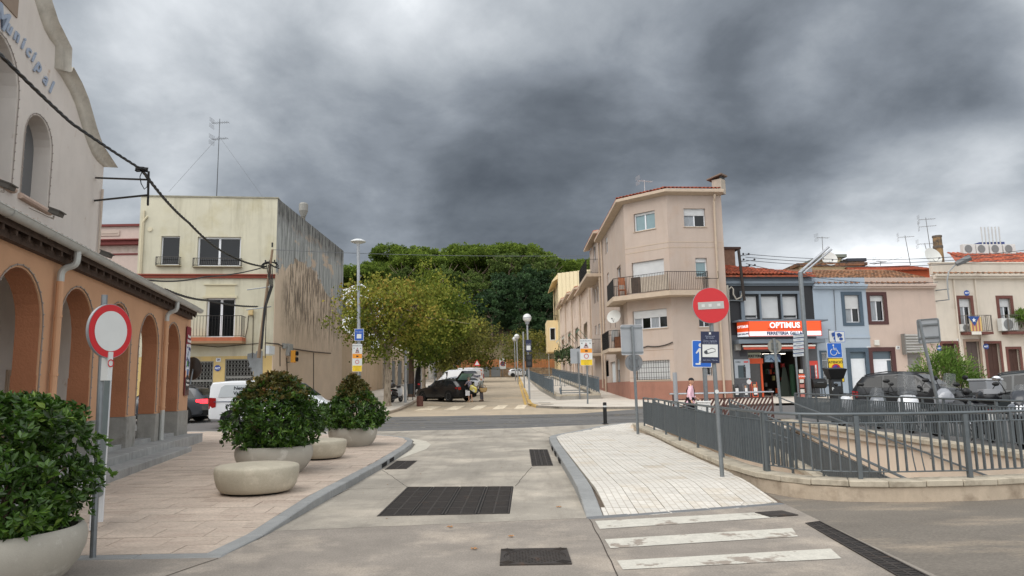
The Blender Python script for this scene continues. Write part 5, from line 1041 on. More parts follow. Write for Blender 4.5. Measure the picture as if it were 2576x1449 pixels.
# row houses
ROWM=M('pale_pink_row_render',(214,194,178),.9,var=.06,sc=.6,c2=(198,176,160),c2t=(.5,.7),c2s=.3,streak=.12,st=(2,2,.3)); rowlab=['nearest','second','third','fourth']
GREENP=M('balcony_leaves',(52,72,34),.7,var=.4,sc=9)
for k,(ya,yb,ez) in enumerate([(66.3,76.5,11.35),(76.5,86.9,12.15),(86.9,97.8,12.95),(97.8,111,13.6)]):
    f=Fr((7.3,yb),(7.3,ya)); h=fthing(f,'row_house','pale pink terraced house stepping uphill, %s after the corner building'%rowlab[k],'house','terraced houses along the street'); g_=G(ya); Lh=f.L
    ups=[(Lh*t-.3,ez-2.5,Lh*t+.3,ez-1.0) for t in (.17,.32,.68,.84)]; mid=[(Lh*t-.35,g_+3.3,Lh*t+.35,g_+5.2) for t in (.2,.45,.8)]; gr=[(Lh*.12,g_+.4,Lh*.12+1,g_+2.6),(Lh*.4,g_+1.1,Lh*.4+1.1,g_+2.5),(Lh*.75,g_+1.1,Lh*.75+.9,g_+2.5)]
    m=MB(); m.wall(0,g_-.6,Lh,ez,ups+mid+gr,0,.25); m.box(0,.26,g_-.6,Lh,9,ez); m.build('wall',ROWM,h)
    for i,r in enumerate(ups+mid+gr[1:]): win(h,r,0,.25*(i%2),depth=.1,fw=.05)
    door(h,gr[0],MP((96,72,60),.6) if k%2 else MP((205,208,210),.6)); m=MB(); m.box(0,-.02,g_-.6,Lh,0,g_+1.0); m.build('dado',DADO,h)
    m=MB(); m.add([(0,-.7,ez-.05),(Lh,-.7,ez-.05),(Lh,.0,ez+.1),(0,0,ez+.1),(0,-.7,ez+.12),(Lh,-.7,ez+.12),(Lh,4,ez+1.7),(0,4,ez+1.7),(Lh,4,ez)],[(0,3,2,1),(4,5,6,7),(0,1,5,4),(1,8,6,5)]); m.build('roof',EAVE,h)
    rooftiles(h,(.1,-.62,ez+.16),(.24,0,0),(0,.36,.13),int(Lh/.24),1,TERRA,limit=300)
    pipe(h,[(Lh-.15,-.12,ez-.1),(Lh-.15,-.12,g_+.2)],.07,EAVE)
    balcony(h,[(Lh*.3,0),(Lh*.3+.3,-.95),(Lh*.72,-.95),(Lh*.72+.4,0)],g_+3.05,1.05,.2,EAVE,sp=.2)
    m=MB(); m.add([(Lh*.25,-.05,g_+6.6),(Lh*.6,-.05,g_+6.6),(Lh*.6,-.85,g_+5.9),(Lh*.25,-.85,g_+5.9),(Lh*.25,-.85,g_+5.65),(Lh*.6,-.85,g_+5.65)],[(0,1,2,3),(3,2,5,4)]); 
    for x in (.25,.6): m.tube([(Lh*x,-.85,g_+5.8),(Lh*x,-.1,g_+4.9)],.03,n=5)
    m.build('awning',MP((92,110,92),.8) if k<2 else MP((190,190,180),.8),h)
    if k>0:
        m=MB()
        for i in range(420): x,y,z=Lh*.5+RN.gauss(0,.9),-.9+RN.gauss(0,.22),g_+3.6+RN.gauss(0,.42); s=.1; a=RN.uniform(0,6); m.add([(x-s*math.cos(a),y,z-s*math.sin(a)),(x+s*.6*math.sin(a),y-s,z),(x+s*math.cos(a),y,z+s*math.sin(a)),(x-s*.5,y+s,z)],[(0,1,2,3)])
        o=m.build('balcony_plant',GREENP,kind='stuff'); o.location=(f.a.x,f.a.y,0); o.rotation_euler=(0,0,f.rz); o['label']='trailing green plants on the %s terraced house balcony'%rowlab[k]; o['category']='plant'
# yellow building at the end of the row
YB=M('pale_yellow_render',(226,204,160),.88,var=.05,sc=.5,streak=.1,st=(2,2,.3)); YL=M('pale_yellow_cladding',(226,212,176),.8,var=.08,warp=(6,6,.2))
f=Fr((7.2,126),(7.2,112)); yb=fthing(f,'yellow_house','pale yellow three-storey house with a projecting bay at the far end of the terrace','house'); g_=3.0
zt_=atY(*pz('K',198,925),112).z; f2=Fr((7.2,111.95),(22,111.95))
fl=[(f.L-2.0,zt_-4.3,f.L-.9,zt_-1.2),(f.L-4.2,zt_-4.0,f.L-3.6,zt_-1.5),(f.L-6.5,zt_-4.2,f.L-5.9,zt_-1.8),(f.L-2.6,g_+5.4,f.L-1.0,g_+9.0),(f.L-3.9,g_+5.9,f.L-3.3,g_+8.2),(f.L-2.5,g_+1.0,f.L-1.7,g_+4.2),(f.L-4.6,g_+1.0,f.L-4.0,g_+4.0),(f.L-6.6,g_+1.4,f.L-5.9,g_+4.2)]
m=MB(); m.wall(0,g_-.5,f.L,zt_-.6,fl,0,.25); m.box(0,.26,g_-.5,f.L,12,zt_-.6); m.build('wall',YB,yb)
for r in fl: win(yb,r,0,.0,depth=.1,fw=.06)
m=MB(); m.add([(-.2,-.9,zt_-.75),(f.L+.1,-.9,zt_-.75),(f.L+.1,.1,zt_-.2),(-.2,.1,zt_-.2),(-.2,-.9,zt_-.6),(f.L+.1,-.9,zt_-.6),(f.L+.1,.1,zt_+.6),(-.2,.1,zt_+.6)],[(0,3,2,1),(4,5,6,7),(0,1,5,4),(1,2,6,5)]); m.build('cornice',YB,yb)
xr_=f2.uv('K',362,885)
m=MB(); n=16; W=f2.uv('K',380,880)[0]
a0=loc_in(f,(7.2,111.9))
for i in range(n): m.box(0,0,0,.01,.01,.01) if 0 else None
m=MB(); 
for i in range(14): u=i*.62; h0=zt_+.6+(u/8.5)*.9; m.box(a0[0]+.0,u+.02,8,a0[0]+.10,u+.60,h0)
m.build('cladding_board',YL,yb); 
m=MB(); m.box(a0[0]-12,.0,8,a0[0]-.0,8.6,zt_+.6); m.build('upper_block',YL,yb)
bb0,bb1=f.L-9.5,f.L-2.9+.0; m=MB(); bz0,bz1=g_+4.4,g_+9.4; m.wall(bb0,bz0,bb1,bz1,[(bb0+1.0,bz0+1.9,bb0+1.6,bz0+3.9),(bb0+3,bz0+1.9,bb0+3.6,bz0+3.9)],-1.7,-1.5)
m.box(bb0,-1.49,bz0,bb1,0,bz1); m.build('bay',YB,yb); 
r=(.4,bz0+1.8,1.2,bz0+3.8); m=MB(); m.box(bb1+.0,-1.3,bz0+1.8,bb1+.05,-.4,bz0+3.8); m.build('bay_window_frame',WHITEF,yb); m=MB(); m.box(bb1+.05,-1.2,bz0+1.9,bb1+.06,-.5,bz0+3.7); m.build('pane',GLASS,yb)
m=MB(); [m.cyl((bb1-.1*0,-1.6+.3*i,bz1),(bb1,-1.6+.3*i,bz1+.8),.02,n=4) for i in range(6)]; m.cyl((bb1,-1.6,bz1+.8),(bb1,0,bz1+.8),.025,n=5); m.build('terrace_rail',DARKIRON,yb)
# ================================================================ street ramp pit on the right pavement
sp=thing('ramp_wall','low pale coping wall round the fenced ramp pit on the right pavement','wall'); 
SP=[(2.75,46.2),(5.55,47.3),(5.9,60),(6.1,90),(6.1,112)]; SL=[(2.7,46.2),(2.2,62),(2.1,80),(2.0,112)]
for P_,sd in ((SL,-1),([(2.75,46.2),(5.6,46.9)],1),([(5.6,46.9),(5.9,60),(6.1,112)],1)):
    wallstrip('wall',P_,.25,lambda y:G(y),lambda y:G(y)+.34,CONC,sp,side=sd); 
    stones([(a,b) for a,b in P_],.36,lambda x,y:G(y)+.44,.1,1.0,COPE,sp,'coping_stone',side=sd,bev=0)
BLR=M('blue_grey_railing',(92,104,112),.45,.2,var=.1,rnd=.05)
railing('street_railing','blue-grey bar railing on the street side of the pavement ramp',[(2.55+.0,46.9,G(46.9)+.44),(2.35,55,G(55)+.44),(2.05,80,G(80)+.44),(1.95,112,G(112)+.44)],1.05,.15,.05,.014,'railings round the pavement ramp',mat=BLR,limit=120)
railing('street_railing','blue-grey railing on the house side of the pavement ramp',[(5.55,47.4,G(47)+.44),(5.8,60,G(60)+.44),(6.0,112,G(112)+.44)],1.05,.15,.05,.014,'railings round the pavement ramp',mat=BLR,limit=120)
railing('street_railing','short blue-grey railing crossing the pavement ramp behind the steps',[(2.4,61,G(61)+.44),(5.7,61,G(61)+.44)],1.05,.16,.03,.014,'railings round the pavement ramp',mat=BLR)
stt=thing('metal_stairs','short dark metal stair inside the fenced ramp pit on the right pavement','stairs',(4.2,50,G(48)))
for k in range(4): m=MB(); m.box(-.9,.3*k,.1+.17*k,.9,.3*k+.28,.15+.17*k); m.build('tread',BLR,stt)
for s in (-.95,.95): m=MB(); m.tube([(s,-.2,0),(s,1.3,.8)],.05,n=6); m.tube([(s,-.2,.9),(s,1.3,1.7)],.03,n=6); m.tube([(s,-.2,0),(s,-.2,.9)],.03,n=6); m.build('stringer',BLR,stt)
# ================================================================ shops and houses on the right
RF=Fr((C3.x+.12,44.6),(C3.x+27,47.3))
def U(k,x,y,off=0): return RF.uv(k,x,y,off)[0]
def Zv(k,x,y,off=0): return RF.uv(k,x,y,off)[1]
uo1=U('M',1338,400); ub1=U('N',600,850); up1=U('N',1212,850); zfl=.62
BLK=M('black_panels',(26,26,30),.5,var=.2); GRYB=M('grey_blue_trim',(112,122,132),.7,var=.08); SLATE=M('slate_wall',(92,94,98),.75,var=.2,sc=3,warp=(1,1,5),bump=.2,bs=10)
op=fthing(RF,'hardware_shop','black-fronted two-storey hardware shop under an orange illuminated sign','building')
zev=Zv('M',900,192); zbk0=Zv('M',900,560); sh=[RF.rc('M',663,325,795,540),RF.rc('M',826,325,1004,540),RF.rc('M',1032,325,1180,540)]
so_=RF.rc('M',716,858,1243,1325); so_=(so_[0],zfl,so_[2],so_[3]); zsg0,zsg1=Zv('M',1060,706,-1.0),Zv('M',1060,566,-1.0)
m=MB(); m.wall(0,zbk0-.9,uo1,zev,sh,0,.3); m.build('upper_wall',BLK,op); m=MB(); m.wall(0,.2,uo1,zbk0-.9,[so_],.004,.3); m.build('slate_wall',SLATE,op)
for i,r in enumerate(sh): win(op,r,0,.86 if i!=1 else .99,depth=.14,fw=.05)
m=MB(); r=(sh[0][0],sh[0][1],sh[2][2],sh[0][3]); 
for a,b in ((sh[0][0]-.22,sh[0][0]-.0),(sh[0][2]+.1,sh[1][0]-.0),(sh[1][2]+.1,sh[2][0]),(sh[2][2]+.03,sh[2][2]+.35)): m.box(a,-.14,r[1]-.1,b,.0,r[3]+.12)
m.box(sh[0][0]-.22,-.16,r[3]+.12,sh[2][2]+.35,0,r[3]+.3); m.build('bay_frame',GRYB,op,bev=.01)
m=MB(); m.box(-.02,-.1,zev-.22,uo1+.05,.3,zev-.1); m.box(-.02,-.22,zev-.1,uo1+.1,.3,zev+.05); m.box(0,-.0,zev+.05,uo1,.3,zev+.4); m.build('cornice',GRYB,op)
m=MB(); m.box(.35,-1.05,zsg1+.0,uo1+.3,0,zsg1+.1); m.box(.35,-.9,zsg0-.45,uo1+.1,0,zsg0-.2); m.build('ledge',GRYB,op,bev=.02)
uF=RF.uv('M',710,620,-1.05)[0]; uR=RF.uv('M',1411,620,-1.05)[0]; uL=RF.uv('M',603,640,-.25)[0]; zm_=Zv('M',1060,662,-1.05)
ORS=M('orange_sign',(238,84,32),.4,var=.03,emit=.22); WHS=M('white_sign',(240,242,246),.4,var=.02,emit=.25)
sg=fthing(RF,'shop_sign','long orange and white illuminated box sign above the hardware shop','shop sign')
ol_=[(uL,-.2),(uF,-1.05),(uR,-1.05),(uR+.12,-.2)]
def prism(m,P,z0,z1): n=len(P); m.add([(a,b,z0) for a,b in P]+[(a,b,z1) for a,b in P],[tuple(range(n-1,-1,-1)),tuple(range(n,2*n))]+[(i,(i+1)%n,n+(i+1)%n,n+i) for i in range(n)]); return m
prism(MB(),ol_,zm_,zsg1).build('orange_box',ORS,sg); prism(MB(),ol_,zsg0,zm_-.01).build('white_box',WHS,sg)
m=MB(); [m.box(a-.02,-1.07,zsg0-.03,a+.02,-1.04,zsg1+.02) for a in (uF,uR)]; m.box(uF,-1.07,zsg0-.04,uR,-1.04,zsg0); m.build('edge_trim',MP((200,60,30),.5),sg)
WT=M('white_letter',(245,245,248),.5,var=0,emit=.25); NV=M('navy_letter',(40,40,90),.5,var=0)
uc=RF.uv('M',1062,607,-1.08)[0]; text('OPTIMUS',.47,WT,sg,(uc,-1.065,Zv('M',1060,607,-1.08)),bold=.016); text('FERRETERIES DE CONFIANÇA I PROXIMITAT',.11,MP((170,50,20),.5),sg,(uc,-1.065,Zv('M',1060,640,-1.08)))
text('FERRETERIA GALLART',.26,NV,sg,(RF.uv('M',1045,683,-1.08)[0]+.25,-1.065,(zsg0+zm_)/2),bold=.009)
dx=uF-uL; dw=-.85; ang=math.atan2(dw,dx); cx_=(uL+uF)/2+.0; Lf=math.hypot(dx,dw); off_=Vector((math.sin(ang),-math.cos(ang)))*.012
text('OPTIMUS',Lf*.23,WT,sg,(cx_+off_.x,-.625+off_.y,(zm_+zsg1)/2),(PI/2,0,ang),bold=.01); text('CAN GALLART',Lf*.15,NV,sg,(cx_+off_.x,-.625+off_.y,(zm_+zsg0)/2),(PI/2,0,ang),bold=.005)
# interior
m=MB(); a,b,c,d=so_; m.add([(a-.3,4,b),(c+.3,4,b),(c+.3,4,d+.2),(a-.3,4,d+.2),(a-.3,.3,b),(c+.3,.3,b),(c+.3,.3,d+.2),(a-.3,.3,d+.2)],[(0,1,2,3),(4,0,3,7),(1,5,6,2),(4,5,1,0),(3,2,6,7)]); m.build('interior',MP((58,50,46),.8),op)
SHO=MP((214,84,40),.6); rr=RF.rc('M',722,940,872,975); m=MB(); m.box(so_[0]+.02,.3,rr[1],rr[2],.36,rr[3]+.1); m.build('orange_fascia',SHO,op)
m=MB(); q=RF.rc('M',728,975,872,1330); x0,x1=q[0]+.02,q[2]; m.box(x0,.28,zfl,x0+.09,.36,q[3]); m.box(x1-.12,.28,zfl,x1,.36,q[3]); m.box(x0,.28,zfl,x1,.36,zfl+.12); m.build('door_frame',SHO,op)
m=MB(); m.box(x0+.09,.33,zfl,x1-.12,.34,q[3]); m.build('glass_door',M('shop_glass',(60,58,56),.08,var=.2,sc=3),op)
q=RF.rc('M',720,868,852,938); m=MB(); m.box(q[0],.34,q[1],q[2],.36,q[3]); m.build('lettered_transom',MP((176,180,160),.6),op); text('FERRETERIA',.22,BLACK,op,((q[0]+q[2])/2,.33,(q[1]+q[3])/2),bold=.01)
tv=fthing(RF,'television','lit television screen hanging in the shop entrance','television'); q=RF.rc('M',858,882,1022,968,.6); m=MB(); m.box(q[0],.6,q[1],q[2],.66,q[3]); m.build('casing',BLACK,tv)
m=MB(); m.box(q[0]+.04,.585,q[1]+.05,q[2]-.04,.6,q[3]-.04); m.build('screen',M('tv_picture',(150,180,205),.3,var=.6,sc=4,c2=(40,60,110),c2t=(.5,.55),c2s=3,emit=0),tv); tv.children[-1].data.materials[0].node_tree.nodes['Principled BSDF'].inputs['Emission Strength'].default_value=.0
EM=M('tube_light',(255,246,230),.5,var=0,emit=2.2)
for i in range(5):
    m=MB(); u=so_[0]+.5+i*(so_[2]-so_[0]-.8)/5; m.box(u,1.2,so_[3]-.12,u+.35,1.4,so_[3]-.08); s=fthing(RF,'ceiling_light','short bright ceiling lamp inside the shop entrance','light','ceiling lamps of the shop'); m.build('tube',EM,s)
cols=[(214,84,40),(60,60,64),(180,176,170),(40,74,54),(150,40,36),(200,190,120),(30,34,40),(120,90,70)]
goods=fthing(RF,'shop_goods','shelves of tools and goods seen through the hardware shop entrance','goods'); 
for i in range(70):
    u=RN.uniform(so_[0]+.2,so_[2]-.3); z=zfl+RN.choice([.0,.4,.8,1.2,1.6,2.0])+.1; s=RN.uniform(.06,.22); m=MB(); y=RN.uniform(1.3,3.2); m.box(u,y,z,u+s,y+.2,z+RN.uniform(.1,.34)); m.build('item',MP(RN.choice(cols),.6),goods)
q=RF.rc('M',1015,1000,1115,1300,.5); m=MB(); m.add([(q[0],.8,zfl),(q[2],.7,zfl),(q[2]+.3,.9,zfl),(q[2]-.1,.8,q[3]-.1),(q[0]+.4,.85,q[3])],[(0,1,3,4),(1,2,3)]); m.build('item',MP((44,52,44),.9),goods); m=MB(); m.cyl((q[2]+.35,.9,zfl),(q[2]+.35,.9,q[3]+.1),.17,n=12); m.build('item',MP((34,66,44),.8),goods)
aw=fthing(RF,'awning','folded orange-red awning above the shop entrance','awning'); q=RF.rc('M',650,775,1340,838,-.6); m=MB(); m.add([(q[0],-.1,q[3]+.1),(q[2],-.1,q[3]+.1),(q[2],-.75,q[3]-.22),(q[0],-.75,q[3]-.22),(q[0],-.77,q[1]),(q[2],-.77,q[1])],[(0,1,2,3),(3,2,5,4)]); m.build('fabric',MP((196,82,62),.8,var=.1),aw); m=MB(); m.cyl((q[0]-.05,-.78,q[3]-.2),(q[2],-.78,q[3]-.2),.06,n=10); m.build('front_bar',MP((220,215,208),.5),aw)
po=fthing(RF,'wall_poster','grey workwear poster with a small standing figure beside the shop door','poster'); q=RF.rc('M',573,936,722,1118); m=MB(); m.box(q[0],-.04,q[1],q[2],-.0,q[3]); m.build('board',MP((168,176,184),.5),po)
W_=q[2]-q[0]; H_=q[3]-q[1]; m=MB(); m.box(q[0]+W_*.22,-.05,q[1]+.02,q[0]+W_*.62,-.04,q[1]+H_*.68); m.build('panel',MP((66,80,86),.6),po); m=MB(); x=q[0]+W_*.64; m.box(x-.06,-.06,q[1]+.02,x-.01,-.05,q[1]+H_*.35); m.box(x+.01,-.06,q[1]+.02,x+.06,-.05,q[1]+H_*.35); m.box(x-.07,-.06,q[1]+H_*.35,x+.07,-.05,q[1]+H_*.6); m.ext([(x+.045*math.cos(a*PI/5),q[1]+H_*.66+.055*math.sin(a*PI/5)) for a in range(10)],-.06,-.05); m.build('figure',MP((40,40,44),.6),po)
text('CABRIA',.1,BLACK,po,(q[0]+W_*.24,-.05,q[3]-.16)); m=MB(); m.box(q[0]+W_*.62,-.05,q[3]-.2,q[0]+W_*.9,-.04,q[3]-.12); m.build('label',MP((210,50,40),.6),po)
pl_=fthing(RF,'price_board','tall red price board with white squares on the slate pier right of the shop door','sign'); q=RF.rc('M',1296,950,1380,1134); m=MB(); m.box(q[0],-.04,q[1],q[2],0,q[3]); m.build('board',MP((214,72,60),.6),pl_)
for i in range(4):
    z=q[3]-.25-(q[3]-q[1])*.2*i; m=MB(); m.box(q[0]+.38,-.05,z-.34,q[2]-.1,-.04,z); m.build('card',MP((228,228,226),.6) if i<3 else MP((150,50,30),.6),pl_); m=MB(); m.box(q[0]+.06,-.05,z-.3,q[0]+.34,-.04,z-.03); m.build('list',MP((56,58,70),.6),pl_)
acb=fthing(RF,'junction_box','grey junction box on the slate wall under the left end of the sign','utility box'); q=RF.rc('M',568,770,618,850); m=MB(); m.box(q[0],-.3,q[1],q[2],0,q[3]); m.build('box',MP((168,168,164),.6),acb,bev=.02)
m=MB(); r_=RF.rc('M',625,855,692,908); m.box(r_[0],-.02,r_[1],r_[2],.004,r_[3]); m.box(r_[0]+.1,-.03,r_[1]+.08,r_[2]-.06,-.02,r_[3]-.12); tag(m.build('wall_plaque',MP((58,60,66),.6),loc=(RF.a.x,RF.a.y,0),rot=(0,0,RF.rz)),'dark plaque on the slate wall above the workwear poster','sign')
q=RF.uv('M',712,1153); m=MB(); m.lathe([(0,.0),(.15,.0),(.15,.02),(0,.02)],20); o=tag(m.build('round_sticker',MP((220,222,224),.6),loc=RF.w(q[0],-.02,q[1]),rot=(PI/2,0,RF.rz)),'round white sticker below the workwear poster','sticker')
for i,(x0,x1,y0,lab,c) in enumerate([(565,625,1180,'black folding trolley with a white tag against the slate wall',(30,30,32)),(657,711,1170,'grey trolley with a tan and a white tag left of the shop door',(120,122,126)),(742,806,1155,'bright orange hand truck with tags standing by the shop door',(220,84,40))]):
    tr=fthing(RF,'hand_truck',lab,'hand truck','hand trucks for sale outside the shop'); q=RF.rc('M',x0,y0,x1,1320,-.35); cc=MP(c,.5); m=MB(); m.tube([(q[0]+.05,-.4,zfl+.1),(q[0]+.05,-.25,q[3]),(q[2]-.05,-.25,q[3]),(q[2]-.05,-.4,zfl+.1)],.025,n=6); [m.box(q[0]+.05,-.4+.02*j,zfl+.3+.3*j,q[2]-.05,-.38+.02*j,zfl+.33+.3*j) for j in range(3)]; m.build('frame',cc,tr); m=MB(); m.box(q[0],-.65,zfl+.08,q[2],-.35,zfl+.11); m.build('toe_plate',cc,tr)
    for s in (q[0]+.02,q[2]-.02): m=MB(); m.cyl((s-.03,-.32,zfl+.12),(s+.03,-.32,zfl+.12),.12,n=12); m.build('wheel',RUBBER,tr)
    m=MB(); m.box(q[0]+.1,-.42,zfl+.45,q[2]-.1,-.40,zfl+.85); m.build('price_tag',MP((225,225,225),.6),tr); m=MB(); m.box(q[0]+.12,-.36,q[3]-.5,q[2]-.14,-.34,q[3]-.12); m.build('price_tag',MP((200,150,110),.6) if i else MP((40,40,44),.6),tr)
rk=fthing(RF,'magazine_rack','narrow leaflet rack with an orange header at the right of the shop entrance','rack'); q=RF.rc('M',1192,1078,1248,1290,-.2); m=MB(); m.box(q[0],-.3,zfl,q[0]+.04,0,q[3]); m.box(q[2]-.04,-.3,zfl,q[2],0,q[3]); m.build('frame',MP((110,60,50),.6),rk); m=MB(); m.box(q[0],-.32,q[3]-.3,q[2],-.28,q[3]); m.build('header',SHO,rk); text('OPTIMUS',.12,WT,rk,((q[0]+q[2])/2,-.325,q[3]-.15))
for j in range(6): m=MB(); m.box(q[0]+.06,-.3,zfl+.2+.3*j,q[2]-.06,-.25,zfl+.42+.3*j); m.build('leaflets',MP(RN.choice([(215,212,205),(200,170,120),(190,120,110)]),.7),rk)
bq=fthing(RF,'barbecue','black barrel barbecue on legs outside the slate pier','barbecue'); q=RF.rc('M',1318,1138,1449,1300,-.6); cx_=(q[0]+q[2])/2; m=MB(); m.cyl((q[0],-.6,zfl+1.05),(q[2],-.6,zfl+1.05),.30,n=18); m.build('drum',BLACK,bq); m=MB(); [m.cyl((x,-.6+y,zfl),(x*.9+cx_*.1,-.6+y*.5,zfl+.9),.025,n=6) for x in (q[0]+.1,q[2]-.1) for y in (-.25,.25)]; m.box(q[0]+.1,-.8,zfl+.25,q[2]-.1,-.4,zfl+.28); m.build('legs',BLACK,bq); m=MB(); m.box(cx_-.2,-.95,zfl+1.1,cx_+.2,-.92,zfl+1.13); m.build('handle',STEEL,bq)
# shop roof
dk=MB(); dk.add([(-.1,-.35,zev+.4),(uo1+.1,-.35,zev+.4),(uo1+.1,.9,zev+.75),(-.1,4.6,zev+2.0)],[(0,1,2,3)]); dk.add([(-.1,-.35,zev+.3),(uo1+.1,-.35,zev+.3),(uo1+.1,-.35,zev+.4),(-.1,-.35,zev+.4)],[(0,1,2,3)]); dk.build('roof_deck',TERRA,op)
TS=MB(); nu=int(uo1/.235); cnt=0
me_src=None
for i in range(nu+1):
    nv=max(1,round(12*(1-i/nu)+1))
    if me_src is None:
        rooftiles(op,(0,-.38,zev+.46),(.235,0,0),(0,.36,.115),1,nv,TERRA,r=.115); me_src=[c for c in op.children if c.name.startswith('roof_tile')][0].data; cnt=nv
    else:
        for j in range(nv): link('roof_tile',me_src,op,(i*.235+RN.uniform(-.02,.02),-.38+.36*j,zev+.46+.115*j),(0,0,RN.uniform(-.02,.02)))
m=MB(); m.box(-.1,3,zev+1.2,2.1,4.2,zev+2.7); m.build('roof_block',MP((120,92,76),.9,var=.3),op); m=MB(); m.box(-.1,2.9,zev+2.7,2.5,4.3,zev+2.85); m.build('block_cap',MP((70,52,46),.9),op)
pipe(op,[(-.0+.12,-.12,zev-.2),(.12,-.12,.7)],.09,MP((190,184,172),.7))
wc=fthing(RF,'service_mast','dark iron mast with insulators and looping conduits between the corner building and the shop','mast'); u_=U('M',640,300); m=MB(); m.tube([(u_,-.4,zbk0+1.2),(U('M',622,20,-.4),-.4,Zv('K',1740,690,-.4))],.09,n=6); m.build('mast',MP((50,42,38),.8,var=.3),wc)
m=MB(); zt__=Zv('K',1740,700,-.4); ut_=U('M',622,20,-.4)
for i in range(6): x=.25+.35*(i%3); z=zt__-.25-.35*(i//2); m.tube([(ut_,-.4,z-.1),(ut_+x,-.5,z)],.018,n=4); m.sph((ut_+x,-.5,z+.04),.07,6,5)
m.build('insulators',MP((40,38,44),.5),wc)
m=MB(); g1_=[(U('M',x,y),-.2,Zv('M',x,y)) for x,y in [(525,1160),(515,700),(505,400),(505,265),(530,240),(550,260),(550,310),(580,360),(625,340),(640,290)]]; m.tube(g1_,.05,n=8); m.build('conduit',MP((176,170,160),.6),wc,smooth=True)
m=MB(); m.tube([(U('M',x,y),-.2,Zv('M',x,y)) for x,y in [(500,370),(560,370),(650,375)]],.04,n=6); m.build('strut',STEEL,wc)
# ---- blue house, pink house, beige house
BLU=M('blue_grey_render',(166,178,190),.9,var=.05,sc=.8,streak=.08,st=(2,2,.3)); DBL=MP((72,88,102),.7,var=.1); PIH=M('dusty_pink_render',(196,176,163),.9,var=.06,sc=.8,streak=.1,st=(2,2,.3)); DBR=MP((78,46,44),.7,var=.12); BEI=M('beige_house_render',(208,198,184),.9,var=.06,sc=.8,streak=.12,st=(2,2,.3),c2=(190,178,164),c2t=(.55,.7),c2s=.5)
zc2=Zv('N',700,655); zc3=Zv('N',1500,565)
bl=fthing(RF,'blue_house','blue-grey two-storey terraced house between the hardware shop and the pink house','house')
r1=RF.rc('N',402,737,530,980); r2=RF.rc('N',198,1248,262,1500); r3=RF.rc('N',455,1242,592,1520); r2=(r2[0],zfl+1.0,r2[2],r2[3]); r3=(r3[0],zfl,r3[2],r3[3])
m=MB(); m.wall(uo1,.2,ub1,zc2,[r1,r2,r3],0,.3); m.box(uo1,.31,.2,ub1,9,zc2-.1); m.build('wall',BLU,bl)
surround(bl,r1,.22,DBL); surround(bl,r3,.26,DBL,bottom=False); surround(bl,(r2[0],r2[1],r2[2],r2[3]),.12,DBL); win(bl,r1,1,.5,curtain=True,depth=.12); win(bl,r2,0,0); bars(bl,r2,7,mat=MP((200,204,206),.5))
dz=r3[3]-.42; door(bl,(r3[0],zfl,r3[2],dz),MP((222,226,230),.5),depth=.14); m=MB(); m.box(r3[0],.14,dz,r3[2],.2,r3[3]); m.build('transom',MP((86,104,116),.4),bl)
m=MB(); m.box(uo1,-.05,Zv('N',400,1112)-.06,ub1,0,Zv('N',400,1112)+.06); m.build('string_course',BLU,bl)
m=MB(); m.tube([(U('N',298,690),-.05,Zv('N',298,690)),(U('N',318,1090),-.05,Zv('N',318,1090))],.02,n=5); m.build('wall_cable',MP((90,92,96),.8),bl)
pk=fthing(RF,'pink_house','dusty pink two-storey terraced house with dark brown window frame','house')
s1=RF.rc('N',628,740,750,968); s2_=RF.rc('N',655,1238,825,1520); s2_=(s2_[0],zfl,s2_[2],s2_[3]); s3=RF.rc('N',958,1120,1078,1500); s3=(s3[0],zfl,s3[2],s3[3])
m=MB(); m.wall(ub1,.2,up1,zc2,[s1,s2_,s3],0,.3); m.box(ub1,.31,.2,up1,9,zc2-.1); m.build('wall',PIH,pk); surround(pk,s1,.22,DBR); win(pk,s1,1,.22,curtain=True,depth=.14); surround(pk,s2_,.26,DBR,bottom=False)
q=(s2_[0]+.02,zfl,s2_[0]+(s2_[2]-s2_[0])*.72,s2_[3]-.55); door(pk,q,MP((226,228,232),.5),depth=.12); m=MB(); m.box(s2_[0],.14,s2_[3]-.5,s2_[2],.2,s2_[3]); m.box(q[2]+.05,.14,zfl,s2_[2],.2,s2_[3]-.55); m.build('side_light',MP((84,98,108),.3),pk)
m=MB(); m.box(s2_[0],.1,s2_[3]-.56,s2_[2],.2,s2_[3]-.48); m.box(q[2],.1,zfl,q[2]+.06,.2,s2_[3]-.5); m.build('door_frame',WHITEF,pk)
bars(pk,(s3[0],zfl,s3[2],Zv('N',1020,1250)),12,mat=MP((150,152,152),.5),w=.05,hor=9,th=.014,name='grille_door')
q=RF.rc('N',935,1080,1110,1252,-.3); 
for i in range(7): z=q[1]+(q[3]-q[1])*i/7; m=MB(); m.cyl((q[0],-.3-.03*(i%2),z+.06),(q[2],-.3,z+.06+RN.uniform(-.03,.03)),.085,n=8); m.build('folded_shutter_slat',MP((160,158,154),.6,var=.15),pk)
m=MB(); m.box(q[0]-.06,-.4,q[1]-.1,q[0]+.0,-.05,q[3]); m.build('bracket',MP((120,118,114),.6),pk)
q=RF.rc('N',657,1138,697,1185); utilbox('white gas meter box on the pink house above its white door',RF,q,MP((214,212,204),.6)); q=RF.rc('N',1152,1115,1196,1172); utilbox('beige meter box beside the folded shutter of the pink house',RF,q,MP((190,180,164),.6))
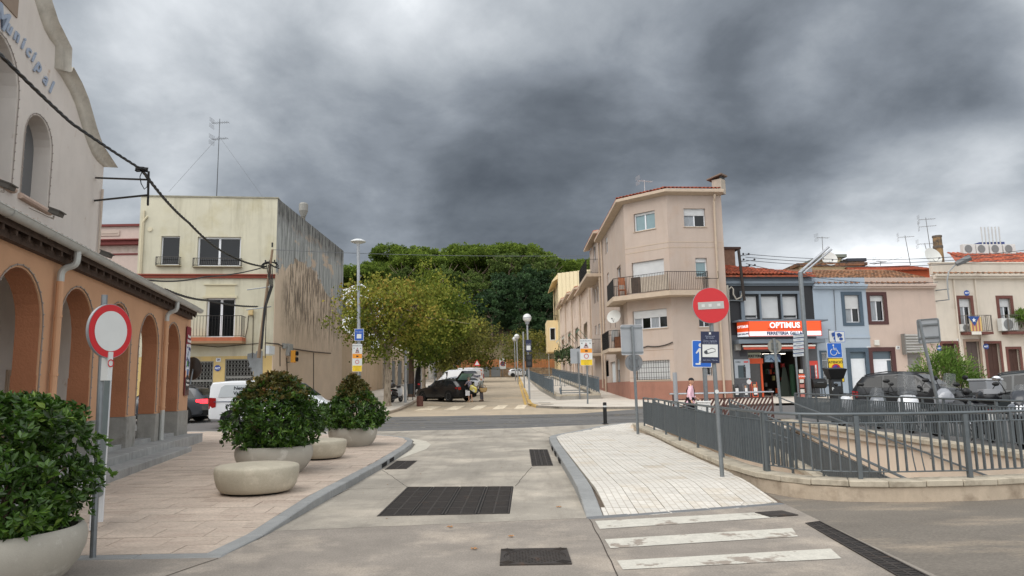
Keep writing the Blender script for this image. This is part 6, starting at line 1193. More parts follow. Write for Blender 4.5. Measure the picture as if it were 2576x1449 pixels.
for a_,b_,root_,mt_ in ((uo1,ub1,bl,BLU),(ub1,up1,pk,PIH)):
    m=MB(); m.box(a_,-.3,zc2-.05,b_,.3,zc2+.08); m.box(a_,-.2,zc2-.18,b_,.3,zc2-.05); m.box(a_,.05,zc2+.08,b_,.3,zc2+.55); m.build('cornice',mt_,root_,bev=.01)
    rooftiles(root_,(a_+.1,-.24,zc2+.12),(.36,0,0),(0,.3,.12),int((b_-a_)/.36),1,TERRAO,r=.09)
    m=MB(); m.add([(a_,.3,zc2+.5),(b_,.3,zc2+.5),(b_,5,zc2+1.9),(a_,5,zc2+1.9)],[(0,1,2,3)]); m.build('roof_deck',TERRAO,root_)
    rooftiles(root_,(a_+.1,.35,zc2+.55),(.26,0,0),(0,.42,.125),int((b_-a_)/.26),8,TERRAO,r=.12,limit=200)
m=MB(); m.box(uo1-.02,.32,zev-.3,uo1+.25,4.5,zc2+1.2); m.box(uo1-1.2,.32,zev+.3,uo1,1.2,zc2+.9); m.build('party_wall',MP((150,150,152),.9,var=.2,streak=.3),bl)
be=fthing(RF,'beige_house','long pale beige house with brown framed balcony doors at the right edge','house'); uE=26.9
t1=RF.rc('N',1428,768,1530,1062); t2=RF.rc('N',1786,768,1886,1062); zbf=Zv('N',1540,1062); t1=(t1[0],zbf,t1[2],t1[3]); t2=(t2[0],zbf,t2[2],t2[3]); gd=[RF.rc('N',1278,1168,1402,1400),RF.rc('N',1487,1150,1606,1400),RF.rc('N',1672,1168,1786,1400),RF.rc('N',1862,1218,1962,1400)]; gd=[(g[0],zfl,g[2],g[3]) for g in gd]
m=MB(); m.wall(up1,.2,uE,zc3,[t1,t2]+gd,0,.3); m.box(up1,.31,.2,uE,9,zc3-.1); m.build('wall',BEI,be)
BR2=MP((104,62,54),.75,var=.15); WD=M('old_brown_wood',(74,50,42),.8,var=.25,sc=5,warp=(5,5,.5))
for r in (t1,t2): surround(be,r,.2,BR2,bottom=False); win(be,r,1,.25,curtain=True,depth=.16,fw=.07)
for i,g in enumerate(gd): surround(be,g,.16,BR2 if i!=1 else MP((150,128,112),.8),bottom=False); door(be,g,WD if i!=1 else MP((88,76,72),.8),depth=.2)
for i,(x0,x1) in enumerate([(1425,1655),(1790,2060)]):
    a_=U('N',x0,1000); b_=U('N',x1,1000); balcony(be,[(a_,0),(a_,-.6),(b_,-.6),(b_,0)],zbf-.05,1.05,.16,BR2,mat=MP((110,104,96),.6),sp=.13)
m=MB(); m.box(up1,-.35,zc3-.05,uE,.3,zc3+.06); m.box(up1,-.22,zc3-.2,uE,.3,zc3-.05); m.box(up1,.02,zc3+.1,uE,.3,Zv('N',1500,455)); m.box(up1-.05,-.04,Zv('N',1500,455),uE,.34,Zv('N',1500,455)+.1); m.build('cornice_and_parapet',BEI,be,bev=.01)
rooftiles(be,(up1+.1,-.26,zc3+.1),(.38,0,0),(0,.3,.12),int((uE-up1)/.38),1,TERRAO,r=.09)
for x in (U('N',1372,700),U('N',1562,700)): pipe(be,[(x,-.08,zc3-.2),(x,-.08,.8)],.045,BEI)
zr=Zv('N',1500,455,3); m=MB(); a_=U('N',1400,450,3); m.add([(a_,3,zr),(uE+6,3,zr),(uE+6,6,zr+1.25),(a_+1.8,6,zr+1.25)],[(0,1,2,3)]); m.build('roof_deck',TERRA,be)
rooftiles(be,(a_+1.8,3.05,zr+.05),(.36,0,0),(0,.6,.25),int((uE-a_-1.8)/.36),5,TERRA,r=.14,limit=80)
fg=fthing(RF,'flag','blue flag with a white star and yellow-red stripes draped over the balcony railing','flag'); q=RF.rc('N',1502,925,1620,1058,-.66); m=MB(); x0,z0,x1,z1=q
m.add([(x0,-.66,z1),(x1-.1,-.66,z1),((x0+x1)/2-.05,-.68,z1-.62)],[(0,1,2)]); m.build('blue_triangle',MP((44,76,138),.8),fg)
for i in range(7): m=MB(); a_=x0+.12+(x1-x0-.12)*i/7; m.box(a_,-.655,z0,a_+(x1-x0-.12)/7,-.645,z1-.05); m.build('stripe',MP((206,176,110),.8) if i%2==0 else MP((168,104,96),.8),fg)
m=MB(); cx_,cz=(x0+x1)/2-.08,z1-.25; m.ext([((.15 if k%2==0 else .06)*math.sin(k*PI/5)+cx_,(.15 if k%2==0 else .06)*math.cos(k*PI/5)+cz) for k in range(10)][::-1],-.70,-.69); m.build('star',MP((235,238,240),.7),fg)
cl_=fthing(RF,'cloth','pale cloth hung under the balcony with the flag','cloth'); q=RF.rc('N',1532,1058,1618,1088,-.64); m=MB(); m.box(q[0],-.64,q[1],q[2],-.62,q[3]); m.build('sheet',MP((220,216,206),.9),cl_)
P=RF.w(U('N',1485,1020,-.35),-.35,zbf); acunit('small grey air conditioner on the balcony behind the flag',P,RF.rz,.75); P=RF.w(U('N',1868,1010,-.45),-.5,zbf); acunit('white air conditioner with a big round fan on the rightmost balcony',P,RF.rz,1.3)
for k_,(x,y,lab) in enumerate([(1485,718,'blue round alarm plate above the first balcony door of the beige house'),(1240,1210,'blue round alarm plate low on the pink house beside the beige doors'),(1656,1195,'blue round alarm plate between the two dark doors of the beige house')]):
    q=RF.uv('N',x,y); s=fthing(RF,'alarm_sign',lab,'sign'); m=MB(); m.ext([(q[0]+.19*math.cos(2*PI*i/8),q[1]+.19*math.sin(2*PI*i/8)) for i in range(8)],-.03,0); m.build('plate',MP((46,84,160),.5),s); text('ADT',.14,MP((235,238,240),.5),s,(q[0],-.035,q[1]),bold=.005)
for k_,(x,y,n_) in enumerate([(612,1212,'30'),(872,1205,'28'),(1417,1140,'26')]):
    q=RF.uv('N',x,y); s=fthing(RF,'house_number','small white house number tile reading %s'%n_,'sign'); m=MB(); m.box(q[0]-.13,-.02,q[1]-.11,q[0]+.13,0,q[1]+.11); m.build('tile',MP((222,222,220),.5),s); text(n_,.15,MP((60,60,80),.5),s,(q[0],-.025,q[1]))
# rooftop clutter
for i,x in enumerate((1512,1628,1750,1870)):
    P=RF.w(U('N',x,330,5.5),5.5,Zv('N',x,360,5.5)-.05); acunit('white air conditioner in the row on the red roof, %s from the left'%('first','second','third','fourth')[i],P,RF.rz,1.15,'air conditioners on the red roof')
bx=fthing(RF,'brick_chimney','tall octagonal stained brick chimney rising behind the pink house roof','chimney'); Q=atY(*pz('N',1243,440),58); hh=atY(*pz('N',1235,212),58).z-Q.z+.3; bx.location=(Q.x,58,Q.z-.3); m=MB(); m.cyl((0,0,-3),(0,0,hh),.42,.33,n=8); m.build('shaft',M('sooty_brick',(150,122,86),.95,var=.3,sc=3,c2=(74,68,62),c2t=(.42,.6),c2s=1.2,streak=.3),bx); m=MB(); m.cyl((0,0,hh-1.0),(0,0,hh-.8),.38,n=8); m.cyl((0,0,hh-.1),(0,0,hh+.05),.37,n=8); m.build('bands',M('sooty_cap',(96,88,80),.95,var=.3),bx)
dish('large white satellite dish on the parapet of the pink house',RF.w(U('N',1176,398,.6),.6,Zv('N',1176,398,.6)),.62,.2); dish('round white dish beside the cream roof block behind the blue house',atY(*pz('N',258,418),56),.62,0)
def aN(x0,y0,x1,y1,Y,lab,n_=2,name='roof_antenna'):
    b_=atY(*pz('N',x1,y1),Y); t_=atY(*pz('N',x0,y0),Y); antenna(name,lab,b_,t_.z-b_.z,n_,lean=t_.x-b_.x)
aN(1120,45,1166,360,50,'tall thin aerial mast above the large satellite dish',2); aN(935,205,985,470,52,'leaning aerial mast above the red roof',1); aN(1110,275,1136,365,51,'short aerial just left of the large dish',1); aN(196,215,208,420,55,'small aerial above the cream roof block',1); aN(718,435,720,475,50,'flat yagi aerial on the red roof ridge',1)
p=atY(*pz('N',710,440),50); m=MB(); m.cyl((p.x-1.2,50,p.z-.35),(p.x+1.6,50,p.z+.3),.015,n=4); m.cyl((p.x-.7,50,p.z-.1),(p.x+.9,50,p.z-.1),.03,n=4); tag(m.build('boom_antenna',MP((90,92,94),.6)),'long horizontal boom aerial on the red roof','antenna')
def backhouse(name,label,k,x0,y0,x1,y1,Y,depth,mat,roof=None):
    a_,b_=atY(*pz(k,x0,y1),Y),atY(*pz(k,x1,y1),Y); zt_=atY(*pz(k,(x0+x1)/2,y0),Y).z; t=thing(name,label,'building',(a_.x,Y,0)); m=MB(); m.box(0,0,1,b_.x-a_.x,depth,zt_); m.build('wall',mat,t)
    if roof: m=MB(); m.box(-.3,-.3,zt_,b_.x-a_.x+.3,depth+.3,zt_+.25); m.build('roof',roof,t)
    return t,zt_,b_.x-a_.x
CRH=MP((214,200,160),.9,var=.08)
backhouse('roof_block','cream rooftop block with a slatted pergola behind the blue house','N',228,405,380,520,58,5,CRH,MP((120,124,112),.8)); backhouse('roof_block','small cream rooftop block with a dark panel on top','N',446,440,552,520,57,3,CRH,MP((34,36,48),.4))
backhouse('back_house','cream house with grey tiled eaves behind the shop roof','N',0,480,560,560,56,6,CRH,TERRAO); backhouse('back_house','red-roofed house with an orange gable behind the pink house','N',560,500,1165,640,53,5,M('orange_red_render',(186,96,66),.9,var=.15),None)
tr=thing('red_roof','bright red tiled roof between the two rooftop gables','roof',(0,0,0)); A_=atY(*pz('N',570,535),52.6); B_=atY(*pz('N',1160,515),52.6); m=MB(); m.add([A_,B_,B_+Vector((0,4,.95)),A_+Vector((1.2,4,.95))],[(0,1,2,3)]); m.build('deck',TERRA,tr); rooftiles(tr,A_+Vector((.2,.05,.05)),(B_-A_)/44,(0.02,.6,.14),44,6,TERRA,r=.15,limit=150)
m=MB(); q=atY(*pz('V',1190,200),60); 
bt=thing('pipe_bundle','pale vertical pipes and blue tank behind the row of air conditioners','tank',atY(*pz('N',1710,300),56)); 
for i in range(6): m=MB(); m.cyl((-.7+.28*i,0,-.3),(-.7+.28*i,0,1.55),.05,n=6); m.build('pipe',MP((190,190,188),.5),bt)
m=MB(); m.box(-.9,.1,-.6,1.1,1,.35); m.build('tank',MP((42,60,120),.6),bt)
for (x0,y0,x1,y1,s) in [((1035,'d')[0],0,0,0,0)]: pass
Y1=RF.w(ut_,-.5,0).y
for i,(xa,ya,xb,yb) in enumerate([(5,508,2050,330),(10,525,2050,360),(40,545,2050,395),(0,560,1230,620)]):
    cable('overhead_wire','thin overhead wires running from the mast over the roofs to the right',[Vector(RF.w(ut_+.4,-.45,zt__-.2-.2*i)),atY(*pz('N',xb,yb),44.5)],.018,MP((64,66,72),.7),n=20,sag=.5).__setitem__('group','overhead wires at the right')
cable('facade_cable','dark cable sagging along the front of the corner building',[Vector(P1.w(.0,-.06,P1.uv('J',1360,520)[1])),Vector(P1.w(P1.L*.45,-.06,P1.uv('J',1500,512)[1]-.1)),Vector(P1.w(P1.L,-.06,P1.uv('J',1700,490)[1]))],.035,MP((58,52,50),.8),sag=.12)
wl=fthing(RF,'wall_lamp','curved arm street lamp bracketed to the beige house wall','street lamp'); P=[(U('N',x,y,-.9),-.9,Zv('N',x,y,-.9)) for x,y in [(1328,780),(1318,700),(1312,600),(1325,530),(1370,480),(1400,455)]]; m=MB(); m.tube(P,.045,n=8); m.build('arm',MP((150,152,152),.5,.3),wl,smooth=True)
for y in (690,785): m=MB(); m.cyl((U('N',1212,y+5),0,Zv('N',1212,y+5)),(U('N',1328,y-8,-.9),-.9,Zv('N',1328,y-8,-.9)),.04,n=4); m.build('bracket',STEEL,wl)
m=MB(); a_=Vector((U('N',1390,460,-.9),-.9,Zv('N',1390,460,-.9))); b_=Vector((U('N',1478,410,-.9),-1.3,Zv('N',1478,410,-.9))); m.tube([a_,a_.lerp(b_,.3),b_],.16,n=8,taper=.2); m.build('lamp_head',MP((112,114,116),.5),wl)
# ================================================================ vegetation
rng=np.random.default_rng(5)
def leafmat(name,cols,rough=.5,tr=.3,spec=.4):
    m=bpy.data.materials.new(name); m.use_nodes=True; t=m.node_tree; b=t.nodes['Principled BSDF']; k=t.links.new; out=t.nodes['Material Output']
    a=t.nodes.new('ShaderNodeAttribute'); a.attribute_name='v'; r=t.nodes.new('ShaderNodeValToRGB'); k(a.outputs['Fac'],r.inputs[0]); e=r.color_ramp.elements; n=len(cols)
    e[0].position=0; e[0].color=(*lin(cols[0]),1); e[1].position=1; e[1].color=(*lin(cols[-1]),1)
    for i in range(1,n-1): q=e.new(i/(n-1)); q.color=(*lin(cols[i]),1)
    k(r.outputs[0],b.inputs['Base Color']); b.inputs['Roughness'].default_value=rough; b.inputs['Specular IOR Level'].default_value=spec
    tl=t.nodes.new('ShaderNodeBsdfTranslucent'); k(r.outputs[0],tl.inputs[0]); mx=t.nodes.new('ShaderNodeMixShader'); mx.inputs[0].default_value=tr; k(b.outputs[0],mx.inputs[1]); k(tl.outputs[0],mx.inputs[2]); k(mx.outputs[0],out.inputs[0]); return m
def leaves(name,P,D,s,wd,mat,v,fold=.25,flat=0):
    "P centres Nx3, D direction Nx3 (leaf axis), s length N, wd width ratio; folded diamond leaves"
    n=len(P); D=D/np.linalg.norm(D,axis=1,keepdims=True); r=rng.normal(size=(n,3)); 
    if flat: r[:,2]*=flat
    S_=np.cross(D,r); S_/=np.linalg.norm(S_,axis=1,keepdims=True)+1e-9; N=np.cross(S_,D); s=s[:,None]
    V=np.empty((n,4,3)); V[:,0]=P; V[:,1]=P+D*s*.55+S_*s*wd*.5+N*s*fold*.3; V[:,2]=P+D*s-N*s*fold*.35; V[:,3]=P+D*s*.55-S_*s*wd*.5+N*s*fold*.3
    me=bpy.data.meshes.new(name); me.vertices.add(n*4); me.vertices.foreach_set('co',V.reshape(-1).astype(np.float32)); me.loops.add(n*6); i=np.arange(n)[:,None]*4
    me.loops.foreach_set('vertex_index',(i+np.array([0,1,2,0,2,3])).reshape(-1).astype(np.int32)); me.polygons.add(n*2); me.polygons.foreach_set('loop_start',(np.arange(n*2)*3).astype(np.int32)); me.polygons.foreach_set('loop_total',np.full(n*2,3,np.int32))
    at=me.attributes.new('v','FLOAT','POINT'); at.data.foreach_set('value',np.repeat(np.clip(v,0,1),4).astype(np.float32)); me.materials.append(mat); me.update(); me.validate(); return me
def unit(n): d=rng.normal(size=(n,3)); return d/np.linalg.norm(d,axis=1,keepdims=True)
BARK=M('grey_bark',(150,138,122),.9,var=.25,sc=3,c2=(110,96,80),c2t=(.5,.6),c2s=4,bump=.4,bs=20,warp=(2,2,.6)); BARKD=M('dark_bark',(92,74,62),.95,var=.3,sc=4,bump=.4,bs=20)
def branches(rt,base,crown_c,R,n,r0,rnd,sub=3,rz_=None):
    m=MB(); tips=[]
    for i in range(n):
        a=2*PI*i/n+rnd.uniform(-.4,.4); el=rnd.uniform(.1,1.0); t=Vector((math.cos(a)*math.cos(el)*R[0],math.sin(a)*math.cos(el)*R[1],math.sin(el)*R[2]))*rnd.uniform(.6,.92)+Vector(crown_c)
        mid=Vector(base).lerp(t,.45)+Vector((rnd.uniform(-.3,.3),rnd.uniform(-.3,.3),rnd.uniform(0,.35)))*R[0]*.3; m.tube([base,mid,t],r0,n=5,taper=r0*.25)
        for k in range(sub):
            q=mid.lerp(t,rnd.uniform(.0,.7)); e_=q+Vector((rnd.gauss(0,1)*R[0],rnd.gauss(0,1)*R[1],rnd.gauss(.2,.7)*R[2]))*.34; m.tube([q,q.lerp(e_,.5)+Vector((0,0,.1)),e_],r0*.4,n=4,taper=r0*.1); tips.append(e_)
        tips.append(t)
    return m,tips
PLANE_Y=leafmat('olive_yellow_leaves',[(62,74,28),(98,110,42),(130,138,56),(160,156,72),(166,134,68)],.7,.35,.2); PLANE_G=leafmat('mid_green_leaves',[(48,66,24),(86,104,36),(118,132,50),(150,148,62)],.7,.35,.2); PLANE_D=leafmat('dusty_olive_leaves',[(56,64,32),(92,98,46),(126,126,60),(156,146,80)],.7,.35,.2)
def streettree(label,loc,trh,cc,R,nc,nl,mat,sz,seed,group,trr=.13,bark=BARK,lean=0,spread=.5,gap=.12):
    rnd=random.Random(seed); t=thing('plane_tree',label,'tree',loc,0,group); m=MB(); m.tube([(0,0,-.1),(.02,0,trh*.4),(lean,.03,trh*.8),(lean,.03,trh*1.25)],trr*1.15,n=9,taper=trr*.7); m.tube([(0,0,-.05),(0,0,.25)],trr*1.5,n=9,taper=trr*1.1); m.build('trunk',bark,t,smooth=True)
    m,tips=branches(t,(lean,.03,trh),cc,R,9,trr*.5,rnd,4); m.build('limbs',bark,t,smooth=True)
    c=np.array([[rnd.gauss(0,1) for _ in range(3)] for _ in range(nc)]); c/=np.linalg.norm(c,axis=1,keepdims=True); rad=rng.uniform(.35,1.0,nc)**.55; lump=1+.16*np.sin(c[:,0]*5+seed)+.12*np.cos(c[:,2]*7+c[:,1]*4+seed); c=c*(rad*lump)[:,None]*np.array(R)+np.array(cc); c=np.vstack([c,np.array([list(p) for p in tips])]); 
    n=len(c)*nl; idx=np.repeat(np.arange(len(c)),nl); cs=rng.uniform(.55,1.25,len(c))*spread; P=c[idx]+rng.normal(size=(n,3))*cs[idx][:,None]*np.array([1,1,.75]); D=unit(n); D[:,2]-=.5
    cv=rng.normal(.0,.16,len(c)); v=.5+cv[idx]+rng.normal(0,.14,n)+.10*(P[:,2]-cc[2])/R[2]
    link('crown',leaves('crown',P,D,rng.uniform(.7,1.3,n)*sz,.8,mat,v),t); return t
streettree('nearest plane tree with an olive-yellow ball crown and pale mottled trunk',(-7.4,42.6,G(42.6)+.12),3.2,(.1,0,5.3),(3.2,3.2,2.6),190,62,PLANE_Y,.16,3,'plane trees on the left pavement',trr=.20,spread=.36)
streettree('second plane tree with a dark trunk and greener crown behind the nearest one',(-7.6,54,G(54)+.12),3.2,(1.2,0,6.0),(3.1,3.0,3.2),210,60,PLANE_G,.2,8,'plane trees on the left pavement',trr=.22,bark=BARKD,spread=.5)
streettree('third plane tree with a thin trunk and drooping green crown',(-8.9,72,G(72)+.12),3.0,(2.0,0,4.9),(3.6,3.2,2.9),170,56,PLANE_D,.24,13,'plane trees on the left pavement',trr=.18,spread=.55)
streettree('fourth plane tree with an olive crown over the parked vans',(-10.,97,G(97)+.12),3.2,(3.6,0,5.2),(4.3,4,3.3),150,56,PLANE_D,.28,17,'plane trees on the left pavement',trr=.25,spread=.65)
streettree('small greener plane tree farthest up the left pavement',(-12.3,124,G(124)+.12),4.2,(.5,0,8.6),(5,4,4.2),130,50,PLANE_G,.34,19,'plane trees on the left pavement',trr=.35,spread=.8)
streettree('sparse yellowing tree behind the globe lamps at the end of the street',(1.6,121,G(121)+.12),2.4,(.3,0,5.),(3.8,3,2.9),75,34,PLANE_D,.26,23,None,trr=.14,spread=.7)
# hill with pines
def Hh(x,y):
    b=[(137,4.6),(143,8.5),(150,13),(160,18),(175,21),(195,24),(240,26.5),(420,24)]; z=pl(b,y); z+=1.6*math.sin(x*.09+y*.05)+1.1*math.sin(x*.21+1.3)
    z-=max(0,(-44-x))*.12*min(1,(y-137)/30) if x<-30 else 0; return max(z if y>140 else pl(b,y),3.0) 
m=MB(); xs=[-150+6*i for i in range(52)]; ys=[137,139,141,144,147,151,156,162,170,180,192,206,225,260,330,420]
for y in ys:
    for x in xs: m.v.append((x+RN.uniform(-.8,.8),y+RN.uniform(-.3,.3),Hh(x,y)+RN.uniform(-.35,.35) if y>137 else 3.2))
nx=len(xs); m.f=[(j*nx+i,j*nx+i+1,(j+1)*nx+i+1,(j+1)*nx+i) for j in range(len(ys)-1) for i in range(nx-1)]; m.m=[0]*len(m.f); struct(m.build('hill',HILLM,smooth=True))
PINE=leafmat('pine_needles',[(50,64,28),(84,104,42),(116,136,56),(150,166,74)],.75,.25,.15); PINED=leafmat('grey_green_pine_needles',[(46,60,32),(76,94,48),(104,122,62),(130,142,78)],.75,.2,.15); OAK=leafmat('dark_oak_leaves',[(26,44,28),(42,64,38),(60,86,50),(82,110,68)],.6,.15,.3)  # PINED: duller grey-green needles for the middle slope and undergrowth
def pinemesh(seed,R,h,nc,nl,sz,mat,low=-.15):
    r=np.random.default_rng(seed); c=r.normal(size=(nc*3,3)); c/=np.linalg.norm(c,axis=1,keepdims=True); c=c[c[:,2]>low][:nc]; rad=r.uniform(.7,1.0,len(c)); lob=1+.18*np.sin(c[:,0]*4.3+seed)*np.cos(c[:,1]*3.7+seed*2); c=c*(rad*lob)[:,None]*np.array(R); c[:,2]+=h
    n=len(c)*nl; i=np.repeat(np.arange(len(c)),nl); cs=r.uniform(.5,1.1,len(c))*R[0]*.115; off=r.normal(size=(n,3)); off/=np.linalg.norm(off,axis=1,keepdims=True); off*=r.uniform(.5,1.05,n)[:,None]*np.array([1.25,1.25,.8]); P=c[i]+off*cs[i][:,None]; D=off+np.array([0,0,.35])
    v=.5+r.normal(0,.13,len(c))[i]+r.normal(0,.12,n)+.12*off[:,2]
    return leaves('crown',P,D,r.uniform(.6,1.3,n)*sz,.7,mat,v)
pm=[pinemesh(k,(5.6+.5*k,5.4,2.3+.25*(k%3)),10.5+.5*k,170,58,.44,PINE,-.42) for k in range(4)]; pd=[pinemesh(10+k,(4.6,4.4,2.9),9.,110,60,.42,PINED,-.6) for k in range(2)]; om=[pinemesh(20+k,(4.6,4.4,4.9),5.0,170,62,.36,OAK,-.75) for k in range(2)]
def trunkmesh(seed,h,r0,R,n=7):
    rnd=random.Random(seed); m=MB(); f=Vector((rnd.uniform(-.8,.8),0,h*.72)); m.tube([(0,0,-1.5),(rnd.uniform(-.3,.3),0,h*.35),f],r0,n=6,taper=r0*.6)
    for i in range(n): a=2*PI*i/n+rnd.uniform(-.3,.3); m.tube([f,f+Vector((math.cos(a)*R*.35,math.sin(a)*R*.35,h*.12)),f+Vector((math.cos(a)*R*.75,math.sin(a)*R*.75,h*.3))],r0*.3,n=4,taper=r0*.1)
    return m.mesh('trunk',M('pine_bark_%d'%seed,(150,132,116),.95,var=.25,sc=1.5),True)
tm=[trunkmesh(k,11+k,.26,5.5) for k in range(3)]; om_t=trunkmesh(9,6,.3,4)
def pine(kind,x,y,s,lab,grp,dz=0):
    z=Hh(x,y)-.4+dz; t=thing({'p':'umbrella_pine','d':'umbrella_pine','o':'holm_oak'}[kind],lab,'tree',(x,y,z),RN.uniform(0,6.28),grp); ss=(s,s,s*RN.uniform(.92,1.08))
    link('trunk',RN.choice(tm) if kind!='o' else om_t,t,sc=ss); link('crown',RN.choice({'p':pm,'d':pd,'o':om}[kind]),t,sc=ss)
pos=[]
specials=[(-11.8,186,1.2,'p','tallest broad umbrella pine crowning the hill above the street'),(-3.5,188,1.0,'p','umbrella pine just right of the tallest one on the ridge'),(5,190,1.05,'p','wide umbrella pine on the ridge above the dark oaks'),(14,184,1.1,'p','umbrella pine on the ridge beside the upper balcony'),(-30,206,.8,'p','dark small-crowned pine standing apart on the left of the ridge'),(-1,160,.9,'d','grey-green pine with a forked pale trunk above the dark oaks'),(7.5,156,.95,'d','pine with bare spreading limbs near the terraced houses'),(-15,158,1.0,'d','pale grey-green pine behind the olive street tree'),(-7.5,152,.9,'d','pine leaning over the bare soil of the slope')]
for x,y,s,k,lab in specials: pos.append((x,y,s)); pine(k,x,y,s,lab,None)
rr_=random.Random(4)
for (ya,yb,st,s0,kd,grp,lab) in [(190,235,8.2,.98,'p','umbrella pines along the ridge','bright green umbrella pine of the ridge above the town'),(168,188,8.5,.93,'p','umbrella pines on the upper slope','umbrella pine on the upper slope of the hill'),(150,166,8.8,.8,'d','grey-green pines on the middle slope','grey-green pine on the middle slope behind the street trees')]:
    y=ya
    while y<yb:
        x=-74+rr_.uniform(0,5)
        while x<40:
            X_,Y_=x+rr_.uniform(-2,2),y+rr_.uniform(-3,3); clear=-9<X_<8 and kd=='d' and Y_<158
            if not clear and all((X_-a)**2+(Y_-b)**2>30*s0 for a,b,_ in pos): pos.append((X_,Y_,s0)); pine(kd,X_,Y_,s0*rr_.uniform(.85,1.12),lab,grp)
            x+=st*rr_.uniform(.85,1.2)
        y+=11
for (x,y,s,lab) in [(-4.2,146.5,.95,'dark round holm oak left above the bare soil slope'),(1.6,147,1.15,'largest dark holm oak in the middle of the slope'),(6.3,145.5,.95,'dark holm oak right beside the yellow house'),(-1,151,1.1,'dark holm oak behind the largest one'),(9,149,1.,'holm oak partly hidden by the yellow house'),(4.8,152,1.1,'holm oak between the largest oak and the pines'),(2.5,142.2,.62,'low holm oak over the wooden fence'),(7.,141.,.6,'low holm oak next to the end of the terrace')]: pine('o',x,y,s,lab,'holm oaks on the lower slope')
def scrub(label,n,xr,yr,sz,mat,name='undergrowth',hh=1.8,ok=None):
    x=rng.uniform(*xr,n); y=rng.uniform(*yr,n)
    if ok: k_=ok(x,y); x,y=x[k_],y[k_]; n=len(x)
    z=np.array([Hh(a,b) for a,b in zip(x,y)])+rng.uniform(0,1,n)**2*hh; D=unit(n); D[:,2]=np.abs(D[:,2]); o=link(name,leaves(name,np.stack([x,y,z],1),D,rng.uniform(.5,1.4,n)*sz,.7,mat,rng.uniform(0,1,n))); o['kind']='stuff'
scrub('',26000,(-75,40),(150,215),.55,PINED,hh=3.2); scrub('',9000,(-75,40),(140,152),.4,OAK,hh=1.5,ok=lambda x,y:(np.abs(x+9.5)>5.5)&~((x>-4)&(x<9)&(y<142.5)))
# stone wall and wooden fence at the end
SF_=Fr((-24,137),(11,136.4)); sw=fthing(SF_,'stone_wall','rubble stone retaining wall across the end of the street','wall'); zw=lambda u:5.75-.018*(u-18)
m=MB(); m.ext([(0,2.9),(SF_.L,2.9),(SF_.L,zw(SF_.L)),(0,zw(0))],.05,.6); m.build('mortar_core',MP((150,132,108),.95,var=.2),sw)
STN=M('rubble_stone',(160,136,108),.95,var=.25,sc=1.5,rnd=.25,c2=(128,104,80),c2t=(.45,.6),c2s=1); cnt=0; rest=MB(); z=3.6; sk=[]
while z<5.9:
    u=RN.uniform(0,.4); h=RN.uniform(.22,.36)
    while u<SF_.L:
        w_=RN.uniform(.3,.7)
        if z+h<zw(u)+.1: sk.append((u,z,w_,h))
        u+=w_+.04
    z+=h+.04
sk.sort(key=lambda q:abs(q[0]-24))
for (u,z,w_,h) in sk:
    P=[(u+w_*(.5+.48*math.cos(a)*abs(math.cos(a))**-.35*RN.uniform(.85,1)),z+h*(.5+.48*math.sin(a)*RN.uniform(.85,1))) for a in [PI/8+PI/4*i for i in range(8)]]
    m=MB() if cnt<300 else rest; m.ext(P,RN.uniform(-.06,0),.06,back=False); cnt+=1
    if cnt<=300: m.build('stone',STN,sw)
rest.build('stone',STN,sw,kind='stuff')
wf=fthing(SF_.off(.3),'wooden_fence','long orange-brown wooden picket fence on top of the stone wall','fence'); WDF=M('fence_wood',(176,112,66),.85,var=.2,sc=1,rnd=.14); pk_=MB(); pk_.box(-.07,-.02,0,.07,.02,1.5); pk_.add([(-.07,-.02,1.5),(.07,-.02,1.5),(0,-.02,1.6),(-.07,.02,1.5),(.07,.02,1.5),(0,.02,1.6)],[(0,1,2),(3,5,4),(0,2,5,3),(1,4,5,2)]); pkm=pk_.mesh('picket',WDF); n=int(SF_.L/.18)
for i in range(n): link('picket',pkm,wf,(i*.18,0,zw(i*.18)),(0,RN.uniform(-.02,.02),0),(1,1,RN.uniform(.96,1.04)))
m=MB(); [m.add([(0,.03,zw(0)+h_),(SF_.L,.03,zw(SF_.L)+h_),(SF_.L,.03,zw(SF_.L)+h_+.12),(0,.03,zw(0)+h_+.12),(0,.07,zw(0)+h_+.12),(SF_.L,.07,zw(SF_.L)+h_+.12)],[(0,1,2,3),(3,2,5,4)]) for h_ in (.25,1.05)]; m.build('rails',WDF,wf)
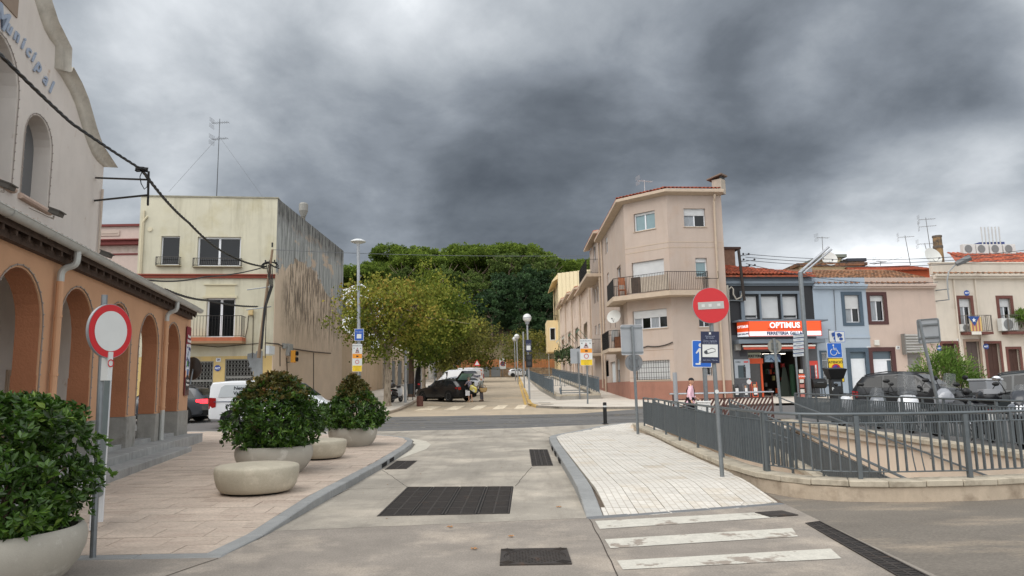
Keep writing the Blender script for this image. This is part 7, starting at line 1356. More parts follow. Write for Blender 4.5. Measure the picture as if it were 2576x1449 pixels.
# shrubs in the planters: whorled leaves
SHR=leafmat('glossy_shrub_leaves',[(34,52,18),(54,84,28),(80,114,40),(126,150,64)],.38,.22,.5); SHB=leafmat('reddish_shrub_leaves',[(52,58,26),(84,84,38),(112,98,48),(132,88,54)],.45,.25,.4)
def shrub(t,prof,nr,nl,ls,top_red=0,seed=1,dens=1.):
    "prof: list (z, radius); whorls at branch tips, denser low down"
    r=np.random.default_rng(seed); zs=[p[0] for p in prof]; ws=[p[1] for p in prof]; z=r.uniform(zs[0],zs[-1],nr*2); R_=np.interp(z,zs,ws); keep=r.uniform(0,1,nr*2)<np.clip(R_/max(ws)+.15,0,1); z,R_=z[keep][:nr],R_[keep][:nr]; n0=len(z); a=r.uniform(0,2*PI,n0); q=r.uniform(.16,1.0,n0)**.5*(1+.13*np.sin(a*4+z*5+seed)+.09*np.sin(a*9-z*8))*(1+(r.uniform(0,1,n0)<.05)*r.uniform(.05,.2,n0)); C_=np.stack([np.cos(a)*R_*q,np.sin(a)*R_*q,z],1)
    ax=C_-np.array([0,0,(zs[0]+zs[-1])*.35]); ax/=np.linalg.norm(ax,axis=1,keepdims=True); ax=ax+np.array([0,0,.55])+r.normal(0,.25,ax.shape); ax/=np.linalg.norm(ax,axis=1,keepdims=True)
    i=np.repeat(np.arange(n0),nl); n=len(i); ph=r.uniform(0,2*PI,n); e1=np.cross(ax,np.array([.3,.9,.2])); e1/=np.linalg.norm(e1,axis=1,keepdims=True); e2=np.cross(ax,e1); tilt=r.uniform(.15,.95,n); D=ax[i]*tilt[:,None]+e1[i]*np.cos(ph)[:,None]+e2[i]*np.sin(ph)[:,None]; P=C_[i]+ax[i]*(tilt*ls*.4)[:,None]
    red=np.clip((z-zs[0])/(zs[-1]-zs[0])*1.4-.55+r.normal(0,.18,n0),0,1)*top_red>.35
    v=.42+r.normal(0,.16,n0)[i]+r.normal(0,.14,n); L1=r.uniform(.7,1.25,n)*ls
    for nm,mk_,mt in (('foliage',~red[i],SHR),('new_growth',red[i],SHB)):
        if mk_.sum(): link(nm,leaves(nm,P[mk_],D[mk_],L1[mk_],.42,mt,v[mk_],fold=.3),t)
    m=MB(); rn=random.Random(seed)
    for k in range(26): j=rn.randrange(n0); e_=Vector(C_[j]); m.tube([(rn.uniform(-.12,.12),rn.uniform(-.12,.12),zs[0]-.15),(e_.x*.45,e_.y*.45,zs[0]+(e_.z-zs[0])*.5),e_],.016,n=4,taper=.005)
    m.build('stems',BARKD,t)
PLM=M('cast_stone_planter',(168,163,152),.85,var=.09,sc=2.2,grain=.07,gs=150,c2=(190,186,176),c2t=(.6,.68),c2s=2.6,streak=.12,st=(3,3,.8),sat2=(120,112,100),bump=.08,bs=60); SEATM=M('worn_stone_seat',(176,168,150),.88,var=.12,sc=2.5,grain=.16,gs=130,c2=(196,188,170),c2t=(.55,.7),c2s=2,bump=.15,bs=70)
SOIL=MP((30,24,18),.95)
def planter(label,x,y,r,h,lab2,prof,nr,nl,ls,red,seed):
    z=pzf(x,y); t=thing('planter',label,'planter',(x,y,z),RN.uniform(0,6),'round stone planters'); m=MB(); k=r/.71; m.lathe([(0,.0),(.50*k,0),(.515*k,.02),(.58*k,.08*h/.5),(.655*k,.18*h/.5),(.70*k,.30*h/.5),(.71*k,.38*h/.5),(.695*k,.46*h/.5),(.675*k,h-.012),(.655*k,h),(.63*k,h-.012),(.62*k,h-.09),(0,h-.09)],64); m.build('bowl',PLM,t,smooth=True)
    m=MB(); m.lathe([(0,h-.07),(.63*k,h-.075)],32); m.build('soil',SOIL,t)
    s=thing('shrub',lab2,'shrub',(x,y,z),0,'shrubs in the planters'); shrub(s,prof,nr,nl,ls,red,seed)
planter('near planter, very large in the lower left corner of the view',-4.62,6.55,.76,.50,'broad clipped glossy shrub in the nearest planter, cropped by the left edge',[(.42,.5),(.62,.72),(.95,.75),(1.3,.74),(1.5,.62),(1.62,.3)],1500,8,.085,.12,1)
planter('middle planter behind the first round stone seat',-4.60,14.1,.72,.50,'tallest rounded shrub with bronze top leaves in the middle planter',[(.42,.45),(.55,.74),(.85,.86),(1.2,.82),(1.5,.64),(1.72,.4),(1.84,.12)],1500,8,.10,.75,2)
planter('far planter near the corner of the plaza kerb',-4.42,20.1,.66,.50,'shrub with a dense green base and thin bronze top in the far planter',[(.42,.42),(.52,.76),(.8,.80),(1.08,.76),(1.2,.56),(1.5,.42),(1.76,.22),(1.88,.08)],1250,8,.105,.95,3)
def seat(label,x,y,r,h):
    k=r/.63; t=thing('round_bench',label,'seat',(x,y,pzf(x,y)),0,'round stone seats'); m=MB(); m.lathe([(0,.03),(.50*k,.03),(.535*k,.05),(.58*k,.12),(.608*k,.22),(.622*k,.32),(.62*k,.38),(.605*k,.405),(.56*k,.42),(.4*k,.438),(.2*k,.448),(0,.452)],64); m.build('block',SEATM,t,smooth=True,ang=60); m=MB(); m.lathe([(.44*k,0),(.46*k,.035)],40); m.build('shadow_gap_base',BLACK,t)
seat('nearer round stone seat with a sandy worn top in front of the middle planter',-3.98,11.42,.635,.46); seat('farther round grey stone seat between the middle and far planters',-4.42,16.65,.62,.46)
FEA=leafmat('feathery_leaves',[(60,84,36),(92,122,50),(128,156,74),(160,180,110)],.6,.4,.2)
def bush(label,loc,R,nc,nl,sz,mat,spread,seed=5):
    t=thing('bush',label,'bush',loc); r=np.random.default_rng(seed); c=unit(nc); c[:,2]=np.abs(c[:,2]); c=c*(r.uniform(.3,1,nc)**.5)[:,None]*np.array(R); i=np.repeat(np.arange(nc),nl); P=c[i]+r.normal(size=(len(i),3))*spread; D=P/np.linalg.norm(P,axis=1,keepdims=True)+r.normal(0,.5,P.shape); link('foliage',leaves('foliage',P,D,r.uniform(.6,1.4,len(i))*sz,.3,mat,r.uniform(0,1,nc)[i]*.6+r.uniform(0,.4,len(i))),t)
    m=MB(); [m.tube([(0,0,-.3),tuple(c[k]*.5),tuple(c[k])],.03,n=4,taper=.008) for k in range(0,nc,3)]; m.build('stems',BARK,t)
bush('feathery light green bush behind the parked dark cars at the right',(22.5,38,.9),(1.9,1.2,2.4),90,90,.16,FEA,.2); bush('small feathery bush low in front of the beige house doors',(29.0,39.5,1.0),(.9,.8,1.3),30,60,.13,FEA,.14,7)
bush('spiky palm-like plant on the rightmost balcony',RF.w(U('N',1985,880,-.4),-.4,zbf+.6),(.5,.4,.7),18,40,.3,FEA,.1,8)
# ================================================================ vehicles
CARG=M('car_glass',(12,14,16),.08,0,var=.05,spec=.45); CHROME=MP((190,192,196),.2,.9); RIMM=MP((150,152,156),.3,.7); TAIL=MP((150,22,24),.25,coat=.6); PLATE=MP((225,226,222),.5); ARCH=MP((10,10,11),.9)
def paint(c,rough=.32): return MP(c,rough,0,coat=.9 if sum(c)>300 else .45,var=.03)
def lerp_prof(prof,x):
    for a,b in zip(prof,prof[1:]):
        if x<=b[0]: t=(x-a[0])/(b[0]-a[0]); return [p+(q-p)*t for p,q in zip(a,b)]
    return prof[-1]
def car(name,label,cat,loc,hd,prof,wheels,R,col,sides,fronts,group=None,tail=(.62,.95,.42),head=(.58,.8),hatch_open=False,lit=False,blackbot=True,handles=(),rail=False,text_side=None,plate=True,tailcol=None,doors=()):
    "x forward; prof rows: x, zbot, zbelt, ztop, half width at belt, half width at roof"
    rz=math.atan2(hd[1],hd[0]); t=thing(name,label,cat,loc,rz,group); pm_=paint(col) if not isinstance(col,bpy.types.Material) else col
    xs=[]; 
    for a,b in zip(prof,prof[1:]): k=max(1,int((b[0]-a[0])/.16)); xs+=[a[0]+(b[0]-a[0])*i/k for i in range(k)]
    xs.append(prof[-1][0]); vs=[]; ny=8
    for x in xs:
        _,zb,ze,zt_,wb,wt=lerp_prof(prof,x)
        half=[(wb*.80,zb),(wb*.985,zb+.10),(wb,zb+.28),(wb,(zb+ze)/2+.08),(wb*.975,ze),(wt,zt_-.07),(wt*.9,zt_-.012),(wt*.45,zt_+.015)]
        vs+=[(x,y,z) for y,z in half]+[(x,-y,z) for y,z in half[::-1]]
    k=2*ny; nS=len(xs); fs=[(i*k+j,(i+1)*k+j,(i+1)*k+(j+1)%k,i*k+(j+1)%k) for i in range(nS-1) for j in range(k)]
    fs=[f[::-1] for f in fs]+[tuple(range(k))[::1],tuple((nS-1)*k+j for j in range(k-1,-1,-1))]
    m=MB(); m.add(vs,fs); b=m.build('body',pm_,t,smooth=True,ang=42)
    def side(x,z,s,o=.012):
        _,zb,ze,zt_,wb,wt=lerp_prof(prof,x); tt=(z-ze)/max(.05,(zt_-.07-ze)); y=wb*.975+(wt-wb*.975)*tt if z>ze else wb; return (x,s*(y+o),z)
    for s in (1,-1):
        for P in sides:
            # subdivide outline for curvature
            Q=[]; 
            for a,b_ in zip(P,P[1:]+P[:1]):
                for i in range(4): Q.append((a[0]+(b_[0]-a[0])*i/4,a[1]+(b_[1]-a[1])*i/4))
            m=MB(); vv=[side(x,z,s) for x,z in Q]; tr=tessellate_polygon([[Vector((x,z,0)) for x,z in Q]]); m.add(vv,[tuple(q) for q in tr]); m.build('side_window',CARG,t,smooth=True,ang=180)
        for x in doors:
            _,zb,ze,zt_,wb,wt=lerp_prof(prof,x); m=MB(); m.add([side(x-.006,zb+.2,s,.004),side(x+.006,zb+.2,s,.004),side(x+.006,ze,s,.004),side(x-.006,ze,s,.004)],[(0,1,2,3)]); m.build('door_gap',ARCH,t)
            m=MB(); m.box(x+.08,s*(wb+.005)-.012,ze-.13,x+.26,s*(wb+.005)+.012,ze-.10); m.build('door_handle',pm_,t)
    for (xa,xb,kind) in fronts:
        A_=lerp_prof(prof,xa); B_=lerp_prof(prof,xb); n=5; P=[]
        for i in range(n+1): x=xa+(xb-xa)*i/n; q=lerp_prof(prof,x); P+=[(x,q[5]*.88,q[3]),(x,-q[5]*.88,q[3])]
        nx_=Vector((-(B_[3]-A_[3]),0,(B_[0]-A_[0]))).normalized()*.022
        if nx_.z<0: nx_=-nx_
        m=MB(); m.add([(p[0]+nx_.x,p[1],p[2]+nx_.z) for p in P],[(2*i,2*i+1,2*i+3,2*i+2) for i in range(n)]); m.build(kind,CARG,t)
    bot=lerp_prof(prof,0)
    for x,nm in ((wheels[0],'rear'),(wheels[1],'front')):
        for s in (1,-1):
            W_=lerp_prof(prof,x)[4]; wh=MB(); r=R; wh.lathe([(r*.62,-.11),(r*.93,-.115),(r,-.08),(r,.08),(r*.93,.115),(r*.62,.11)],28); w_=link('wheel',wh.mesh('wheel',RUBBER,True),t,(x,s*(W_-.10),r),(PI/2,0,0))
            q=MB(); q.lathe([(0,.02),(r*.1,.03),(r*.63,.05)],28,mi=1); 
            for i in range(5):
                a=2*PI*i/5; c_,s_=math.cos(a),math.sin(a); q.add([(c_*r*.08-s_*r*.09,s_*r*.08+c_*r*.09,.085),(c_*r*.08+s_*r*.09,s_*r*.08-c_*r*.09,.085),(c_*r*.6+s_*r*.13,s_*r*.6-c_*r*.13,.10),(c_*r*.6-s_*r*.13,s_*r*.6+c_*r*.13,.10)],[(0,1,2,3)])
            q.lathe([(r*.58,.10),(r*.64,.115),(r*.655,.09)],28); q.build('rim',[RIMM,ARCH],w_,rot=(0,0,0) if s<0 else (PI,0,0))
            a_=MB(); ra=r+.055; n=20; P=[(x+ra*math.cos(PI*i/n),r+ra*math.sin(PI*i/n)) for i in range(n+1)]; P=P+[(P[-1][0],bot[1]+.02),(P[0][0],bot[1]+.02)]; a_.add([(px_,s*(W_+.006),pz_) for px_,pz_ in P],[tuple(range(len(P)))]); a_.build('wheel_arch',ARCH,t)
    xr_,xf=prof[0][0],prof[-1][0]; q0=lerp_prof(prof,xr_+.02); q1=lerp_prof(prof,xf-.05)
    tc_=tailcol or (M('lit_tail_light',(255,40,50),.3,var=0,emit=3.) if lit else TAIL)
    for s in (1,-1):
        z0,z1,wd=tail; m=MB(); y1=q0[4]+.008; n=4
        m.add([(xr_-.012,s*(y1-wd),z0),(xr_-.012,s*(y1-wd),z1),(xr_-.0,s*y1,z1),(xr_-.0,s*y1,z0),(xr_+.28,s*(lerp_prof(prof,xr_+.28)[4]+.008),z1-.02),(xr_+.28,s*(lerp_prof(prof,xr_+.28)[4]+.008),z0+.08)],[(0,1,2,3),(3,2,4,5)]); m.build('tail_light',tc_,t)
        z0,z1=head; y1=q1[4]+.01; m=MB(); m.add([(xf+.012,s*(q1[4]*.55),z0+.04),(xf+.012,s*(q1[4]*.55),z1-.04),(xf-.02,s*y1,z1),(xf-.02,s*y1,z0),(xf-.4,s*(lerp_prof(prof,xf-.4)[4]+.008),z1+.04)],[(0,1,2,3),(3,2,4)]); m.build('headlight',M('headlamp_%s'%label[:8],(200,206,212),.1,var=.3,sc=9),t)
        m=MB(); xm=[f for f in fronts if f[2]=='windscreen'][0]; xm=(xm[0]*.3+xm[1]*.7) if xm[0]<xm[1] else xm[1]; q=lerp_prof(prof,xm-.25); m.sph((xm-.25,s*(q[4]+.10),q[2]+.07),(.07,.11,.075),8,6); m.build('mirror',pm_,t,smooth=True)
    if plate:
        for x,z in ((xr_-.03,.62 if tail[1]>.9 else .5),(xf+.02,.42)): m=MB(); m.box(x-.01,-.26,z,x+.01,.26,z+.11); m.build('number_plate',PLATE,t)
    if blackbot:
        m=MB(); q=lerp_prof(prof,xr_+.02); m.box(xr_-.02,-q[4]*.93,q[1]-.0,xr_+.06,q[4]*.93,q[1]+.22); m.build('bumper_trim',ARCH,t); m=MB(); q=lerp_prof(prof,xf-.05); m.box(xf-.06,-q[4]*.85,q[1],xf+.015,q[4]*.85,q[1]+.2); m.build('bumper_trim',ARCH,t)
    m=MB(); m.box(wheels[0]-.1,-bot[4]*.8,bot[1]-.03,wheels[1]+.1,bot[4]*.8,bot[1]+.03); m.build('underbody',ARCH,t)
    if rail:
        for s in (1,-1): q=[lerp_prof(prof,x) for x in (-1.6,-.8,.3)]; m=MB(); m.tube([(-1.75,s*q[0][5]*.92,q[0][3]-.02),(-1.5,s*q[0][5]*.93,q[0][3]+.05),(-.8,s*q[1][5]*.93,q[1][3]+.06),(.2,s*q[2][5]*.93,q[2][3]+.05),(.45,s*q[2][5]*.92,q[2][3]-.01)],.022,n=6); m.build('roof_rail',MP((30,31,33),.4),t)
    return t
EST=[(-2.25,.30,.86,.92,.80,.72),(-2.18,.24,.94,1.08,.86,.70),(-1.75,.20,.96,1.36,.89,.62),(-1.3,.19,.96,1.43,.90,.62),(-.4,.19,.94,1.47,.90,.63),(.3,.19,.93,1.40,.90,.62),(.9,.19,.92,1.05,.90,.66),(1.15,.19,.91,.95,.89,.74),(1.9,.21,.80,.84,.86,.72),(2.18,.26,.66,.70,.78,.62),(2.26,.32,.58,.60,.66,.5)]
SUVP=[(-2.22,.36,1.00,1.06,.84,.76),(-2.16,.30,1.04,1.20,.88,.72),(-1.8,.26,1.06,1.58,.91,.64),(-1.3,.25,1.05,1.66,.92,.65),(-.4,.25,1.03,1.69,.92,.66),(.35,.25,1.02,1.62,.92,.65),(1.0,.25,1.02,1.18,.92,.70),(1.2,.25,1.01,1.08,.91,.76),(1.95,.28,.94,.98,.88,.74),(2.2,.34,.80,.84,.82,.64),(2.26,.42,.70,.72,.72,.55)]
VANP=[(-2.3,.34,1.15,1.78,.90,.80),(-2.24,.28,1.16,1.88,.93,.80),(-1.6,.24,1.16,1.93,.95,.80),(.4,.24,1.14,1.93,.95,.80),(.85,.24,1.12,1.84,.95,.78),(1.65,.24,1.08,1.22,.93,.74),(1.8,.25,1.04,1.10,.92,.78),(2.15,.28,.92,.95,.88,.72),(2.3,.34,.72,.76,.8,.6)]
HATP=[(-2.02,.30,.88,.94,.80,.72),(-1.95,.24,.94,1.12,.86,.68),(-1.6,.20,.95,1.38,.87,.60),(-.6,.19,.93,1.46,.87,.60),(.1,.19,.92,1.40,.87,.60),(.8,.19,.90,1.04,.87,.66),(1.0,.19,.88,.94,.86,.7),(1.65,.21,.80,.84,.83,.7),(1.95,.28,.66,.68,.74,.56),(2.02,.34,.56,.58,.64,.5)]
sg_est=[[(-1.95,1.0),(-1.45,1.33),(-.82,1.38),(-.78,.98)],[(-.70,.98),(-.74,1.385),(.02,1.37),(.05,.97)],[(.13,.97),(.10,1.36),(.28,1.33),(.80,.98)]]
sg_suv=[[(-1.9,1.10),(-1.55,1.48),(-.98,1.56),(-.94,1.08)],[(-.86,1.08),(-.90,1.57),(-.03,1.57),(0,1.07)],[(.08,1.07),(.05,1.56),(.32,1.52),(.92,1.07)]]
sg_hat=[[(-1.62,1.02),(-1.4,1.25),(-.75,1.36),(-.70,.98)],[(-.62,.98),(-.66,1.37),(.02,1.35),(.05,.96)],[(.12,.96),(.10,1.33),(.72,.97)]]
sg_van=[[(.45,1.2),(.45,1.78),(.82,1.74),(1.48,1.17)]]
car('suv','dark grey car with a glowing red tail light behind the end of the arcade','car',(-16.5,34.4,G(34.4)),(-1,.02),SUVP,(-1.35,1.33),.37,(58,62,68),sg_suv,[(-2.12,-1.85,'rear_window'),(.42,1.02,'windscreen')],tail=(.86,1.06,.55),lit=True,rail=True,doors=(-.9,.03))
v=car('van','white delivery van with black lettering partly hidden behind the middle shrub','van',(-10.15,31.2,G(31.2)),(1,.0),VANP,(-1.45,1.55),.34,(225,228,232),sg_van,[(.92,1.6,'windscreen')],tail=(.78,1.25,.16),doors=(.38,-.8))
v.scale=(1.09,1,1)
for s in (-1,):   # grey lettered panel on the side facing the camera
    m=MB(); P=[(-1.95,1.26),(-1.88,1.66),(-1.74,1.76),(.25,1.76),(.25,1.26)]; q=lerp_prof(VANP,-1); m.add([(x,-(.945-(z-1.16)*.21)-.006,z) for x,z in P],[(0,1,2,3,4)]); m.build('dark_side_panel',MP((176,182,186),.3),v)
    for tx,x,z,sz in (('Neteges',-1.05,1.62,.20),('Vallès',-1.15,1.42,.2),('www.neteges.cat',-.95,.94,.20)):
        text(tx,sz,MP((40,46,52),.5),v,(x,-(.945-max(0,z-1.16)*.21)-.016,z),(PI/2-.2*(z>1.2),0,0),bold=.004)
    m=MB(); m.box(-2.1,-.958,1.06,1.3,-.952,1.09); m.build('side_stripe',MP((70,80,100),.5),v)
hdg=(-.73,.69)
bc=car('estate_car','black estate car with its tailgate raised, parked at an angle by the kerb','car',(-4.65,49.5,G(49.5)),hdg,EST,(-1.32,1.33),.335,(12,13,17),sg_est,[(.34,.92,'windscreen')],tail=(.74,.92,.34),doors=(-.74,.08))
m=MB(); m.box(-2.28,-.62,.72,-2.20,.62,1.0); m.box(-2.24,-.6,.98,-2.0,.6,1.28); m.build('open_boot',ARCH,bc)
m=MB(); m.add([(-1.72,-.62,1.40),(-1.72,.62,1.40),(-2.35,.60,1.98),(-2.35,-.60,1.98),(-2.62,.56,1.78),(-2.62,-.56,1.78),(-1.74,-.6,1.34),(-1.74,.6,1.34),(-2.34,-.56,1.90),(-2.34,.56,1.90)],[(0,1,2,3),(3,2,4,5),(6,8,9,7),(0,3,8,6),(1,7,9,2),(8,5,4,9)]); m.build('tailgate',paint((12,13,17)),bc)
m=MB(); m.add([(-1.80,-.52,1.44),(-1.80,.52,1.44),(-2.28,.5,1.905),(-2.28,-.5,1.905)],[(0,1,2,3)]); m.build('tailgate_glass',M('greenish_glass',(150,190,180),.1,var=0),bc).location=(0,0,-.06)
c2=car('hatchback','white hatchback parked just beyond the black estate car','car',(-4.7,58.0,G(58)),hdg,EST,(-1.3,1.3),.33,(226,229,234),sg_est,[(-2.1,-1.8,'rear_window'),(.34,.92,'windscreen')],tail=(.80,.98,.4))
c3=car('van','white rounded van with dark lettering on its rear doors behind the white hatchback','van',(-5.2,67.8,G(67.8)),hdg,VANP,(-1.4,1.5),.33,(228,231,235),sg_van,[(.92,1.6,'windscreen')],tail=(.9,1.2,.12),doors=(.38,))
text('C.Pinart',.42,MP((50,56,92),.5),c3,(-2.33,0,1.3),(PI/2,0,-PI/2),bold=.006)
c4=car('van','white van with orange panels on its rear doors, farthest of the parked vans','van',(-5.6,82.2,G(82)),hdg,[(a,b,c+.05,d+.06,e_,f_+.03) for a,b,c,d,e_,f_ in VANP],(-1.5,1.55),.34,(214,216,220),sg_van,[(.92,1.6,'windscreen')],tail=(.8,1.3,.14),doors=(.38,))
ORP=MP((206,120,84),.6); m=MB(); m.box(-2.335,-.60,1.12,-2.31,.62,1.74); m.build('orange_panel',ORP,c4); text('OPTIMUS',.30,MP((240,240,240),.5),c4,(-2.35,0,1.5),(PI/2,0,-PI/2),bold=.008)
for i in range(3): m=MB(); m.box(-2.335,-.58,.42+.22*i,-2.31,-.30,.60+.22*i); m.build('orange_panel',ORP,c4)
for s in (1,): m=MB(); m.box(-1.9,.90,1.25,.2,.93,1.72); m.build('orange_panel',ORP,c4); text('OPTIMUS',.3,MP((240,240,240),.5),c4,(-.9,.94,1.5),(PI/2,0,PI),bold=.006)
car('hatchback','small white hatchback standing side-on at the end of the street by the stone wall','car',(1.15,127.4,G(127.4)),(1,-.03),HATP,(-1.25,1.28),.32,(222,225,230),sg_hat,[(-1.9,-1.62,'rear_window'),(.15,.8,'windscreen')],tail=(.8,.98,.2),doors=(.1,))
LOTZ=lambda y:G(y)+.16
struct(sheet('parking_lot',[(10.4,11.5),(10.45,18),(10.6,24.2),(10.7,28.5),(14,31.5),(60,33),(60,11)],ZD(.16),ASPH))
car('suv','black car with roof rails parked behind the silver scooter','car',(16.6,30.2,LOTZ(30)),(.62,-.78),SUVP,(-1.33,1.33),.36,(20,21,24),sg_suv,[(-2.12,-1.85,'rear_window'),(.42,1.02,'windscreen')],rail=True,doors=(-.9,.03))
car('suv','large dark car with a red tail light at the right edge','car',(18.1,26.3,LOTZ(26)),(-.78,.62),[(a,b,c+.02,d+.02,e_,f_) for a,b,c,d,e_,f_ in SUVP],(-1.35,1.35),.37,(30,36,38),sg_suv,[(-2.14,-1.85,'rear_window'),(.42,1.02,'windscreen')],tail=(.98,1.16,.62),tailcol=M('red_tail',(220,36,40),.2,var=0,emit=.4),rail=True,doors=(-.9,.03))
# ---------------------------------------------------------------- motorcycles
GLS=M('clear_screen',(150,156,160),.08,var=.1,spec=1.,trans=.0)
SCR=bpy.data.materials.new('tinted_screen'); SCR.use_nodes=True; _b=SCR.node_tree.nodes['Principled BSDF']; _b.inputs['Base Color'].default_value=(.16,.17,.18,1); _b.inputs['Roughness'].default_value=.08; _b.inputs['Alpha'].default_value=.4
def bike(label,loc,hd,kind='scooter',col=(20,20,22),col2=(190,192,196),screen=.0,box=None,name=None,mirror=True,hand=False,stripe=None):
    t=thing(name or ('scooter' if kind=='scooter' else 'motorcycle'),label,'scooter' if kind=='scooter' else 'motorcycle',loc,math.atan2(hd[1],hd[0])); A_=paint(col,.35); B_=paint(col2,.3); sc=kind=='scooter'; xf,xr_=(.68,-.62) if sc else (.78,-.72); r=.27 if sc else .32
    for x,nm in ((xf,'front'),(xr_,'rear')):
        m=MB(); m.lathe([(r*.7,-.05),(r*.93,-.055),(r,-.02),(r,.02),(r*.93,.055),(r*.7,.05)],26); w_=m.build('wheel',RUBBER,t,(x,0,r),(PI/2,0,0),smooth=True); m=MB(); m.lathe([(r*.62,-.04),(r*.72,-.045),(r*.72,.045),(r*.62,.04)],24); 
        for i in range(6): a=PI*i/3; m.cyl((0,0,0),(math.cos(a)*r*.66,math.sin(a)*r*.66,0),.014,n=5)
        m.cyl((0,0,-.06),(0,0,.06),.05,n=10); m.lathe([(r*.3,.05),(r*.48,.055),(r*.48,.06),(r*.3,.06)],20); m.build('rim',RIMM,w_)
    m=MB(); [m.tube([(xf,s*.09,r),(xf-.24,s*.09,.95)],.025,n=7) for s in (1,-1)]; m.build('fork',MP((90,92,96),.3,.6),t)
    def hull(nm,rows,mt,n=14,sq=.75):   # rows x,zc,hw,hh
        vs=[]
        for x,zc,hw,hh in rows:
            for i in range(n):
                a=2*PI*i/n; c_,s_=math.cos(a),math.sin(a); vs.append((x,hw*math.copysign(abs(c_)**sq,c_),zc+hh*math.copysign(abs(s_)**sq,s_)))
        q=len(rows); fs=[(j*n+i,j*n+(i+1)%n,(j+1)*n+(i+1)%n,(j+1)*n+i) for j in range(q-1) for i in range(n)]+[tuple(range(n-1,-1,-1)),tuple((q-1)*n+i for i in range(n))]; return MB().add(vs,fs).build(nm,mt,t,smooth=True,ang=60)
    if sc:
        hull('rear_body',[(-.95,.70,.05,.04),(-.8,.68,.15,.11),(-.45,.60,.19,.16),(-.1,.52,.17,.14),(.0,.42,.13,.09)],A_); hull('floor_board',[(-.12,.33,.17,.06),(.3,.32,.17,.05),(.42,.36,.15,.09)],A_)
        hull('front_shield',[(.30,.60,.17,.24),(.38,.68,.24,.33),(.48,.66,.22,.30),(.58,.62,.12,.20),(.62,.6,.05,.1)],B_); hull('seat',[(-.85,.80,.10,.04),(-.6,.82,.16,.05),(-.2,.78,.15,.05),(-.02,.74,.09,.035)],MP((24,24,26),.7)); hull('handlebar_cowl',[(.22,1.0,.10,.06),(.33,1.0,.17,.08),(.42,.98,.10,.06)],A_)
        hull('front_mudguard',[(.46,.50,.06,.05),(.62,.58,.09,.04),(.82,.54,.07,.04),(.9,.46,.04,.03)],A_); hull('engine',[(-.75,.28,.08,.08),(-.4,.33,.13,.12),(-.1,.32,.1,.09)],MP((52,53,56),.5))
        m=MB(); [m.add([(.50,s*.20,.66),(.56,s*.10,.58),(.595,s*.07,.66),(.53,s*.19,.78)],[(0,1,2,3)]) for s in (1,-1)]; m.build('headlight',MP((215,220,226),.1),t)
    else:
        hull('fuel_tank',[(-.1,.86,.10,.10),(.1,.92,.17,.15),(.32,.92,.16,.14),(.46,.86,.08,.08)],A_); hull('seat',[(-.82,.90,.10,.04),(-.55,.86,.15,.06),(-.25,.80,.13,.06),(-.02,.82,.09,.05)],MP((22,22,24),.75)); hull('tail',[(-1.0,.84,.06,.04),(-.75,.80,.12,.07),(-.35,.70,.12,.09)],A_)
        hull('front_fairing',[(.34,.84,.17,.20),(.48,.92,.20,.20),(.62,.88,.15,.15),(.74,.82,.06,.07)],B_); hull('engine',[(-.35,.42,.14,.16),(0,.46,.20,.20),(.32,.48,.17,.19),(.42,.50,.10,.12)],MP((44,45,48),.5)); hull('side_fairing',[(.05,.66,.19,.16),(.3,.70,.22,.2),(.52,.72,.16,.16)],A_); hull('front_mudguard',[(.52,.60,.05,.04),(.74,.68,.08,.04),(.98,.62,.06,.04)],A_)
        m=MB(); m.tube([(.2,.16,.3),(-.2,.2,.26),(-.85,.24,.42)],.05,n=8); m.build('exhaust',CHROME,t,smooth=True); m=MB(); [m.add([(.665,s*.13,.86),(.71,s*.04,.80),(.73,s*.04,.88),(.68,s*.13,.93)],[(0,1,2,3)]) for s in (1,-1)]; m.build('headlight',MP((220,224,228),.1),t)
        if stripe:
            for s in (1,-1): m=MB(); m.lathe([(.10,0),(.125,.02),(.10,.03)],18,c=(0,0,0)); m.build('kidney_grille_ring',CHROME,t,loc=(.70,s*.11,.74),rot=(0,PI/2-.3,s*.5))
    m=MB(); m.tube([(.14,-.38,1.04),(.26,-.2,1.08),(.30,0,1.04),(.26,.2,1.08),(.14,.38,1.04)],.016,n=7); [m.cyl((.14,s*.38,1.04),(.09,s*.50 if 0 else s*.44,1.03),.026,n=8) for s in (1,-1)]; m.build('handlebar',BLACK,t,smooth=True)
    if hand: m=MB(); [m.sph((.22,s*.40,1.03),(.10,.08,.09),8,6) for s in (1,-1)]; m.build('hand_guards',BLACK,t,smooth=True)
    if mirror:
        for s in (1,-1): m=MB(); m.tube([(.24,s*.28,1.06),(.26,s*.34,1.22),(.24,s*.40,1.32)],.010,n=5); q=m.build('mirror_stalk',BLACK,t); m=MB(); m.sph((.24,s*.42,1.36),(.025,.085,.055),10,6); m.build('mirror',BLACK if not stripe else CHROME,q,smooth=True)
    if screen:
        n=8; h=screen; P=[]
        for j in range(5):
            for i in range(n+1): a=(i/n-.5)*2; wd=.21*(1-.30*(j/4)**2); P.append((.52-.05*a*a*3-.16*j/4,a*wd,.98+h*j/4-.03*a*a*(j/4)))
        MB().add(P,[(j*(n+1)+i,j*(n+1)+i+1,(j+1)*(n+1)+i+1,(j+1)*(n+1)+i) for j in range(4) for i in range(n)]).build('windscreen',SCR,t,smooth=True)
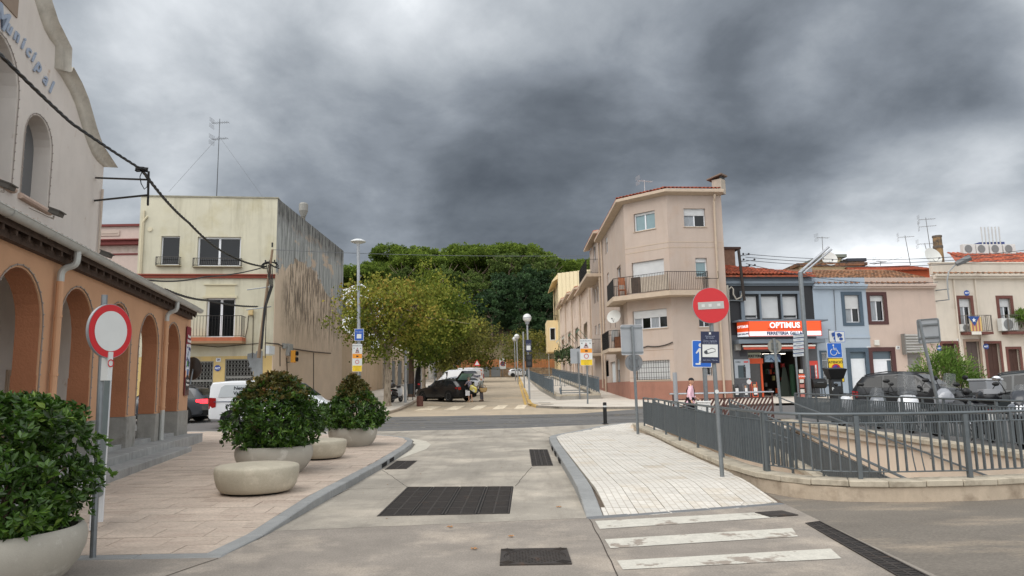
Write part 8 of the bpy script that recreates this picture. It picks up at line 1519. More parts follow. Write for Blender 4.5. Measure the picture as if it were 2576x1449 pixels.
    if box:
        kind_,bcol=box; m=MB(); 
        if kind_=='round': hull('top_box',[(-1.18,1.06,.12,.10),(-1.12,1.06,.21,.15),(-.85,1.07,.25,.17),(-.62,1.06,.22,.15),(-.56,1.05,.15,.1)],paint(bcol,.4)); m.box(-1.19,-.16,1.14,-.60,.16,1.245); m.build('box_lid_trim',MP((150,152,156),.3),t)
        else: m.box(-1.15,-.25,.98,-.62,.25,1.28); b_=m.build('top_box',MP(bcol,.35,.5),t,bev=.03); m=MB(); m.box(-1.17,-.27,1.28,-.60,.27,1.33); m.build('lid',MP((200,202,204),.3,.6),b_,bev=.015)
    m=MB(); m.box(xr_-.36,-.10,.52,xr_-.34,.10,.68); m.build('number_plate',PLATE,t); m=MB(); m.box(xr_-.33,-.08,.72,xr_-.27,.08,.78); m.build('tail_light',TAIL,t)
    m=MB(); m.cyl((0,.1,.3),(-.05,.28,.0),.014,n=5); m.build('side_stand',BLACK,t); return t
def bz(x,y): return (x,y,LOTZ(y))
bike('black and white scooter with a blue light ring, leftmost of the bikes behind the railing',bz(11.4,24.6),(-.85,-.5),'scooter',(26,27,30),(200,202,206)); 
bike('small black scooter with a low smoked screen and white headlamps',bz(11.6,23.3),(-.5,-.86),'scooter',(22,22,24),(120,124,130),screen=.28)
bike('large silver maxi scooter with a tall clear screen facing the camera',bz(11.5,21.4),(-.42,-.9),'scooter',(60,62,66),(222,224,228),screen=.62).scale=(1.12,1.2,1.08)
bike('black touring motorcycle with hand guards, tall clear screen and silver top case',bz(12.0,19.7),(-.95,-.3),'moto',(20,20,22),(150,152,158),screen=.5,box=('square',(150,152,156)),hand=True).scale=(1.1,1.1,1.12)
bike('dark scooter with a large black rounded top box seen from behind',bz(11.4,17.9),(.35,.93),'scooter',(24,26,34),(40,42,50),box=('round',(18,19,24)))
bike('black sport tourer with ringed grille and chrome mirror facing the railing',bz(11.5,16.4),(-.72,-.7),'moto',(22,22,26),(52,54,60),screen=.25,stripe=True).scale=(1.12,1.15,1.1)
bike('black roadster motorcycle with an orange indicator cut by the right edge',bz(11.9,15.2),(-.9,-.2),'moto',(30,30,34),(40,40,44))
st=bike('white scooter with a silver and black top box on the left pavement',(-7.5,46.6,G(46.6)+.12),(.25,.97),'scooter',(40,38,42),(205,207,210),box=('round',(36,34,36)))
# ---------------------------------------------------------------- people
def skin(name,J,E,rad,mat,parent,lv=1,extra=None):
    me=bpy.data.meshes.new(name); keys=list(J); me.from_pydata([J[k] for k in keys],[(keys.index(a),keys.index(b)) for a,b in E],[]); o=bpy.data.objects.new(name,me); COL.objects.link(o)
    sm=o.modifiers.new('s','SKIN'); sm.use_smooth_shade=True
    for i,k in enumerate(keys): r=rad[k]; me.skin_vertices[0].data[i].radius=(r if isinstance(r,tuple) else (r,r))
    me.skin_vertices[0].data[0].use_root=True
    ss=o.modifiers.new('u','SUBSURF'); ss.levels=ss.render_levels=lv; dg=bpy.context.evaluated_depsgraph_get(); me2=bpy.data.meshes.new_from_object(o.evaluated_get(dg)); bpy.data.objects.remove(o)
    if extra:
        n=len(me2.vertices); vs=[tuple(v.co) for v in me2.vertices]+extra.v; fs=[tuple(p.vertices) for p in me2.polygons]+[tuple(i+n for i in f) for f in extra.f]; me2=bpy.data.meshes.new(name); me2.from_pydata(vs,[],fs); me2.polygons.foreach_set('use_smooth',[True]*len(me2.polygons))
    me2.name=name; me2.materials.clear(); me2.materials.append(mat); return link(name,me2,parent)
SKIN=M('skin',(205,158,132),.6,var=.06)
def person(label,loc,rz,arms,lean=0,step=.12,H=1.7,top=(230,190,200),bottom=(40,40,48),hair=None,hat=None,shorts=False,sleeve=True,hairc=(210,208,204),female=False,shoe=(60,50,45),skirt=False,headturn=0,jacket=None):
    t=thing('person',label,'person',loc,rz); k=H/1.7; V=lambda x,y,z:(x*k,y*k,z*k); l=lean
    # facing +x ; arms: dict L/R -> (elbow, hand)
    J=dict(pel=V(0,0,.95),chest=V(l*.25,0,1.22),neck=V(l*.42,0,1.44),hb=V(l*.45+.01,0,1.52),lh=V(0,.09,.92),rh=V(0,-.09,.92),lk=V(step*.6+.02,.10,.50),rk=V(-step*.3+.02,-.10,.50),la=V(step*.5-.02,.10,.09),ra=V(-step-.02,-.10,.09),lt=V(step*.5+.15,.11,.04),rt=V(-step+.15,-.11,.04),ls=V(l*.38,.17,1.38),rs=V(l*.38,-.17,1.38))
    for s,n in ((1,'l'),(-1,'r')): e_,h_=arms[n]; J[n+'e']=V(*e_); J[n+'w']=V(*h_)
    E=[('pel','chest'),('chest','neck'),('neck','hb'),('pel','lh'),('pel','rh'),('lh','lk'),('lk','la'),('la','lt'),('rh','rk'),('rk','ra'),('ra','rt'),('neck','ls'),('neck','rs'),('ls','le'),('le','lw'),('rs','re'),('re','rw')]
    rad=dict(pel=(.13*k,.10*k),chest=(.135*k,.10*k),neck=.058*k,hb=.052*k,lh=.085*k,rh=.085*k,lk=.055*k,rk=.055*k,la=.035*k,ra=.035*k,lt=.028*k,rt=.028*k,ls=.055*k,rs=.055*k,le=.040*k,re=.040*k,lw=.026*k,rw=.026*k)
    ex=MB(); hc=Vector(V(l*.48+.02,0,1.615)); ct_,st_=math.cos(headturn),math.sin(headturn)
    def hp(x,y,z): return (hc.x+(x*ct_-y*st_)*k,hc.y+(x*st_+y*ct_)*k,hc.z+z*k)
    vs=[]; nu,nv=16,12
    for j in range(nv+1):
        th=PI*j/nv; z=-math.cos(th)*.118
        for i in range(nu):
            a=2*PI*i/nu; rx=.098*math.sin(th); ry=.075*math.sin(th); x=rx*math.cos(a); y=ry*math.sin(a)
            if z<-.02 and x<0: x*=.8
            if z<-.05: y*=.86
            vs.append(hp(x,y,z))
    ex.add(vs,[(j*nu+i,j*nu+(i+1)%nu,(j+1)*nu+(i+1)%nu,(j+1)*nu+i) for j in range(nv) for i in range(nu)])
    ex.add([hp(.09,0,.03),hp(.122,0,-.022),hp(.09,.018,-.03),hp(.09,-.018,-.03)],[(0,1,2),(0,3,1),(1,3,2)])
    for s in (1,-1): ex.sph(hp(-.005,s*.078,-.005),(.02*k,.010*k,.03*k),8,5)
    for n,s in (('l',1),('r',-1)):     # palm and five bent fingers
        w_=Vector(J[n+'w']); e_=Vector(J[n+'e']); d=(w_-e_).normalized(); sd=d.cross(Vector((0,0,1))); sd=sd.normalized() if sd.length>.1 else Vector((1,0,0)); nn_=d.cross(sd); ex.tube([w_-d*.02,w_+d*.04,w_+d*.085],.030*k,n=7,taper=.034*k)
        for f,(o_,ln) in enumerate(((-.030,.062),(-.010,.072),(.010,.068),(.028,.055))): b0=w_+d*.08+sd*o_*k; ex.tube([b0,b0+d*ln*.5-nn_*.012,b0+d*ln*.8-nn_*.035],.0095*k,n=5,taper=.007*k)
        b0=w_+d*.03-sd*.030*k; ex.tube([b0,b0-sd*.025+d*.03,b0-sd*.022+d*.055-nn_*.02],.011*k,n=5,taper=.008*k)
    skin('body',J,E,rad,SKIN,t,1,ex)
    m=MB(); [m.sph(hp(.088,s*.032,.018),.011*k,6,4) for s in (1,-1)]; m.build('eyes',MP((50,36,30),.3),t); m=MB(); m.add([hp(.094,.024,-.062),hp(.1,.0,-.058),hp(.094,-.024,-.062),hp(.097,0,-.072)],[(0,1,2,3)]); m.build('mouth',MP((150,82,76),.6),t)
    Jt={a:J[a] for a in ('pel','chest','neck','ls','rs','le','re')}; Jt['lc']=tuple(Vector(J['le']).lerp(Vector(J['lw']),.85 if sleeve else .0)); Jt['rc']=tuple(Vector(J['re']).lerp(Vector(J['rw']),.85 if sleeve else 0.)); Jt['nk']=tuple(Vector(J['neck'])+Vector((0,0,.02))); Jt['hem']=V(0,0,.86)
    Et=[('pel','chest'),('chest','neck'),('neck','ls'),('neck','rs'),('ls','le'),('rs','re'),('hem','pel')]; 
    if sleeve: Et+=[('le','lc'),('re','rc')]
    else: Jt.pop('lc'); Jt.pop('rc')
    Jt.pop('nk'); rt_=dict(pel=(.165*k,.135*k),chest=(.175*k,.135*k),neck=.082*k,ls=.08*k,rs=.08*k,le=.058*k,re=.058*k,lc=.045*k,rc=.045*k,hem=(.16*k,.13*k)); skin('shirt',Jt,Et,rt_,M('cloth_'+label[:6],top,.85,var=.18,sc=8) if not jacket else M('cloth_'+label[:6],top,.85,var=.3,sc=14,c2=jacket,c2t=(.45,.5),c2s=12),t)
    Jb={a:J[a] for a in ('pel','lh','rh','lk','rk')}; Eb=[('pel','lh'),('pel','rh'),('lh','lk'),('rh','rk')]
    if not shorts: Jb['la']=J['la']; Jb['ra']=J['ra']; Eb+=[('lk','la'),('rk','ra')]
    rb_=dict(pel=(.15*k,.12*k),lh=.105*k,rh=.105*k,lk=.078*k,rk=.078*k,la=.07*k,ra=.07*k); skin('shorts' if shorts else 'trousers',Jb,Eb,rb_,M('legs_'+label[:6],bottom,.85,var=.12),t)
    for n in ('l','r'): a_=Vector(J[n+'a']); m=MB(); m.sph((a_.x+.05,a_.y,.045),(.135,.05,.05),10,6); m.build('shoe',MP(shoe,.6),t,smooth=True)
    if hat: 
        m=MB(); vs=[]; [vs.append(hp(.108*math.cos(2*PI*i/16)*math.cos(e_),.086*math.sin(2*PI*i/16)*math.cos(e_),.03+.10*math.sin(e_))) for e_ in (0,.45,.9,1.3) for i in range(16)]; m.add(vs,[(j*16+i,j*16+(i+1)%16,(j+1)*16+(i+1)%16,(j+1)*16+i) for j in range(3) for i in range(16)]+[tuple(48+i for i in range(16))]); m.add([hp(.09,.06,.035),hp(.17,.045,.025),hp(.185,0,.03),hp(.17,-.045,.025),hp(.09,-.06,.035)],[(0,1,2,3,4)]); m.build('cap',MP(hat,.8),t,smooth=True)
    if not hat:
        m=MB(); vs=[]; [vs.append(hp(-.012+.106*math.cos(2*PI*i/16)*math.cos(e_)*(1 if math.cos(2*PI*i/16)<.3 else .93),.087*math.sin(2*PI*i/16)*math.cos(e_),(.045 if math.cos(2*PI*i/16)>.2 else (-.03 if not female else -.07)) if e_==0 else .02+.11*math.sin(e_))) for e_ in (0,.4,.85,1.3) for i in range(16)]; m.add(vs,[(j*16+i,j*16+(i+1)%16,(j+1)*16+(i+1)%16,(j+1)*16+i) for j in range(3) for i in range(16)]+[tuple(48+i for i in range(16))]); m.build('hair',MP(hairc,.9,var=.2),t,smooth=True)
    return t
pos_m=(6.72,27.85); mz=G(27.8)+.05
mp_=person('elderly man in a pink shirt and dark cap walking behind a white trolley',(*pos_m,mz),-.25,dict(l=((.02,.24,1.13),(.24,.20,.98)),r=((-.03,-.26,1.12),(.05,-.25,.88))),lean=.10,H=1.74,top=(238,196,210),bottom=(30,30,36),hat=(26,26,30),hair=True,step=.16)
m=MB(); m.tube([(.10,-.10,1.50),(.16,.0,1.3),(.15,.12,1.1),(.05,.2,.98)],.02,n=5); m.tube([(.0,-.10,1.5),(-.12,.0,1.3),(-.10,.14,1.08),(.05,.2,.98)],.02,n=5); m.build('bag_strap',BLACK,mp_)
tr=thing('shopping_trolley','white patterned shopping trolley pushed by the man in the pink shirt','shopping trolley',(pos_m[0]+.42,pos_m[1]-.35,mz),-.25); m=MB(); m.box(-.24,-.2,.3,.24,.2,.86); m.build('bag',M('white_patterned_bag',(214,214,212),.8,c2=(150,152,154),c2t=(.55,.6),c2s=22,var=.1),tr,bev=.03); m=MB(); m.box(-.27,-.22,.86,.27,.22,.90); m.build('lid',MP((228,228,226),.7),tr); m=MB(); m.tube([(-.26,-.14,.15),(-.28,-.14,1.0),(-.28,.14,1.0),(-.26,.14,.15)],.015,n=6); m.build('frame',STEEL,tr)
for s in (-.2,.2): m=MB(); m.lathe([(.05,-.02),(.10,-.02),(.10,.02),(.05,.02)],14); m.build('wheel',RUBBER,tr,(0,s,.1),(PI/2,0,0))
wz=G(47.7); wm=person('woman in a dark patterned top and dark shorts loading bags into the black estate car',(-2.85,47.75,wz),2.5,dict(l=((.24,.22,1.2),(.48,.16,1.08)),r=((.16,-.25,1.15),(.36,-.28,1.0))),lean=.25,H=1.62,top=(74,76,96),jacket=(150,140,150),bottom=(28,32,36),shorts=True,sleeve=False,hairc=(150,138,128),female=True,step=.08,shoe=(190,160,130))
mn=person('older person in grey jacket and trousers holding a wicker basket behind the car',(-2.12,48.2,G(48.2)),2.75,dict(l=((.12,.25,1.12),(.30,.16,1.05)),r=((.12,-.26,1.14),(.30,-.10,1.02))),lean=.05,H=1.60,top=(140,142,136),bottom=(92,88,94),hairc=(200,194,184),step=.02,shoe=(70,56,48))
bg_=thing('shopping_bag','yellow and white printed shopping bag held by the woman at the car boot','bag',(-2.62,47.35,wz+.86),2.2); m=MB(); m.box(-.30,-.10,-.16,.30,.10,.16); m.build('sack',M('yellow_bag',(222,206,96),.6,c2=(226,226,214),c2t=(.5,.54),c2s=5,var=.1),bg_,rot=(0,-.35,0),bev=.04)
m=MB(); m.tube([(-.15,0,.14),(0,0,.34),(.15,0,.14)],.012,n=5); m.build('handle',MP((200,190,120),.7),bg_)
bk_=thing('wicker_basket','round wicker basket held low by the older person in grey','basket',(-2.0,47.85,G(48)+.78)); m=MB(); m.lathe([(.12,-.17),(.2,-.13),(.25,0),(.26,.12),(.24,.12),(.22,0),(.16,-.12)],20,sq=.7); m.build('weave',M('wicker',(178,150,104),.9,var=.35,sc=20,bump=.4,bs=50),bk_,smooth=True); m=MB(); m.tube([(-.2,0,.1),(-.1,0,.3),(.1,0,.3),(.2,0,.1)],.015,n=6); m.build('handle',MP((120,90,60),.8),bk_)
m=MB(); m.box(-.14,-.06,-.3,.14,.06,.02); tag(m.build('white_bag',MP((210,210,214),.7),loc=(-3.0,47.5,wz+.72)),'small white carrier bag hanging from the woman at the car boot','bag'); m=MB(); m.box(-.16,-.09,-.24,.16,.09,.14); tag(m.build('grey_bag',MP((84,84,88),.8),loc=(-2.5,47.9,wz+.8),bev=.04),'grey bag held between the two people behind the estate car','bag')
# ================================================================ street furniture
def post(t,P,r,mt=STEEL,name='post',n=10): m=MB(); m.tube(P,r,n=n); return m.build(name,mt,t,smooth=True)
RED=M('sign_red',(196,24,32),.4,var=.04,spec=.6); WSG=M('sign_white',(212,214,212),.5,var=.05); BLUES=M('sign_blue',(24,96,190),.45,var=.04); NAVY=M('sign_navy',(28,36,66),.5,var=.04); YEL=M('sign_yellow',(232,196,40),.5,var=.06); BACK=M('sign_back_aluminium',(158,162,166),.5,.3,var=.08,sc=2)
def face(rz): return rz
def signthing(name,label,cat,base,top,hdg,pr=.04,group=None):
    "base, top world points; local frame: x right, -y faces the viewer"
    t=thing(name,label,cat,base,hdg,group); d=Vector(top)-Vector(base); R_=Matrix.Rotation(-hdg,3,'Z'); d=R_@d; post(t,[(0,0,0),tuple(d)],pr); return t,d
def plate(t,poly,c,y,mt,th=.004,name='panel',tilt=0): m=MB(); m.ext(poly,-th,th*.0); o=m.build(name,mt,t,loc=(c[0],y,c[1]),rot=(0,tilt,0)); return o
# left round no-vehicles sign (turned to the left of the camera axis)
b=gs(233,1408); Yl=b.y; top=atY(263,742,Yl-.02); hd=math.radians(74); t,d=signthing('road_sign','round white prohibition sign with a red border on the pole beside the nearest planter','road sign',b,top,hd,.032)
c=atY(269,832,Yl-.1); cz_=c.z-b.z; R_=.288; m=MB(); m.lathe([(0,0),(R_,0),(R_,.03),(0,.03)],48); m.build('rim_plate',BACK,t,loc=(d.x*cz_/d.z+.0,-.05,cz_),rot=(PI/2,0,0),smooth=True); 
for r_,mt,o in ((R_-.006,RED,.034),(R_*.74,WSG,.038)): m=MB(); m.lathe([(0,0),(r_,0)],48); m.build('red_ring' if mt is RED else 'white_field',mt,t,loc=(d.x*cz_/d.z,-.05-o,cz_),rot=(PI/2,0,0))
m=MB(); m.box(-.03,-.045,0,.03,.045,.30); m.build('small_label',WSG,t,loc=(d.x*.6,-.05,cz_-.52)); m=MB(); m.lathe([(.030,0),(.042,0)],20); m.build('label_mark',RED,t,loc=(d.x*.6,-.10,cz_-.34),rot=(PI/2,0,0))
# tall white framed board behind it, seen edge-on
q=atY(262,1000,9.2); t=thing('info_panel','tall narrow grey board with a white frame seen edge-on behind the round sign','sign',(q.x,9.2,pzf(q.x,9.2)),1.93); zt0=atY(262,905,9.2).z-pzf(q.x,9.2); m=MB(); m.box(-.26,-.02,.35,.26,.02,zt0); m.build('panel',MP((96,112,116),.4),t); m=MB(); [m.box(x-.03,-.03,.0,x+.03,.03,zt0+.02) for x in(-.28,.28)]; m.box(-.31,-.03,zt0,.31,.03,zt0+.05); m.build('frame',MP((214,216,218),.4),t,bev=.01)
# no entry sign
b=gs(1817,1200,.14); top=atY(1783,728,b.y); hd=math.radians(-4); t,d=signthing('road_sign','large red no entry sign on a leaning grey pole at the paving edge','road sign',b,top,hd,.036)
c=atY(1785,768,b.y-.1); cz_=c.z-b.z; dx=d.x*cz_/d.z; R_=.305; m=MB(); m.lathe([(0,0),(R_,0),(R_,.03),(0,.03)],48); m.build('rim_plate',BACK,t,loc=(dx,-.05,cz_),rot=(PI/2,0,0),smooth=True); m=MB(); m.lathe([(0,0),(R_-.006,0)],48); m.build('red_disc',RED,t,loc=(dx,-.086,cz_),rot=(PI/2,0,0))
m=MB(); m.ext(rect(-.215,-.062,.215,.062),-.004,0); m.build('white_bar',MP((176,176,172),.6),t,loc=(dx,-.087,cz_),rot=(0,-.03,0))
for x in (-.13,-.015,.13): m=MB(); m.ext(rect(x-.026,-.024,x+.026,.024),-.003,0); m.build('sticker',MP((205,206,202),.6),t,loc=(dx,-.092,cz_),rot=(0,-.03,0))
ts=thing('surveillance_sign','dark navy camera surveillance sign below the no entry disc','sign',(b.x+.0,b.y,b.z),hd-.12); cc=atY(1790,873,b.y-.1); cz_=cc.z-b.z; dx=(cc.x-b.x); m=MB(); m.ext(rect(-.15,-.265,.15,.265),-.012,0); p_=m.build('panel',NAVY,ts,loc=(dx,-.06,cz_),rot=(0,.04,0)); y0=-.016
m=MB(); m.ext(rect(-.125,-.165,.125,.045),-.003,0); m.build('white_field',WSG,p_,loc=(0,y0+.003,0)); 
for s_,z_,sz in (('Ajuntament',.185,.034),('de Calella',.155,.034),('Zona vigilada',.105,.042),('en un radi de 500 m',.07,.026),('Sant Joan / Mercat',-.215,.032)): text(s_,sz,MP((150,158,180),.5),p_,(0,y0,z_),ext=.001)
m=MB(); m.ext([(-.02,.215),(.02,.215),(.012,.235),(.02,.25),(-.02,.25),(-.012,.235)],-.002,0); m.build('emblem',WSG,p_,loc=(0,y0,0)); m=MB(); m.ext([(-.085,-.10),(-.06,-.12),(.085,-.075),(.085,-.03),(.03,-.01),(-.06,-.045)],-.002,0); m.ext([(-.07+.03*math.cos(a),-.085+.03*math.sin(a)) for a in [2*PI*i/14 for i in range(14)]],-.004,-.002); m.build('camera_symbol',MP((60,64,70),.6),p_,loc=(0,y0,0)); m=MB(); m.ext([(-.055,-.102),(.078,-.068),(.078,-.038),(.03,-.022),(-.05,-.053)],-.003,-.002) ; m.build('camera_symbol_fill',WSG,p_,loc=(0,y0,0))
m=MB(); m.lathe([(0,0),(.034,0)],18); zz=atY(1803,985,b.y).z-b.z; tag(m.build('round_sticker',WSG,loc=(b.x+d.x*zz/d.z,b.y-.042,b.z+zz),rot=(PI/2,0,0)),'round white sticker halfway down the no entry pole','sticker')
# underpass stairs sign on its thick post, second thick post
for (x,ybase,ytop,lab,nm) in [(1697,1040,937,'thick grey steel post standing free left of the man in pink','bollard_post'),(1772,1040,925,'','sign_post')]:
    p0=atY(x+7,1052,28.0); p1=atY(x,ytop,28.0); p0.z=G(28)
    if nm=='bollard_post': o=thing('steel_post',lab,'post',p0); post(o,[(0,0,0),tuple(p1-p0)],.085,BACK)
    else:
        t,d=signthing('underpass_sign','blue sign of a white figure walking down stairs, partly behind the camera sign','road sign',p0,p1,0,.085); cc=atY(1766,890,27.85); w_=.37; h_=.52; m=MB(); m.ext(rrect(2*w_,2*h_,.05),-.02,0); P_=m.build('panel',WSG,t,loc=(cc.x-p0.x,-.1,cc.z-p0.z),rot=(0,.03,0)); m=MB(); m.ext(rrect(2*w_-.05,2*h_-.05,.04),-.005,0); m.build('blue_field',BLUES,P_,loc=(0,-.02,0))
        m=MB(); m.ext([(.09*math.cos(a)-.03,.33+.08*math.sin(a)) for a in [2*PI*i/16 for i in range(16)]],-.006,0); m.ext([(-.10,.22),(.06,.22),(.12,.08),(.17,-.0),(.13,-.03),(.06,.06),(.05,.0),(.10,-.12),(.14,-.26),(.08,-.28),(.03,-.12),(-.02,-.04),(-.05,-.3),(-.11,-.3),(-.10,0),(-.12,.1),(-.20,.0),(-.24,.03),(-.15,.16)],-.006,0); m.ext([(-.25,-.42),(-.25,-.36),(-.12,-.36),(-.12,-.28),(0.02,-.28),(.02,-.21),(.15,-.21),(.15,-.13),(.28,-.13),(.28,-.19),(.21,-.19),(.21,-.27),(.08,-.27),(.08,-.34),(-.06,-.34),(-.06,-.42)],-.006,0); m.build('walking_figure',WSG,P_,loc=(0,-.026,0))
# backs of signs
b=gs(1605,1092,.14); top=atY(1590,820,b.y); t,d=signthing('road_sign','back of a large rectangular sign above a round one on a leaning pole','road sign',b,top,0,.045); cc=atY(1589,855,b.y+.1)-b; hw,hh=.345,.475
m=MB(); m.ext(rrect(2*hw,2*hh,.05),.0,.02); m.build('rectangular_back',BACK,t,loc=(cc.x,.055,cc.z)); m=MB(); [m.box(-hw,-.02,z-.025,hw,.0,z+.025) for z in (hh-.1,-hh+.08)]; m.build('fixing_rails',STEEL,t,loc=(cc.x,.055,cc.z)); m=MB(); m.ext(rrect(2*hw,2*hh,.05),-.012,0,holes=[rrect(2*hw-.04,2*hh-.04,.04)]); m.build('rim',MP((186,188,190),.5,.4),t,loc=(cc.x,.055,cc.z))
cc=atY(1594,912,b.y+.1)-b; m=MB(); m.lathe([(0,0),(.265,0),(.275,.012),(.275,-.012)],36); m.build('round_back',MP((124,126,128),.5,.3),t,loc=(cc.x,.06,cc.z),rot=(PI/2,0,0)); m=MB(); [m.box(-.14,-.02,z-.02,.14,0,z+.02) for z in (.12,-.12)]; [m.box(x-.012,-.02,-.14,x+.012,0,.14) for x in (-.13,.13)]; m.build('bracket',STEEL,t,loc=(cc.x,.05,cc.z))
def schoolsign(label,base,top,cpt,w_,h_,hdg,Y):
    t,d=signthing('school_zone_sign',label,'road sign',base,top,hdg,.05); c=atY(*cpt,Y-.1)-Vector(base); R3=Matrix.Rotation(-hdg,3,'Z'); c=R3@c; m=MB(); m.ext(rrect(w_,h_,.04),-.02,0); P_=m.build('panel',WSG,t,loc=(c.x,-.11,c.z)); y=-.021
    def fld(x0,z0,x1,z1,mt,nm,o=.003): m=MB(); m.ext(rect(x0*w_,z0*h_,x1*w_,z1*h_),-o,0); m.build(nm,mt,P_,loc=(0,y,0))
    fld(-.48,-.02,.48,.14,MP((236,152,40),.5),'orange_band'); fld(-.48,-.49,.48,-.28,YEL,'yellow_band'); text('ATENCIÓ ZONA ESCOLAR',.085*w_,MP((40,50,60),.5),P_,(0,y-.002,.43*h_),ext=.001,bold=.001)
    m=MB(); m.ext([(-.20*w_,.17*h_),(.20*w_,.17*h_),(0,.37*h_)],-.004,0,holes=[[(-.13*w_,.19*h_),(.13*w_,.19*h_),(0,.33*h_)]]); m.build('warning_triangle',MP((150,40,40),.5),P_,loc=(0,y,0)); m=MB(); [m.ext([(x+.02*w_,.2*h_),(x+.05*w_,.26*h_),(x+.0*w_,.30*h_),(x-.04*w_,.25*h_)],-.006,0) for x in (-.03,.03)]; m.build('child_figures',BLACK,P_,loc=(0,y,0))
    m=MB(); [m.ext([(x+.05*w_*math.cos(a),.34*h_+.05*w_*math.sin(a)) for a in [2*PI*i/12 for i in range(12)]],-.004,0) for x in (-.34*w_,.34*w_)]; m.build('lamps',MP((50,56,60),.4),P_,loc=(0,y,0)); m=MB(); m.lathe([(.15*w_,0),(.20*w_,0)],24); m.build('red_ring',RED,P_,loc=(0,y-.005,-.15*h_),rot=(PI/2,0,0)); m=MB(); m.box(-.1*w_,-.006,.02*h_,.12*w_,0,.08*h_); m.build('camera_symbol',MP((60,40,20),.5),P_,loc=(0,y,0))
    for i,s_ in enumerate(('DE DILLUNS A DIVENDRES','8.45 a 9.15 h','12.45 a 15.15 h','16.45 a 17.15 h')): text(s_,.06*w_,BLACK,P_,(0,y-.004,(-.325-.045*i)*h_),ext=.001)
    return t
b=Vector((4.18,41.46,G(41.5)+.12)); schoolsign('school zone sign with orange and yellow bands on the right pavement',b,atY(1476,850,41.4),(1475,886),.70,1.5,0.12,41.4)
Yp=39.5; pb_=atY(905,1030,Yp); pb_.z=G(Yp)+.12; lt_=thing('street_lamp','tall grey lamp post with a white disc head behind the far planter','street lamp',pb_); tp=atY(901,612,Yp)-pb_; post(lt_,[(0,0,0),tuple(tp)],.085,BACK); m=MB(); m.lathe([(.06,-.15),(.1,-.02),(.28,.02),(.42,.08),(.40,.13),(.22,.22),(0,.24)],28); m.build('lamp_head',MP((206,208,208),.4),lt_,loc=tuple(tp),smooth=True); post(lt_,[(-.18,0,1.5),(-.18,0,tp.z-.9)],.03,name='cable_tube'); m=MB(); [m.box(-.2,-.02,z,.02,.02,z+.03) for z in (1.6,3.5,5.5,7.3)]; m.build('clamps',STEEL,lt_)
schoolsign('school zone sign turned half away on the left lamp post',pb_+Vector((.0,-.12,.0)),pb_+Vector((.0,-.12,3.4)),(898,900),.55,1.5,.55,Yp-.2)
t=thing('surveillance_sign','small blue camera surveillance sign on the left lamp post above the school sign','sign',pb_+Vector((0,-.15,0)),.1); c=atY(903,842,Yp-.2)-pb_; m=MB(); m.ext(rrect(.50,.66,.03),-.015,0); P_=m.build('panel',WSG,t,loc=(c.x,0,c.z)); m=MB(); m.ext(rrect(.46,.62,.02),-.004,0); m.build('blue_field',MP((34,84,168),.5),P_,loc=(0,-.016,0)); m=MB(); m.ext(rect(-.12,-.2,.12,.04),-.004,0); m.build('white_field',WSG,P_,loc=(0,-.021,0)); text('Zona vigilada',.07,WSG,P_,(0,-.022,.16),ext=.001)
def globe(label,base,ptop,r,Y,extra=None,bulb=True):
    base=(atY(*ptop,Y).x+.06,base[1],base[2]); t=thing('globe_lamp',label,'street lamp',base,0,'globe lamps on the right pavement'); tp=atY(*ptop,Y)-Vector(base); post(t,[(0,0,0),(tp.x,0,tp.z-r)],.06,BACK)
    if bulb: m=MB(); m.sph((tp.x,0,tp.z),r,20,12); m.build('globe',MP((214,216,214),.25),t,smooth=True); m=MB(); m.lathe([(r*1.02,-.02),(r*1.03,.02)],24,c=(tp.x,0,tp.z)); m.cyl((tp.x,0,tp.z-r-.12),(tp.x,0,tp.z-r+.03),.12,.16,n=12); m.build('collar',BACK,t)
    return t
g1_=globe('nearest globe lamp with a navy sign and a dark box on its post',(1.06,47.5,G(47.5)+.12),(1326,800),.285,47.5)
t=thing('surveillance_sign','small navy camera sign fixed to the nearest globe lamp post','sign',(1.06,47.35,G(47.5)),0); c=atY(1329.5,870,47.3); m=MB(); m.ext(rect(-.19,-.40,.19,.40),-.02,0); P_=m.build('panel',NAVY,t,loc=(c.x-1.06,0,c.z-G(47.5))); m=MB(); m.ext(rect(-.13,-.28,.13,.02),-.005,0); m.build('white_field',WSG,P_,loc=(0,-.02,0)); text('Zona vigilada',.06,WSG,P_,(0,-.023,.12),ext=.001)
t=thing('pedestrian_signal','black signal box on the nearest globe lamp post','traffic signal',(1.06,47.35,G(47.5)),0); c=atY(1331,908,47.3); m=MB(); m.box(-.2,-.12,-.42,.2,.05,.42); P_=m.build('housing',BLACK,t,loc=(c.x-1.06,0,c.z-G(47.5)),bev=.03); m=MB(); [m.lathe([(0,0),(.13,0),(.14,.03)],16,c=(0,0,0)) for z in (1,)]; m.build('lens',MP((34,36,38),.2),P_,loc=(0,-.125,.2),rot=(PI/2,0,0)); m=MB(); m.lathe([(0,0),(.13,0),(.14,.03)],16); m.build('lens',MP((34,36,38),.2),P_,loc=(0,-.125,-.18),rot=(PI/2,0,0))
globe('second globe lamp farther up the right pavement',(.95,80,G(80)+.12),(1300,847),.30,80); globe('farthest globe lamp beyond the second one',(.9,98,G(98)+.12),(1294,853),.30,98)
t=thing('steel_post','plain tall grey post between the first and second globe lamps','post',(1.0,68.6,G(68.6)+.12)); post(t,[(0,0,0),(0,0,5.3)],.07,BACK)
t=thing('street_lamp','slim lamp with a small flat head at the foot of the yellow house','street lamp',(6.2,126,G(126))); post(t,[(0,0,0),(0,0,5.2),(.1,0,5.4)],.07,MP((190,192,190),.5)); m=MB(); m.box(-.5,-.12,5.35,.5,.12,.05+5.4); m.build('lamp_head',WSG,t)
